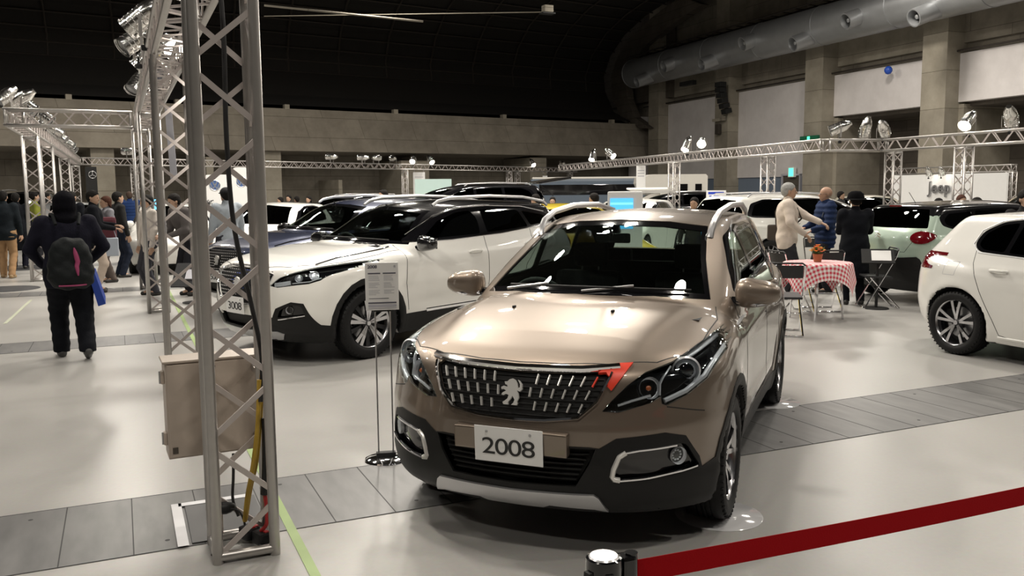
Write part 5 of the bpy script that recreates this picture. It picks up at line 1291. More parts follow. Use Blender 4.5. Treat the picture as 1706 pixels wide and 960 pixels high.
def person(name, loc, rz, label, H=1.70, build=1., feet=((0, .11), (0, -.11)), lift=(0, 0), hands=None, lean=0., head=(0, 0), skin=(.46, .29, .20), top=(.02, .02, .03), topt='jacket',
           legs=(.02, .02, .025), shoe=(.02, .018, .016), hair=(.01, .009, .008), hairt='short', coat=False, h=.018, wide=1., puffy=False, group=None, elbow=(-.6, .5), detail=True, bend=0., baggy=0.):
    k = H/1.70; root = empty(name, loc, rz, label, 'person', group)
    sk = mat('skin_%02d' % int(skin[0]*100), skin, .5); tm = mat('cloth_%02d_%02d_%02d' % tuple(int(c*99) for c in top), top, .85, noise=.15, nscale=12, bump=.4, bscale=45, spec=.15)
    lm = mat('cloth_%02d_%02d_%02d' % tuple(int(c*99) for c in legs), legs, .85, noise=.12, nscale=12, bump=.3, bscale=45, spec=.15); sm_ = mat('shoe_%02d' % int(shoe[0]*99), shoe, .5); hm = mat('hair_%02d_%02d' % (int(hair[0]*99), int(hair[2]*99)), hair, .75, bump=.6, bscale=90, spec=.15, noise=.3, nscale=40)
    A = lambda *v: np.array(v, float)*k
    hip = A(0, 0, .93); sl = math.sin(lean); cl = math.cos(lean)
    def T(v): v = np.array(v, float); r = v-hip; return hip+np.array([r[0]*cl+r[2]*sl, r[1], -r[0]*sl+r[2]*cl])
    sh = {1: T(A(0, .185*wide, 1.40)), -1: T(A(0, -.185*wide, 1.40))}; neck = T(A(0, 0, 1.44)); hc = T(A(.02, 0, 1.585))+A(.02*0, 0, 0)
    an = {}; kn = {}; hp = {}
    for sg, ft, lf in ((1, feet[0], lift[0]), (-1, feet[1], lift[1])):
        hp[sg] = A(0, .085*sg, .90); kn[sg], an[sg] = ik(hp[sg], A(ft[0]-.02, ft[1], .085+lf), .44*k, .42*k, (1, .1*sg, 0))
    el = {}; wr = {}
    hands = hands or ((.08, .27, .80), (.08, -.27, .80))
    for sg, hh in ((1, hands[0]), (-1, hands[1])):
        el[sg], wr[sg] = ik(sh[sg], A(*hh), .29*k, .26*k, (elbow[0], elbow[1]*sg, -.2))
    w = wide*build
    TP = [(.80, .155), (.90, .165), (1.05, .145), (1.25, .165), (1.36, .17), (1.43, .12), (1.47, .06)]; TD = [(.80, .10), (.90, .115), (1.05, .10), (1.25, .12), (1.38, .10), (1.46, .05)]
    def torso(p, inf, lo, hi, wm=1.):
        x = p[0]-hip[0]; z = p[2]-hip[2]; X = (x*cl-z*sl)/k; Z = (x*sl+z*cl+hip[2])/k; Y = p[1]/k
        a = sp(Z, TD)*(build)+inf; b = sp(Z, TP)*w*wm+inf; a = np.maximum(a, .02); b = np.maximum(b, .02)
        q = (np.sqrt((X/a)**2+(Y/b)**2)-1)*a*.9
        return smax(smax(q, lo-Z, .02), Z-hi, .03)*k
    ch, sh_ = math.cos(head[0]), math.sin(head[0]); cp, sp_ = math.cos(head[1]), math.sin(head[1])
    def hl(p):
        x, y, z = p[0]-hc[0], p[1]-hc[1], p[2]-hc[2]; x, y = x*ch+y*sh_, -x*sh_+y*ch; x, z = x*cp-z*sp_, x*sp_+z*cp; return (x/k, y/k, z/k)
    def headF(p):
        q = hl(p); d = smin(ell(q, (-.012, 0, .03), (.097, .076, .092)), ell(q, (.025, 0, -.04), (.066, .056, .078)), .03)
        d = smin(d, cap(q, (.085, 0, .015), (.104, 0, -.018), .010, .014), .014)
        for sg in (1, -1): d = smin(d, ell(q, (-.005, .078*sg, -.005), (.02, .010, .032)), .006)
        d = smin(d, cap(q, (.082, -.018, -.062), (.082, .018, -.062), .008, .008), .008)
        d = smax(d, -ell(q, (.098, .032, .012), (.016, .014, .010)), .01); d = smax(d, -ell(q, (.098, -.032, .012), (.016, .014, .010)), .01)
        return d*k
    def bodyF(x, y, z):
        p = (x, y, z); d = torso(p, -.012, .80, 1.44)
        for sg in (1, -1):
            d = smin(d, cap(p, hp[sg], kn[sg], .082*k*build, .052*k), .03); d = smin(d, cap(p, kn[sg], an[sg], .052*k, .034*k), .02)
            d = smin(d, cap(p, an[sg], an[sg]+A(.12, 0, -.045), .034*k, .028*k), .02)
            d = smin(d, cap(p, sh[sg], el[sg], .048*k*build, .038*k), .03); d = smin(d, cap(p, el[sg], wr[sg], .038*k, .025*k), .015)
        d = smin(d, cap(p, neck-A(.01, 0, .02), hc-A(.0, 0, .07), .052*k, .050*k), .02)
        return smin(d, headF(p), .012)
    pts = np.array([*sh.values(), *el.values(), *wr.values(), *kn.values(), *an.values(), hc, hip]); lo = pts.min(0)-.17; hi = pts.max(0)+.17; lo[2] = min(lo[2], 0)-.03
    P, Q = isosurf(bodyF, lo, hi, h); vs = [P]; fs = [Q.tolist()]; off = len(P); eye = []
    if detail:
        for sg in (1, -1):
            fd = wr[sg]-el[sg]; fd = fd/np.linalg.norm(fd); HF, l2, h2 = hand_F(wr[sg]+fd*.005, fd, (fd[2]*.3, .0 if abs(fd[2]) < .7 else sg, 1. if abs(fd[2]) < .7 else 0), k*1.02, sg, .35)
            P2, Q2 = isosurf(HF, l2, h2, .0075); vs.append(P2); fs.append((Q2+off).tolist()); off += len(P2)
    me = bpy.data.meshes.new('body'); F_ = [f for g in fs for f in g]; V_ = np.concatenate(vs).tolist(); ns = len(F_)
    if hairt != 'hood':
        for sg in (1, -1):
            bmv = []
            c = np.array([.091, .032*sg, .010])*k; y_, z_ = c[1], c[2]; x_ = c[0]; x1, z1 = x_*cp+z_*sp_, -x_*sp_+z_*cp; wx, wy = x1*ch-y_*sh_, x1*sh_+y_*ch
            e = hc+np.array([wx, wy, z1]); b0 = len(V_); r = .011*k
            V_ += [list(e+np.array(v)*r) for v in ((1, 0, 0), (-1, 0, 0), (0, 1, 0), (0, -1, 0), (0, 0, .7), (0, 0, -.7))]
            F_ += [[b0+i for i in t] for t in ((0, 2, 4), (2, 1, 4), (1, 3, 4), (3, 0, 4), (2, 0, 5), (1, 2, 5), (3, 1, 5), (0, 3, 5))]
    me.from_pydata(V_, [], F_); me.materials.append(sk); me.materials.append(M('plate_ink')); me.polygons.foreach_set('material_index', [0]*ns+[1]*(len(F_)-ns)); me.polygons.foreach_set('use_smooth', [True]*len(F_)); link('body', me, root)
    inf = .030 if puffy else .016; low = .42 if coat else .74; cuff = .02
    def topF(x, y, z):
        p = (x, y, z); d = torso(p, inf+(.012 if topt == 'sweater' else 0), max(low, .70), 1.455)
        if coat:
            d = smin(d, smax(cap((p[0], p[1]*.8, p[2]), hip+A(0, 0, .05), A(.0, 0, low), .155*k, .19*k), A(0, 0, low)[2]-p[2], .02), .05)
        for sg in (1, -1):
            e2 = wr[sg]-(wr[sg]-el[sg])*cuff
            d = smin(d, cap(p, sh[sg], el[sg], (.066+inf*.5)*k*build, (.052+inf*.5)*k), .035); d = smin(d, cap(p, el[sg], e2, (.052+inf*.5)*k, (.038+inf*.3)*k), .02)
        d = smin(d, cap(p, neck-A(0, 0, .01), neck+A(.005, 0, .03), .075*k, .068*k), .02)
        if puffy: d = d+.006*np.sin(p[2]*75/k)
        else: d = d+.004*np.sin(p[2]*38+p[1]*9)*np.sin(p[1]*20+p[2]*7)
        return d
    o = link(topt, iso_mesh(topt, topF, lo, hi, h, tm), root)
    def legF(x, y, z):
        p = (x, y, z); d = torso(p, .008, .80, 1.0)
        for sg in (1, -1):
            d = smin(d, cap(p, hp[sg], kn[sg], (.098+baggy)*k*build, (.072+baggy)*k), .03); d = smin(d, cap(p, kn[sg], an[sg]+A(0, 0, -.02), (.072+baggy)*k, (.062+baggy*.8)*k), .02)
            d = smax(d, an[sg][2]-.035*k-p[2]-.6*np.maximum(0, np.abs(p[0]-an[sg][0])+np.abs(p[1]-an[sg][1])-.15), .01)
        return d+.004*np.sin(p[2]*60)*np.sin(p[0]*30+p[1]*12)
    link('trousers', iso_mesh('trousers', legF, lo, hi, h, lm), root)
    for sg, lf in ((1, lift[0]), (-1, lift[1])):
        a = an[sg]; tl = A(.14, .012*sg, -.055 if lf < .03 else -.10); he = a+A(-.045, 0, -.05 if lf < .03 else -.03)
        def SF(x, y, z):
            p = (x, y, z); d = cap(p, he, a+tl, .042*k, .036*k); d = smin(d, cap(p, a, a+A(0, 0, -.04), .05*k, .045*k), .02)
            return smax(d, (max(0, he[2]-.04*k) if lf < .03 else -9)-p[2], .008)
        link('shoe', iso_mesh('shoe', SF, a-.2, a+.25, .012, sm_), root)
    if hairt == 'hood':
        def HF(x, y, z):
            q = hl((x, y, z)); d = ell(q, (-.02, 0, .01), (.130, .112, .145)); d = smin(d, cap(q, (-.03, 0, -.08), (-.05, 0, -.16), .10, .12), .04); d = smax(d, -ell(q, (.13, 0, -.01), (.09, .075, .10)), .02)
            return d+.003*np.sin(q[2]*60)
        link('hood', iso_mesh('hood', HF, hc-.26, hc+.24, h, tm if topt == 'x' else M('cloth_hood')), root)
    elif hairt != 'bald':
        long = hairt == 'long'
        def HF(x, y, z):
            q = hl((x, y, z)); d = ell(q, (-.018, 0, .038), (.104, .085, .097)); 
            if long: d = smin(d, ell(q, (-.045, 0, -.05), (.065, .085, .12)), .04)
            else: d = smin(d, ell(q, (-.055, 0, -.01), (.055, .070, .065)), .03)
            d = smax(d, -(smax(.045-q[0]*0-(-q[0])*0-q[0]*.0, q[2]*0-1, .01))*0-1, .01) if False else d
            face = np.maximum(.052+.0*q[0]-q[2]*-.0, 0)*0
            cutp = (q[0]-.035)*.9-(q[2]-.035)*.9   # everything in front of and under the fringe is face
            d = smax(d, cutp-.012, .012)
            return d+.002*np.sin(q[1]*140)*np.sin(q[2]*90)
        link('hair', iso_mesh('hair', HF, hc-.24, hc+.2, .012, hm), root)
    if hairt == 'cap':
        def CF(x, y, z):
            q = hl((x, y, z)); d = ell(q, (-.012, 0, .045), (.108, .09, .098)); d = smax(d, .035-q[2], .01); return smin(d, smax(ell(q, (.09, 0, .045), (.075, .07, .012)), -1+0*q[0], .01), .01)
        link('cap', iso_mesh('cap', CF, hc-.2, hc+.25, .012, M('gloss_black') if False else mat('cap_black', (.01, .01, .012), .9)), root)
    root['_j'] = 0; del root['_j']
    return root, dict(hc=hc, neck=neck, wr=wr, el=el, sh=sh, hip=hip, T=T, A=A, k=k, hl=hl)
mat('cloth_hood', (.004, .004, .006), .95, bump=.3, bscale=50, spec=.08)
def bag_mesh(F, lo, hi, m, h=.014): return iso_mesh('bag', F, lo, hi, h, m)
HA = lambda px, py: gnd(px, py)
fx = lambda a: R_(a)   # heading: angle of the forward axis in the hall plane
# hooded man walking away
p = gnd(124, 596); 
r1, J = person('person', (p.x, p.y, 0), fx(97), 'person in dark hooded jacket walking away with a backpack, left foreground', H=1.66, build=1.22, wide=1.12, feet=((.18, .10), (-.25, -.11)), lift=(0, .05), hands=((.20, .22, .96), (.22, -.22, .98)), lean=.06, baggy=.022,
    top=(.008, .008, .016), topt='jacket', legs=(.005, .006, .009), shoe=(.05, .05, .048), hairt='hood', puffy=False, elbow=(-.35, .8), h=.015)
def BP(x, y, z):
    q = (x, y, z); X, Y, Z = abs(x+.26)/.13, abs(y)/(.20-.12*(z-.98)), abs(z-.98)/.255; d = ((X**3+Y**3.2+Z**3.2)**(1/3.1)-1)*.13; d = smin(d, ell(q, (-.36, 0, .86), (.07, .15, .12)), .03); return smax(d, x+.155, .02)+.004*np.sin(z*50)*np.sin(y*40)
bp = link('backpack', iso_mesh('backpack', BP, (-.5, -.3, .6), (-.1, .3, 1.4), .016, mat('pack_cloth', (.004, .006, .007), .7, noise=.2, bump=.4, spec=.25)), None); bp.location = (p.x, p.y, 0); bp.rotation_euler = (0, 0, fx(97)); tag(bp, 'black backpack with a pink stripe on the back of the hooded person', 'backpack')
mb = MB()
def bps(y, z, dz=.0):
    x = -.12
    for i in range(60):
        if BP(np.array(x), np.array(y), np.array(z)) < 0: pass
        x -= .008
        if BP(np.array(x), np.array(y), np.array(z)) > 0 and x < -.25: break
    return (x-.004, y, z)
pts = [bps(-.03-.05*i/6*(1 if i < 4 else .4), 1.14-.045*i) for i in range(7)]
mb.tube([Vector(q) for q in pts], .016, mat('pink_cloth', (.28, .035, .11), .7), 8, rr=[.006, .018, .022, .022, .02, .015, .006]); mb.build('pink_stripe', None, bp)
mb = MB(); mb.tube([Vector(bps(y, .775)) for y in (-.12, -.08, -.04, 0, .04, .08, .12)], .008, M('pink_cloth')); mb.build('pink_piping', None, bp)
for sg in (1, -1):
    mb = MB(); mb.tube([(-.16, .10*sg, 1.36), (-.08, .12*sg, 1.46), (.05, .13*sg, 1.46), (.16, .13*sg, 1.32), (.15, .14*sg, 1.15)], .016, M('pack_cloth')); mb.build('shoulder_strap', None, bp)
mb = MB(); BLU = mat('blue_bag', (.01, .045, .30), .45, noise=.1)
T_ = Matrix.Rotation(R_(8), 4, 'X')
v = [(-.10, -.16, .88), (.04, -.19, .90), (.06, -.26, .58), (-.10, -.24, .52), (-.10, -.22, .88), (.04, -.25, .90), (.06, -.33, .60), (-.10, -.31, .54)]
mb.add([Vector(q) for q in v], [(0, 1, 2, 3), (4, 7, 6, 5), (0, 4, 5, 1), (1, 5, 6, 2), (2, 6, 7, 3), (3, 7, 4, 0)], BLU)
mb.tube([(-.06, -.19, .88), (.05, -.20, 1.0), (.02, -.21, .89)], .006, BLU)
bb = mb.build('shopping_bag'); bb.location = (p.x, p.y, 0); bb.rotation_euler = (0, 0, fx(97)); tag(bb, 'bright blue carrier bag hanging from the hooded person\'s right arm', 'bag')
# visitors at the left
def crowd(px, py, D=None, deg=0, label='', **k):
    q = gnd(px, py) if D is None else at(px, py, D); return person('person', (q.x, q.y, 0), fx(deg), label, h=k.pop('h', .022), **k)
crowd(14, 463, None, 80, 'person in dark coat and tan trousers walking at the far left edge', H=1.72, build=1.15, top=(.010, .014, .018), legs=(.34, .21, .11), shoe=(.3, .2, .1), coat=False, feet=((.1, .1), (-.1, -.1)))
crowd(34, 448, None, 85, 'person in black coat holding a pale bag, partly hidden at the far left', H=1.68, top=(.008, .008, .010), legs=(.01, .01, .012), coat=True)
crowd(64, 440, 21, 10, 'person in olive green jacket standing behind the far left towers', H=1.70, top=(.22, .24, .04), legs=(.03, .03, .035), head=(.2, 0))
crowd(84, 430, 27, 20, 'person in dark coat whose head shows behind the hooded man', H=1.68, top=(.02, .02, .02))
crowd(128, 470, 18.5, 60, 'person in black standing right behind the hooded man', H=1.70, top=(.006, .006, .008), build=1.1)
crowd(163, 487, None, 0, 'person in black jacket and cream trousers facing right', H=1.70, build=1.12, top=(.007, .007, .008), legs=(.52, .43, .36), hands=((.32, .10, 1.12), (.30, -.12, 1.08)), head=(-.5, .1))
crowd(185, 470, None, 200, 'person with brown hair and white face mask, grey top, holding a burgundy coat', H=1.60, top=(.20, .20, .22), legs=(.10, .08, .07), hair=(.05, .018, .010), hairt='long', hands=((.26, .10, 1.0), (.26, -.06, 1.0)))
crowd(203, 462, None, 20, 'person in dark suit with white collar beside the masked person', H=1.68, top=(.012, .013, .02), legs=(.015, .02, .035), coat=False)
crowd(222, 440, 24.5, 95, 'person in blue padded jacket and khaki trousers seen from behind', H=1.70, build=1.18, top=(.012, .030, .10), legs=(.36, .30, .20), puffy=True, hair=(.06, .04, .03))
crowd(252, 450, 14.2, 200, 'person in white shirt glimpsed behind the third tower', H=1.62, top=(.6, .55, .5), legs=(.05, .05, .06))
crowd(320, 480, 14.2, 205, 'person in grey jacket leaning over, behind the nearest tower', H=1.68, build=1.15, top=(.10, .09, .088), legs=(.02, .02, .025), lean=.35, hands=((.42, .14, 1.0), (.42, -.10, 1.02)), hair=(.012, .010, .009), head=(0, .2))
crowd(383, 470, 14.4, 110, 'person in pale grey jacket and black cap seen from behind the blue car', H=1.72, build=1.1, top=(.36, .40, .44), legs=(.04, .04, .05), hairt='cap', feet=((0, .1), (0, -.1)))
# a burgundy coat, tote and catalogue carried by the visitors
mb = MB(); q = gnd(185, 470); mb.box((q.x-.02, q.y-.28, 1.02), (.34, .14, .42), mat('burgundy', (.07, .012, .02), .9), bev=.06); tag(mb.build('folded_coat'), 'burgundy coat draped over the masked person\'s arm', 'coat')
mb = MB(); mb.box((q.x+.06, q.y-.34, .68), (.22, .06, .34), mat('pale_bag', (.34, .38, .44), .6), bev=.02); mb.tube([(q.x-.02, q.y-.34, .84), (q.x+.02, q.y-.34, 1.0), (q.x+.1, q.y-.34, 1.0), (q.x+.14, q.y-.34, .84)], .006, 'pale_bag'); tag(mb.build('tote_bag'), 'pale grey tote bag held by the masked person', 'bag')
mb = MB(); q = gnd(34, 448); mb.box((q.x+.25, q.y-.25, .75), (.05, .10, .5), 'white_print', bev=.01); tag(mb.build('paper_bag'), 'narrow white paper bag carried at the far left', 'bag')
# heads along the back
bgp = [(470, 26.5, 'dark-haired person far behind the pale car roof, left of two others', (.02, .02, .02)), (484, 27, 'taller person with black hair behind the pale car roof', (.03, .03, .04)), (497, 27.4, 'person in brown jacket behind the pale car roof', (.10, .06, .05)), (517, 26.6, 'person with black bob hair beside the black roof', (.02, .02, .02)), (641, 19, 'person with dark round hair behind the white car roof', (.03, .03, .03)),
       (893, 18.5, 'person in pale scarf behind the rear of the white sport utility car', (.35, .33, .28)), (921, 21, 'person in red top beside the yellow car', (.45, .10, .10)), (1156, 15, 'person looking out between the motorhome and the bronze roof', (.03, .03, .03)), (1371, 22, 'person behind the people carrier, left of another head', (.03, .03, .03)), (1398, 22.6, 'person with a broad face behind the people carrier windscreen', (.03, .03, .03)),
       (1561, 15, 'person with short dark hair in front of the panel lettered Jeep, leftmost', (.02, .02, .02)), (1598, 15.6, 'person with brown hair in front of the panel lettered Jeep, middle', (.06, .03, .03)), (1624, 14.8, 'person with long black hair in front of the panel lettered Jeep, rightmost', (.02, .02, .02)), (990, 16.6, 'person in cream hood near the screen stand', (.5, .46, .38)), (1190, 30, 'person in black near the blue and white sign', (.02, .02, .02))]
hts = {484: 1.56, 517: 1.52, 641: 1.68, 1598: 1.50, 1561: 1.45, 1624: 1.46, 1156: 1.50, 893: 1.56, 990: 1.58, 921: 1.48, 470: 1.50, 497: 1.52, 1371: 1.58, 1398: 1.55, 1190: 1.55}
for i, (px, D, lab, c) in enumerate(bgp):
    crowd(px, 400, D, 180+60*math.sin(i*2.3)+(60 if px > 1000 else 0), lab, H=hts.get(px, 1.66), top=c, h=.032, detail=False, hairt='long' if px in (517, 1624, 1598) else 'short', hair=(.02, .012, .009) if px != 1598 else (.07, .03, .02))
crowd(1703, 420, 10.5, 250, 'person in dark coat at the very right edge of the frame', H=1.60, top=(.012, .012, .016), coat=True, h=.026)
# the two men talking by the table and the visitor in black
q = gnd(1308, 497); rA, JA_ = person('person', (q.x, q.y, 0), fx(-38), 'white-haired person in cream knitted sweater, reaching forward beside the table', H=1.72, build=1.12, top=(.62, .54, .47), topt='sweater', legs=(.03, .03, .035), hair=(.34, .34, .33), hands=((.52, .06, 1.10), (.22, -.24, .98)), feet=((.02, .1), (-.05, -.12)), h=.014, elbow=(-.5, .5))
mb = MB(); TT = JA_['A']
SB = mat('satchel', (.05, .038, .03), .7)
mb.box((-.12, .30, .98), (.30, .10, .24), SB, bev=.03); mb.box((-.12, .352, 1.03), (.26, .012, .13), SB, bev=.01)
mb.tube([(-.14, .30, 1.08), (-.16, .20, 1.30), (-.05, .02, 1.515), (.13, -.10, 1.36), (.20, -.03, 1.20), (.10, .27, 1.06)], .012, SB)
b = mb.build('shoulder_bag'); b.location = (q.x, q.y, 0); b.rotation_euler = (0, 0, fx(-38)); tag(b, 'dark shoulder bag hanging at the side of the white-haired person', 'bag')
q = gnd(1372, 488); rB, JB_ = person('person', (q.x, q.y, 0), fx(158), 'bald person with glasses in navy padded jacket facing the white-haired person', H=1.66, build=1.1, top=(.014, .026, .070), legs=(.02, .02, .03), hairt='bald', skin=(.42, .25, .17), hands=((.26, .14, 1.02), (.28, -.14, 1.06)), puffy=True, h=.016)
mb = MB()
for sg in (1, -1): mb.tube([JB_['hc']+np.array([.10, .030*sg+.018*math.cos(a), .012+.015*math.sin(a)]) for a in [2*PI*i/12 for i in range(13)]], .0022, 'steel', 6); mb.tube([JB_['hc']+np.array([.10, .048*sg, .015]), JB_['hc']+np.array([.0, .080*sg, .012])], .002, 'steel', 6)
mb.build('spectacles', None, rB)
mb = MB(); mb.box((-.05, -.30, .98), (.24, .10, .20), mat('grey_bag', (.10, .12, .15), .8), bev=.04); mb.tube([(-.05, -.28, 1.06), (-.05, -.05, 1.48), (.10, .16, 1.30), (.12, .15, 1.2)], .008, 'grey_bag'); b = mb.build('shoulder_bag'); b.location = (q.x, q.y, 0); b.rotation_euler = (0, 0, fx(158)); tag(b, 'grey cross-body bag worn by the bald person', 'bag')
q = gnd(1420, 507); rC, JC_ = person('person', (q.x, q.y, 0), fx(58), 'person in long black coat and black hat seen from behind, right of the table', H=1.56, build=1.18, top=(.004, .004, .005), legs=(.005, .005, .006), coat=True, hands=((.34, .06, 1.10), (.34, -.10, 1.12)), head=(0, .25), h=.015, puffy=False)
hc = JC_['hc']; mb = MB(); mb.lathe([(.0, .155), (.06, .15), (.10, .12), (.115, .07), (.12, .045), (.165, .035), (.17, .028), (.12, .03), (.10, .04)], mat('hat_black', (.004, .004, .005), .95, spec=.08), 24, M4=Matrix.Translation(Vector(hc))); mb.build('hat', None, rC)
mb = MB(); mb.box((.40, 0, 1.18), (.01, .22, .30), 'white_print', M4=Matrix.Rotation(R_(-50), 4, 'Y')) if False else mb.box((.36, -.02, 1.22), (.24, .20, .012), 'white_print', M4=Matrix.Rotation(R_(-35), 4, 'Y')); b = mb.build('leaflet'); b.location = (q.x, q.y, 0); b.rotation_euler = (0, 0, fx(58)); tag(b, 'cream leaflet read by the person in the black coat', 'leaflet')
# ------------------------------------------------------------------ things on the stand
def price_stand():
    root = empty('sign_stand', (1.43, 5.12, 0), 0, 'slim sign stand on a round chrome base holding a sheet headed 2008', 'sign stand')
    vd = Vector((-1.43, -5.12, 0)).normalized(); ang = math.atan2(vd.y, vd.x)
    root.rotation_euler = (0, 0, ang+R_(3))   # local x faces the camera
    mb = MB(); mb.lathe([(0, .028), (.06, .028), (.10, .022), (.13, .010), (.135, .0), (0, 0)], 'chrome', 48); mb.build('base', None, root)
    mb = MB(); mb.box((0, 0, .035), (.05, .12, .03), 'dark_plastic', bev=.006); mb.build('base_block', None, root)
    for y in (.045, -.045): m2 = MB(); m2.tube([(0, y, .04), (0, y, .96)], .005, 'steel', 10); m2.build('rod', None, root)
    mb = MB(); mb.box((.0, 0, .955), (.02, .11, .05), 'dark_plastic', bev=.005); mb.build('clamp', None, root)
    mb = MB(); mb.box((.012, 0, 1.085), (.006, .20, .29), 'white_print', bev=.002); sh = mb.build('price_sheet', None, root)
    mb = MB(); mb.box((.0115, 0, 1.085), (.003, .208, .298), 'lens_glass'); mb.build('sleeve', None, sh) if False else None
    R3 = Matrix(((0, 0, 1), (1, 0, 0), (0, 1, 0))).to_4x4()
    def tx(s, size, y, z, m='dark_ink', bold=.0, sx=1.):
        o = link('printed_text', text_mesh(s, size, m, 'printed_text', .0004, bold=bold, sx=sx, align='LEFT'), sh); o.matrix_local = Matrix.Translation((.0156, y, z)) @ R3
    tx('2008', .026, -.085, 1.205, bold=.001, sx=1.1)
    mb = MB()
    mb.box((.0155, -.046, 1.165), (.001, .075, .008), 'dark_ink'); mb.box((.0155, .045, 1.165), (.001, .078, .008), 'dark_ink')
    for cx_, n_ in ((-.046, 14), (.045, 13)):
        for i in range(n_):
            if i % 5 == 4: continue
            ww = .068*(.6+.4*random.random()); mb.box((.0155, cx_-.034+ww/2, 1.150-.0088*i), (.0008, ww, .0026), 'grey_ink')
    mb.box((.0155, -.02, 1.012), (.001, .12, .0035), 'dark_ink'); mb.box((.0155, 0, .985), (.001, .17, .009), 'dark_ink'); mb.box((.0155, 0, .967), (.001, .17, .018), mat('pale_ink', (.45, .45, .5), .6)); mb.box((.0155, 0, .951), (.001, .17, .005), 'grey_ink')
    mb.build('printed_table', None, sh)
    mb = MB(); mb.prism(LION, lambda a, b, h: Vector((.0155+h, .078+a*.018, 1.205+b*.018)), .0006, 'grey_ink'); mb.build('printed_emblem', None, sh)
price_stand()
# belt barrier in front
p = at(1005, 925, 1.6); p = gnd(1006, 925, .95)
root = empty('barrier_post', (p.x, p.y, 0), 0, 'black barrier post with a steel cap and red belt, bottom centre of the frame', 'barrier')
mb = MB(); mb.lathe([(0, .952), (.027, .95), (.030, .947)], 'satin_silver', 32); mb.build('cap', None, root, None)
mb = MB(); mb.lathe([(.030, .947), (.035, .945), (.036, .93), (.036, .915), (.032, .914), (.032, .88)], 'gloss_black', 32); mb.build('cap_ring', None, root)
mb = MB(); mb.lathe([(.031, .93), (.031, .02)], 'steel', 32); mb.lathe([(0, .03), (.10, .03), (.17, .012), (.175, 0)], 'gloss_black', 40); mb.build('post', None, root)
bd = gnd(1706, 821, .90); q = Vector((p.x, p.y, 0)); far = (Vector((bd.x, bd.y, 0))-q); n_ = far.normalized(); ang = math.atan2(n_.y, n_.x)
mb = MB(); mb.box(n_*.05+Vector((0, 0, .902)), (.03, .036, .08), 'gloss_black', ang, bev=.006); mb.tube([n_*.062+Vector((0, 0, .865)), n_*.062+Vector((0, 0, .945))], .013, 'gloss_black', 14); mb.build('belt_cassette', None, root)
mb = MB()
for a in (100, 190, 260): c = Vector((math.cos(R_(a)+ang), math.sin(R_(a)+ang), 0))*.037; mb.box(c+Vector((0, 0, .90)), (.012, .02, .05), 'dark_plastic', R_(a)+ang, bev=.003)
mb.build('belt_slots', None, root)
mb = MB(); N = 24; L = far.length*1.7; vs = []; sd = Vector((-n_.y, n_.x, 0))*.0006
for i in range(N+1):
    c = n_*(.062+L*i/N)+Vector((0, 0, .903-.012*math.sin(PI*i/N)))
    vs += [c+sd+Vector((0, 0, .024)), c+sd-Vector((0, 0, .024)), c-sd-Vector((0, 0, .024)), c-sd+Vector((0, 0, .024))]
fs = []
for i in range(N):
    for k_ in range(4): fs.append((4*i+k_, 4*i+(k_+1) % 4, 4*i+4+(k_+1) % 4, 4*i+4+k_))
mb.add(vs, fs, 'belt_red'); mb.build('belt', None, root)
# glossy discs under the tyres of the bronze car
hx = lambda x, y: Vector((2.15864+x*math.cos(R_(-136.4837))-y*math.sin(R_(-136.4837)), 4.06214+x*math.sin(R_(-136.4837))+y*math.cos(R_(-136.4837)), 0))
mat('disc_white', (.62, .62, .63), .08, 0, .5)
for (x, y, lab) in ((0, .80, 'front left'), (-2.538, .80, 'rear left')):
    c = hx(x, y); mb = MB(); mb.lathe([(0, .004), (.215, .004), (.22, .001)], 'disc_white', 48, M4=Matrix.Translation(c)); tag(mb.build('floor_disc'), 'round glossy white protector disc under the '+lab+' tyre of the bronze car', 'disc')
# table with gingham cloth, flowers and folding chairs
def gingham():
    m = bpy.data.materials.new('gingham'); m.use_nodes = True; nt = m.node_tree; b = nt.nodes['Principled BSDF']; L = nt.links.new
    tc = nt.nodes.new('ShaderNodeTexCoord'); sx = nt.nodes.new('ShaderNodeSeparateXYZ'); L(tc.outputs['UV'], sx.inputs[0]); su = None
    outs = []
    for i in (0, 1):
        w_ = nt.nodes.new('ShaderNodeMath'); w_.operation = 'MULTIPLY'; w_.inputs[1].default_value = 1; L(sx.outputs[i], w_.inputs[0])
        f = nt.nodes.new('ShaderNodeMath'); f.operation = 'FRACT'; L(w_.outputs[0], f.inputs[0]); g = nt.nodes.new('ShaderNodeMath'); g.operation = 'GREATER_THAN'; g.inputs[1].default_value = .5; L(f.outputs[0], g.inputs[0]); outs.append(g)
    a = nt.nodes.new('ShaderNodeMath'); a.operation = 'ADD'; L(outs[0].outputs[0], a.inputs[0]); L(outs[1].outputs[0], a.inputs[1]); h = nt.nodes.new('ShaderNodeMath'); h.operation = 'MULTIPLY'; h.inputs[1].default_value = .5; L(a.outputs[0], h.inputs[0])
    cr = nt.nodes.new('ShaderNodeValToRGB'); cr.color_ramp.elements[0].color = (.80, .76, .74, 1); cr.color_ramp.elements[1].color = (.55, .03, .06, 1); L(h.outputs[0], cr.inputs[0]); L(cr.outputs[0], b.inputs['Base Color']); b.inputs['Roughness'].default_value = .85
    _M['gingham'] = m; return m
gingham()
tp = gnd(1362, 437, .72); tc_ = Vector((tp.x, tp.y, 0))
root = empty('table', tc_, 0, 'small round table hidden under the red gingham cloth', 'table')
mb = MB(); mb.lathe([(0, .712), (.40, .712), (.41, .70), (.40, .69), (0, .69)], 'satin_silver', 32); mb.build('tabletop', None, root)
for k_ in range(4): m2 = MB(); a = PI/4+k_*PI/2; m2.tube([(.28*math.cos(a), .28*math.sin(a), .69), (.32*math.cos(a), .32*math.sin(a), 0)], .014, 'chrome'); m2.build('leg', None, root)
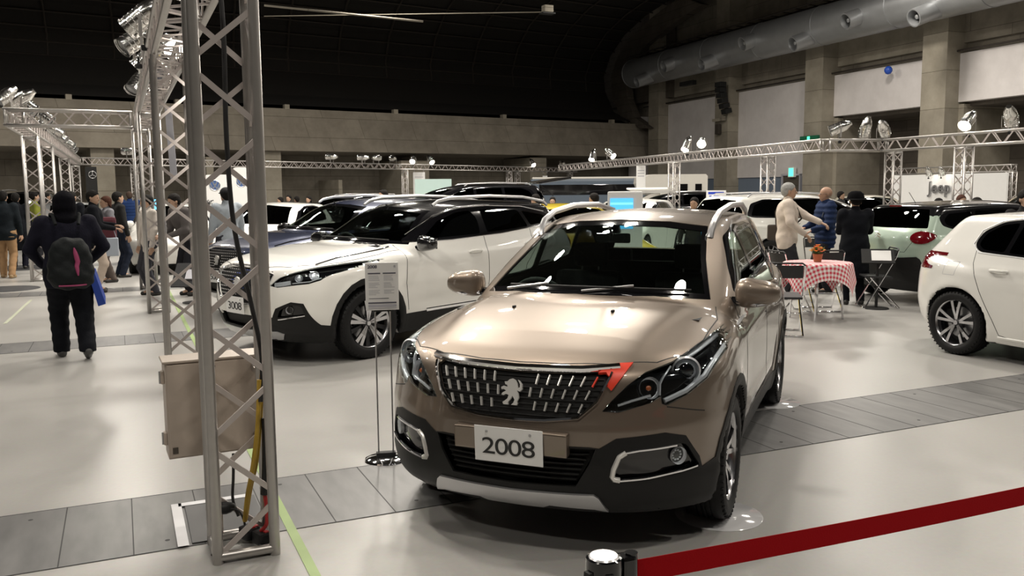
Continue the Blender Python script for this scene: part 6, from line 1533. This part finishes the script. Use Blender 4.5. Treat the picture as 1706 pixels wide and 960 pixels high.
bm = bmesh.new(); n = 44; S_ = .60; g = {}; uvl = bm.loops.layers.uv.new('uv'); th0 = R_(66)
for i in range(n+1):
    for j in range(n+1):
        u = -S_+2*S_*i/n; v = -S_+2*S_*j/n; r = math.hypot(u, v); a = math.atan2(v, u); rt = .41
        if r <= rt: x, y, z = u, v, .722
        else:
            o_ = r-rt; fl = .14+.10*math.sin(4*a+PI*.5)*0+.05*math.sin(9*a); rr = rt+.012+o_*max(.05, fl); x, y, z = rr*math.cos(a), rr*math.sin(a), .722-o_*.97-.005
        g[i, j] = bm.verts.new((x*math.cos(th0)-y*math.sin(th0), x*math.sin(th0)+y*math.cos(th0), z))
for i in range(n):
    for j in range(n):
        f = bm.faces.new((g[i, j], g[i+1, j], g[i+1, j+1], g[i, j+1])); f.smooth = True
        for lp, (a, b) in zip(f.loops, ((i, j), (i+1, j), (i+1, j+1), (i, j+1))): lp[uvl].uv = (a/n*22, b/n*22)
me = bpy.data.meshes.new('tablecloth'); bm.to_mesh(me); bm.free(); me.materials.append(M('gingham')); o = link('tablecloth', me, None, tc_); tag(o, 'red and white gingham cloth draped over the small table', 'tablecloth')
root = empty('flower_pot', tc_+Vector((0, 0, .726)), 0, 'small terracotta pot of orange and yellow flowers on the gingham cloth', 'flowers')
mb = MB(); mb.lathe([(0, 0), (.045, 0), (.062, .09), (.066, .10), (.058, .10), (.055, .085), (0, .085)], mat('terracotta', (.35, .12, .05), .7), 20); mb.build('pot', None, root)
mat('orange_petal', (.80, .20, .02), .6); mat('yellow_petal', (.80, .50, .08), .6); mat('pink_petal', (.75, .25, .12), .6); mat('leaf', (.05, .12, .03), .6)
for k_ in range(17):
    a = k_*2.399; r = .018*math.sqrt(k_)*1.15; c = Vector((r*math.cos(a), r*math.sin(a), .205-.9*r)); mb = MB(); m_ = ('orange_petal', 'orange_petal', 'yellow_petal', 'pink_petal')[k_ % 4]
    for q_ in range(9):
        b_ = 2*PI*q_/9; d = Vector((math.cos(b_), math.sin(b_), .35)); mb.strip(c, c+d*.03, .018, .004, m_, side=(-d.y, d.x, 0))
    mb.lathe([(0, .010), (.008, .006), (.010, -.004)], 'yellow_petal', 8, M4=Matrix.Translation(c)); mb.tube([c, (c.x*.3, c.y*.3, .08)], .002, 'leaf', 5); mb.build('flower', None, root)
mb = MB()
for k_ in range(14): a = k_*.45+.1; mb.strip((.02*math.cos(a), .02*math.sin(a), .09), (.085*math.cos(a), .085*math.sin(a), .13+.03*(k_ % 3)), .03, .002, 'leaf', side=(-math.sin(a), math.cos(a), 0))
mb.build('leaves', None, root)
mat('chair_black', (.012, .012, .014), .5)
def folding_chair():
    root = empty('folding_chair')   # forward is +x
    for sg in (1, -1):
        mb = MB(); y = .20*sg; mb.tube([(-.20, y, .80), (-.17, y, .70), (.02, y*1.02, .36), (.22, y*1.04, .012)], .0105, 'chrome', 8); mb.build('front_leg', None, root)
        mb = MB(); mb.tube([(.15, y*.9, .44), (-.02, y*.92, .24), (-.24, y*.95, .012)], .0105, 'chrome', 8); mb.build('rear_leg', None, root)
    mb = MB(); mb.tube([(.22, -.208, .012), (.22, .208, .012)], .0105, 'chrome'); mb.build('front_foot_bar', None, root)
    mb = MB(); mb.tube([(-.24, -.19, .012), (-.24, .19, .012)], .0105, 'chrome'); mb.build('rear_foot_bar', None, root)
    mb = MB(); mb.tube([(-.20, -.20, .80), (-.205, -.17, .825), (-.205, .17, .825), (-.20, .20, .80)], .0105, 'chair_black'); mb.build('top_bar', None, root)
    mb = MB(); mb.box((.03, 0, .435), (.36, .38, .028), 'chair_black', bev=.010, M4=Matrix.Rotation(R_(-3), 4, 'Y')); mb.build('seat', None, root)
    mb = MB(); vs = []
    for i in range(9):
        y = -.185+.37*i/8; x = -.195-.03*(1-(y/.185)**2)
        vs += [(x, y, .80), (x+.035, y, .655), (x+.047, y, .655), (x+.012, y, .80)]
    fs = [(4*i+k_, 4*i+(k_+1) % 4, 4*i+4+(k_+1) % 4, 4*i+4+k_) for i in range(8) for k_ in range(4)]+[(0, 1, 2, 3), (35, 34, 33, 32)]
    mb.add(vs, fs, 'chair_black'); mb.build('backrest', None, root)
    mb = MB(); mb.tube([(-.02, -.19, .24), (-.02, .19, .24)], .007, 'chrome'); mb.build('stretcher', None, root)
    return root
ch0 = folding_chair(); fc = True
for (px, py, z, deg, lab) in ((1370, 517, 0, 66, 'black folding chair with its back to the camera in front of the gingham table'), (1460, 512, 0, 150, 'black folding chair standing at an angle right of the gingham table'), (1313, 520, 0, -8, 'black folding chair left of the gingham table, half hidden by the bronze car'), (1362, 478, 0, -118, 'black folding chair behind the gingham table'), (1304, 556, 0, 55, 'folding chair nearest the bronze car mirror, only its legs showing')):
    q = gnd(px, py); c = ch0 if fc else copy_tree(ch0); fc = False; c.location = q; c.rotation_euler = (0, 0, R_(deg)); tag(c, lab, 'chair', 'folding chairs around the gingham table')
# information board leaning behind the chair, kiosk, boards
q = at(1461, 470, 11.9); root = empty('info_stand', (q.x, q.y, 0), R_(-130), 'low black stand with a white sheet on its sloping top, behind the green car', 'sign stand')
mb = MB(); mb.tube([(0, 0, 0), (0, 0, .70)], .02, 'dark_plastic'); mb.lathe([(0, .02), (.16, .015), (.17, 0)], 'dark_plastic', 24); mb.build('post', None, root)
mb = MB(); mb.box((0, 0, .72), (.24, .42, .02), 'dark_plastic', M4=Matrix.Rotation(R_(48), 4, 'Y')); mb.box((.012, .04, .731), (.17, .25, .006), 'white_print', M4=Matrix.Rotation(R_(48), 4, 'Y')); mb.build('sloping_top', None, root)
q = at(1041, 420, 11.5); root = empty('screen_stand', (q.x, q.y, 0), math.atan2(-q.y, -q.x), 'white stand with a glowing blue screen behind the bronze car roof', 'screen')
mb = MB(); mb.box((-.06, 0, .82), (.10, .46, 1.62), 'white_print', bev=.02); mb.box((-.06, 0, .01), (.4, .5, .02), 'satin_silver', bev=.006); mb.build('housing', None, root)
mat('screen_blue', (.05, .3, .6), .3, emit=(.10, .52, .95), es=1.1); mat('screen_blue2', (.05, .3, .6), .3, emit=(.25, .72, 1.), es=1.2)
mb = MB(); mb.box((-.005, -.045, 1.34), (.008, .30, .40), 'screen_blue'); mb.box((.001, -.045, 1.47), (.004, .30, .03), 'screen_blue2'); mb.build('screen', None, root)
q = at(253, 400, 16.2); root = empty('screen_stand', (q.x, q.y, 0), math.atan2(-q.y, -q.x), 'small bright display glimpsed between the left truss towers', 'screen')
mb = MB(); mb.box((-.03, 0, 1.45), (.05, .28, .22), 'gloss_black', bev=.01); mb.tube([(-.03, 0, 0), (-.03, 0, 1.4)], .02, 'dark_plastic'); mb.lathe([(0, .02), (.2, .01), (.2, 0)], 'dark_plastic', 20); mb.build('stand', None, root); mb = MB(); mb.box((.0, 0, 1.45), (.006, .25, .19), 'screen_blue2'); mb.build('screen', None, root)
def hang_board(px, py0, py1, D, w, label, beam=None):
    P0 = beam if beam is not None else at(px, 300, D); D = (P0-Vector((0, 0, CAM_H))).dot(_f); a = at(px, py0, D); b = at(px, py1, D); root = empty('hanging_board', (a.x, a.y, 0), math.atan2(-a.y, -a.x), label, 'sign')
    mb = MB(); mb.box((0, 0, (a.z+b.z)/2), (.03, w, a.z-b.z), 'white_print', bev=.008); o = mb.build('panel', None, root)
    mb = MB()
    for k_ in range(3): mb.box((.017, 0, a.z-(a.z-b.z)*(.18+.10*k_)), (.003, w*.7, .03), 'grey_ink')
    mb.build('printed_lines', None, o)
    mb = MB()
    for sg in (1, -1): mb.tube([(0, w*.4*sg, a.z), (0, w*.4*sg, P0.z-.05)], .012, 'steel')
    mb.build('hooks', None, root)
hang_board(1068, 276, 322, 29, .33, 'narrow white board hanging from the truss beside the motorhome', on_seg(RA, RB, 1068))
hang_board(698, 287, 332, 36, .62, 'white board hanging under the far truss behind the white sport utility car', on_far(698))
hang_board(908, 293, 327, 40, .30, 'slim pale board hanging by the far pillar', on_far(908))
hang_board(289, 150, 298, 11.2, .10, 'long narrow white banner hanging between the left towers') if False else None
a = at(280, 178, 11.5); b = at(290, 298, 11.5); mb = MB(); mb.strip(a, b, .09, .01, mat('grey_banner', (.38, .38, .42), .6), side=_r); tag(mb.build('hanging_strip'), 'narrow pale grey strip banner hanging from the left beam', 'banner')
# car maker panels on the left
def ring(mb, c, r, t, m, R3, n=32, d=.006):
    pts = [R3 @ Vector((0, r*math.cos(2*PI*i/n), r*math.sin(2*PI*i/n)))+c for i in range(n+1)]; mb.tube(pts, t, m, 6, cap=False)
def vw_panel(px0, px1, pyt, D, label, logo, lr):
    a = at((px0+px1)/2, pyt, D); wd_ = (px1-px0)*D/CAM_F; root = empty('display_panel', (a.x, a.y, 0), math.atan2(-a.y, -a.x), label, 'display panel')
    out = rpoly([(-wd_/2, .05), (wd_/2, .05), (wd_/2, a.z), (-wd_/2, a.z)], .16, 5); mb = MB(); mb.prism(out, lambda y, z, h: Vector((h-.05, y, z)), .05, 'white_print'); o = mb.build('panel', None, root)
    mb = MB(); mb.box((-.02, 0, .03), (.5, wd_*.8, .06), 'satin_silver', bev=.01); mb.build('foot', None, root)
    L_ = at(logo[0], logo[1], D); cy = (L_-Vector((a.x, a.y, L_.z))).dot(Vector((-math.sin(math.atan2(-a.y, -a.x)), math.cos(math.atan2(-a.y, -a.x)), 0))); c = Vector((.004, cy, L_.z)); I3 = Matrix.Identity(3)
    mb = MB(); mb.lathe([(0, .004), (lr, .004), (lr, 0)], mat('logo_blue', (.06, .12, .30), .4), 32, 'X', Matrix.Translation(c-Vector((.004, 0, 0)))); mb.build('logo_disc', None, o)
    mb = MB(); ring(mb, c, lr*.95, lr*.07, 'satin_silver', I3)
    for pts in (((-.42, .80), (-.12, .05), (.0, .32), (.12, .05), (.42, .80)), ((-.82, .38), (-.38, -.72), (0, .0), (.38, -.72), (.82, .38))):
        q3 = [c+Vector((.002, y*lr, z*lr)) for y, z in pts]
        for u, v in zip(q3[:-1], q3[1:]): mb.strip(u, v, lr*.16, .006, 'satin_silver', side=(0, -(v-u).z, (v-u).y))
    mb.build('logo_letters', None, o)
    return root, o, a
R3 = Matrix(((0, 0, 1), (1, 0, 0), (0, 1, 0))).to_4x4()
r_, o_, a_ = vw_panel(339, 392, 291, 23, 'white rounded panel with round blue logo and dark lettering, behind the nearest tower', (358, 309), .14)
t_ = link('lettering', text_mesh('新', .2, 'plate_ink', depth=.002, bold=.004, align='LEFT'), o_); t_.matrix_local = Matrix.Translation((.004, -.36, 1.36)) @ R3
mb = MB(); mb.box((.003, -.12, 1.20), (.004, .3, .03), 'plate_ink'); mb.box((.003, -.10, 1.0), (.004, .2, .10), 'plate_ink'); mb.build('printed_lines', None, o_)
vw_panel(386, 418, 279, 24.5, 'second white panel with the same round blue logo, to the right of the first', (402, 303), .15)
# black banner with a three-pointed star
a = at(151, 278, 42); root = empty('banner', (a.x, a.y, 0), math.atan2(-a.y, -a.x), 'tall black banner with a three-pointed star in a ring, far left', 'banner')
mb = MB(); mb.box((0, 0, a.z/2), (.04, .50, a.z), 'dark_plastic'); mb.build('panel', None, root)
mb = MB(); c = Vector((.03, .06, a.z-.38)); ring(mb, c, .17, .012, 'satin_silver', Matrix.Identity(3))
for k_ in range(3): an_ = PI/2+k_*2*PI/3; mb.strip(c, c+Vector((0, .16*math.cos(an_), .16*math.sin(an_))), .03, .01, 'satin_silver', side=(0, -math.sin(an_), math.cos(an_)))
mb.build('star_emblem', None, root)
# panel lettered Jeep
PA = at(1490, 300, 39.2); PB = at(1679, 300, 33.3); d_ = Vector((PB.x-PA.x, PB.y-PA.y, 0)); ang = math.atan2(d_.y, d_.x); mid = (PA+PB)/2
root = empty('display_panel', (mid.x, mid.y, 0), ang, 'wide white back panel lettered Jeep under two small lights', 'display panel')
mb = MB(); mb.box((0, 0, 1.09), (d_.length, .08, 2.16), 'white_print'); o = mb.build('panel', None, root)
R4 = Matrix(((1, 0, 0), (0, 0, -1), (0, 1, 0))).to_4x4(); c = at(1574, 314, 36.6); u_ = (Vector((c.x, c.y, 0))-Vector((mid.x, mid.y, 0))).dot(d_.normalized())
t_ = link('lettering', text_mesh('Jeep', .70, 'steel', depth=.04, bold=.012, sx=1.0, space=1.05), o); t_.matrix_local = Matrix.Translation((u_, -.075, 1.60)) @ R4
for dx, lab in ((-.28, 'left'), (.42, 'right')):
    w_ = Vector((mid.x, mid.y, 0))+d_.normalized()*(u_+dx)+Vector((d_.y, -d_.x, 0)).normalized()*.42
    put_spot((w_.x, w_.y, 2.30), tuple(w_+Vector((-d_.y, d_.x, 0)).normalized()*.5+Vector((0, 0, 1.4))), lab+' small light shining on the Jeep lettering', s=1.)
    spot((w_.x, w_.y, 2.26), tuple(w_+Vector((-d_.y, d_.x, 0)).normalized()*.5+Vector((0, 0, 1.85))), 60, 95, r=.04, blend=.9)
# motorhomes
def motorhome(px0, px1, pyt, D, label, deg):
    a = at((px0+px1)/2, pyt, D); Ht = a.z; Lh = (px1-px0)*D/CAM_F; root = empty('motorhome', (a.x, a.y, 0), R_(deg), label, 'motorhome')
    x0 = -Lh/2; prof_ = [(x0+.9, .5), (Lh/2, .5), (Lh/2, Ht-.1), (Lh/2-.1, Ht), (x0+.5, Ht), (x0+.05, Ht-.15), (x0, Ht-.45), (x0+.15, Ht-.75), (x0+.95, Ht-.95)]
    mb = MB(); mb.prism(prof_, lambda x, z, h: Vector((x, h-1.1, z)), 2.2, mat('camper_white', (.62, .60, .55), .4)); mb.build('living_body', None, root)
    cab = [(x0+.95, .5), (x0+.95, Ht-.95), (x0+.5, Ht-1.0), (x0+.05, 1.2), (x0-.55, 1.0), (x0-.7, .5)]; mb = MB(); mb.prism(cab, lambda x, z, h: Vector((x, h-.95, z)), 1.9, 'camper_white'); mb.build('cab', None, root)
    mb = MB(); mb.strip((x0+.06, -.8, 1.24), (x0+.06, .8, 1.24), .02, .02, 'dark_glass'); mb.add([(x0+.03, -.85, 1.23), (x0+.03, .85, 1.23), (x0+.45, .85, Ht-1.03), (x0+.45, -.85, Ht-1.03)], [(0, 1, 2, 3)], 'gloss_black'); mb.build('windscreen', None, root)
    for x in (Lh*.12, Lh*.36): mb = MB(); mb.box((x, -1.11, Ht-.75), (.5 if x < Lh*.2 else .35, .03, .5), 'gloss_black', bev=.05); mb.build('side_window', None, root)
    mb = MB(); mb.box((Lh*.1, -1.11, Ht-1.25), (Lh*.75, .02, .07), mat('stripe_brown', (.16, .09, .07), .5)); mb.build('stripe', None, root)
    for x in (x0+.1, Lh/2-1.1):
        for y in (-.9, .9): mb = MB(); mb.lathe([(.0, .1), (.2, .1), (.22, .12), (.34, .11), (.35, 0), (.34, -.11), (0, -.11)], 'rubber', 20, 'Y', Matrix.Translation((x, y, .35))); mb.build('wheel', None, root)
motorhome(1062, 1170, 291, 46, 'white motorhome with an overcab bulge in front of the right wall', -20)
a = at(975, 296, 52); root = empty('bus', (a.x, a.y, 0), R_(-24), 'long blue grey coach body in the background behind the screen stand', 'bus')
mb = MB(); mb.box((0, 0, 1.3), (6.6, 2.2, 2.0), mat('coach_blue', (.10, .13, .17), .35), bev=.15); mb.build('coach_body', None, root); mb = MB(); mb.box((0, 0, 2.33), (6.4, 2.0, .14), 'camper_white', bev=.05); mb.build('coach_roof', None, root)
mb = MB(); mb.box((0, -1.105, 1.65), (5.6, .03, .6), 'gloss_black', bev=.05); mb.build('side_window', None, root)
for x in (-2.2, 2.2):
    for y in (-.95, .95): mb = MB(); mb.lathe([(.0, .1), (.22, .1), (.38, .11), (.4, 0), (.38, -.11), (0, -.11)], 'rubber', 20, 'Y', Matrix.Translation((x, y, .4))); mb.build('wheel', None, root)
a = at(1193, 324, 26); root = empty('notice_board', (a.x, a.y, 0), math.atan2(-a.y, -a.x), 'white board with blue lettering at head height left of the people carrier', 'sign')
mb = MB(); mb.box((0, 0, a.z), (.03, .58, .24), 'white_print'); mb.tube([(0, 0, 0), (0, 0, a.z-.1)], .02, 'steel'); mb.lathe([(0, .02), (.25, .01), (.25, 0)], 'steel', 20); o = mb.build('board', None, root)
mb = MB(); mb.box((.017, 0, a.z+.04), (.004, .46, .07), mat('ink_blue', (.02, .06, .5), .5)); mb.box((.017, -.05, a.z-.05), (.004, .3, .03), 'ink_blue'); mb.build('printed_lines', None, o)
# dark round mats at the left and floor board behind the second tower
for (px, py, r0, lab) in ((8, 482, .55, 'nearer'), (28, 447, .8, 'farther')):
    q = gnd(px, py); mb = MB(); mb.lathe([(0, .006), (r0, .006), (r0+.01, 0)], mat('mat_dark', (.03, .03, .032), .8), 40, M4=Matrix.Translation(q)); tag(mb.build('floor_mat'), lab+' dark round mat on the floor at the far left', 'mat')
q = at(325, 462, 13.2); root = empty('easel_board', (q.x, q.y, 0), R_(-110), 'low dark board leaning on a stand behind the second tower', 'board')
mb = MB(); mb.box((0, 0, .42), (.5, .62, .02), 'seat_cloth', M4=Matrix.Rotation(R_(40), 4, 'Y')); mb.box((.02, 0, .43), (.2, .25, .02), 'grey_ink', M4=Matrix.Rotation(R_(40), 4, 'Y')); mb.build('board', None, root); mb = MB(); mb.tube([(0, 0, 0), (0, 0, .42)], .02, 'dark_plastic'); mb.lathe([(0, .015), (.2, .01), (.2, 0)], 'dark_plastic', 20); mb.build('stand', None, root)
# ------------------------------------------------------------------ control box, floor hatch and cables on the nearest tower
mat('box_beige', (.46, .39, .33), .45, noise=.15, nscale=9, bump=.1)
B0 = Vector((.36, 4.42, .60))
root = empty('control_box', (.37, 4.47, .38), R_(2), 'beige metal control cabinet strapped behind the nearest truss tower', 'control box')
mb = MB(); mb.box((0, 0, .24), (.44, .17, .47), 'box_beige', bev=.006); mb.build('cabinet', None, root)
mb = MB(); mb.box((0, -.092, .24), (.425, .012, .452), 'box_beige', bev=.004); o = mb.build('door', None, root)
mb = MB(); mb.lathe([(0, .004), (.007, .004), (.008, 0)], 'dark_plastic', 12, 'Y', Matrix.Translation((.0, -.102, .445))); mb.box((-.19, -.1, .05), (.025, .003, .03), 'dark_concrete'); mb.build('lock', None, o)
mb = MB(); mb.box((0, .0, .478), (.46, .19, .012), 'box_beige', bev=.004); mb.build('top_flange', None, root)
for z in (.1, .40): mb = MB(); mb.box((-.228, -.03, z), (.016, .05, .06), 'box_beige', bev=.004); mb.tube([(-.238, -.03, z-.03), (-.238, -.03, z+.03)], .006, 'steel'); mb.build('hinge', None, root)
for x_ in (-.045, .195):
    for z_ in (.08, .42): mb = MB(); mb.box((x_, -.165, z_), (.035, .15, .03), 'aluminium', bev=.004); mb.build('mounting_clamp', None, root)
mb = MB(); a = gnd(278, 848); b = gnd(306, 912); c = gnd(470, 880); d = gnd(410, 828)
hx0, hx1, hy0, hy1 = .20, .56, 4.24, 4.80
mb.box(((hx0+hx1)/2+.03, (hy0+hy1)/2, .006), (hx1-hx0, hy1-hy0, .006), mat('hatch_grey', (.055, .055, .056), .4), bev=.001); tag(mb.build('floor_hatch'), 'dark floor hatch plate framed with white tape by the nearest tower', 'hatch')
mb = MB(); mb.box((hx0-.01, (hy0+hy1)/2, .0105), (.05, hy1-hy0+.05, .001), 'tape_white'); mb.box(((hx0+hx1)/2, hy1+.0, .0105), (hx1-hx0, .05, .001), 'tape_white'); tag(mb.build('floor_tape'), 'white tape strips around the dark floor hatch', 'tape')
mat('cable_yellow', (.42, .27, .03), .5); mat('cable_black', (.008, .008, .009), .5); mat('cable_red', (.40, .02, .02), .5)
def cable(pts, r, m, label, k_=6):
    P_ = [Vector(q) for q in pts]; out = []
    for i in range(len(P_)-1):
        a0, a1, a2, a3 = P_[max(i-1, 0)], P_[i], P_[i+1], P_[min(i+2, len(P_)-1)]
        for j in range(k_):
            t = j/k_; out.append(.5*((2*a1)+(-a0+a2)*t+(2*a0-5*a1+4*a2-a3)*t*t+(-a0+3*a1-3*a2+a3)*t**3))
    out.append(P_[-1]); mb = MB(); mb.tube(out, r, m, 8); tag(mb.build('cable'), label, 'cable')
cable([(.44, 4.16, 2.9), (.46, 4.12, 2.4), (.455, 4.13, 1.9), (.47, 4.12, 1.5), (.53, 4.12, 1.15), (.565, 4.10, .9), (.545, 4.05, .70)], .011, 'cable_black', 'thick black cable running down inside the nearest tower')
cable([(.545, 4.07, .80), (.53, 4.06, .6), (.50, 4.06, .4), (.475, 4.10, .25), (.46, 4.12, .12)], .011, 'cable_yellow', 'yellow cable at the right side of the nearest tower, left strand')
cable([(.56, 4.09, .82), (.545, 4.08, .62), (.52, 4.08, .42), (.49, 4.13, .26), (.47, 4.16, .12)], .010, 'cable_yellow', 'yellow cable at the right side of the nearest tower, right strand')
cable([(.565, 4.06, .62), (.562, 4.05, .5), (.555, 4.05, .36), (.545, 4.05, .26)], .019, 'cable_black', 'fat black cable bundle end taped in the nearest tower')
cable([(.545, 4.05, .27), (.55, 4.04, .20), (.545, 4.02, .13), (.52, 4.04, .09)], .009, 'cable_red', 'red cable above the black plugs in the nearest tower')
cable([(.53, 4.03, .08), (.50, 3.99, .03), (.44, 3.97, .012), (.36, 3.98, .012), (.30, 4.05, .012)], .0055, 'cable_black', 'thin black cable looping on the floor at the tower foot')
cable([(.44, 4.30, .40), (.43, 4.25, .3), (.42, 4.22, .2), (.44, 4.20, .12)], .007, 'cable_black', 'thin grey-black cable hanging below the control cabinet')
cable([(.40, 4.18, .17), (.44, 4.15, .16), (.46, 4.13, .10), (.45, 4.12, .05)], .005, 'cable_black', 'short black cable from the round plug')
for (x, y, z, lab) in ((.47, 4.10, .07, 'left'), (.52, 4.04, .06, 'right'), (.49, 4.16, .05, 'rear')):
    mb = MB(); mb.box((x, y, z), (.06, .08, .06), 'cable_black', .4, bev=.012); mb.box((x+.02, y-.02, z+.032), (.02, .02, .006), 'cable_red', .4); tag(mb.build('power_plug'), lab+' of the black power connectors inside the nearest tower', 'plug')
mb = MB(); T = Matrix.Translation((.385, 4.2, .17)) @ Matrix.Rotation(R_(90), 4, 'Y'); mb.lathe([(0, -.03), (.028, -.03), (.03, 0), (.025, .02), (.015, .04), (0, .045)], 'cable_black', 18, M4=T); tag(mb.build('round_plug'), 'round black socket hanging beside the tower post above the hatch', 'plug')
mb = MB(); mb.box((.36, 4.22, .11), (.02, .04, .14), 'box_beige', bev=.004); mb.box((.335, 4.22, .11), (.01, .03, .16), 'aluminium', bev=.003); tag(mb.build('cable_bracket'), 'small beige bracket at the tower foot above the hatch', 'bracket')
# ------------------------------------------------------------------ cars farther back
def repaint(root, old, new):
    for o in root.children_recursive:
        for s_ in o.material_slots:
            if s_.material and s_.material.name == old: s_.link = 'OBJECT'; s_.material = M(new)
roots = [o for o in bpy.data.objects if o.name.startswith('car') and o.parent is None and o.get('category') == 'car']
HB = [o for o in roots if 'hatchback' in o['label']][0]; MP = [o for o in roots if 'people carrier' in o['label']][0]
mat('yellow_paint', (.70, .52, .02), .3, 0, 1.); mat('cream_paint', (.66, .62, .5), .3, 0, 1.)
def put_car(src, px, D, deg, label, old='white_paint', new=None, dz=0., xc=-1.5):
    c = copy_tree(src); t = at(px, 400, D); a = R_(deg); c.rotation_euler = (0, 0, a); c.location = (t.x-xc*math.cos(a), t.y-xc*math.sin(a), dz); tag(c, label, 'car')
    if new: repaint(c, old, new)
    return c
put_car(HB, 462, 19.2, -122, 'white hatchback behind the dark blue car, roof and dark windscreen showing')
put_car(MP, 582, 31, -157, 'black car behind the dark blue one, curved black roof showing', new='black_paint', dz=.0)
put_car(HB, 290, 18.4, -92, 'white hatchback seen between the first two left towers', xc=0)
put_car(MP, 42, 31, -100, 'black van behind the visitors at the far left', new='black_paint', dz=.25)
put_car(HB, 118, 25, -80, 'silver hatchback behind the hooded person', new='silver_paint')
bk = put_car(MP, 778, 24.5, 172, 'black car on a low platform with its tailgate raised', new='black_paint', dz=.30)
mb = MB(); mb.box((-3.9, 0, 1.62), (1.0, 1.3, .06), 'black_paint', bev=.02, M4=Matrix.Rotation(R_(8), 4, 'Y')); mb.tube([(-3.5, .5, 1.5), (-3.9, .5, 1.2)], .02, 'dark_plastic'); mb.build('tailgate', None, bk)
mb = MB(); mb.box((bk.location.x+1.9, bk.location.y-.2, .15), (5.4, 2.6, .29), 'white_print', R_(-8), bev=.01); tag(mb.build('platform'), 'low white platform under the raised black car', 'platform')
mb = MB(); q = at(808, 322, 29.5); mb.box((q.x, q.y, .93), (1.9, .08, 1.85), mat('lilac_panel', (.40, .40, .52), .6), R_(-20)); tag(mb.build('display_panel'), 'pale lilac panel standing beside the raised black car', 'display panel')
mb = MB(); q = at(722, 322, 31); mb.box((q.x, q.y, 1.05), (1.3, .08, 2.05), mat('teal_panel', (.55, .72, .68), .6), R_(-20)); tag(mb.build('display_panel'), 'pale green lit panel left of the raised black car', 'display panel')
wh = put_car(HB, 1050, 21, -140, 'white hatchback with its tailgate raised behind the bronze roof')
mb = MB(); mb.box((0, 0, 0), (.75, 1.1, .05), 'white_paint', bev=.02); tg = mb.build('tailgate', None, wh); tg.location = (-3.2, 0, 1.62); tg.rotation_euler = (0, R_(-8), 0)
put_car(HB, 940, 14.5, -95, 'small yellow car half hidden between the white and the bronze car', new='yellow_paint')
put_car(HB, 1448, 25, -120, 'cream hatchback behind the person in the black hat', new='cream_paint')
put_car(MP, 1130, 33, 150, 'dark car parked below the motorhome', new='black_paint')
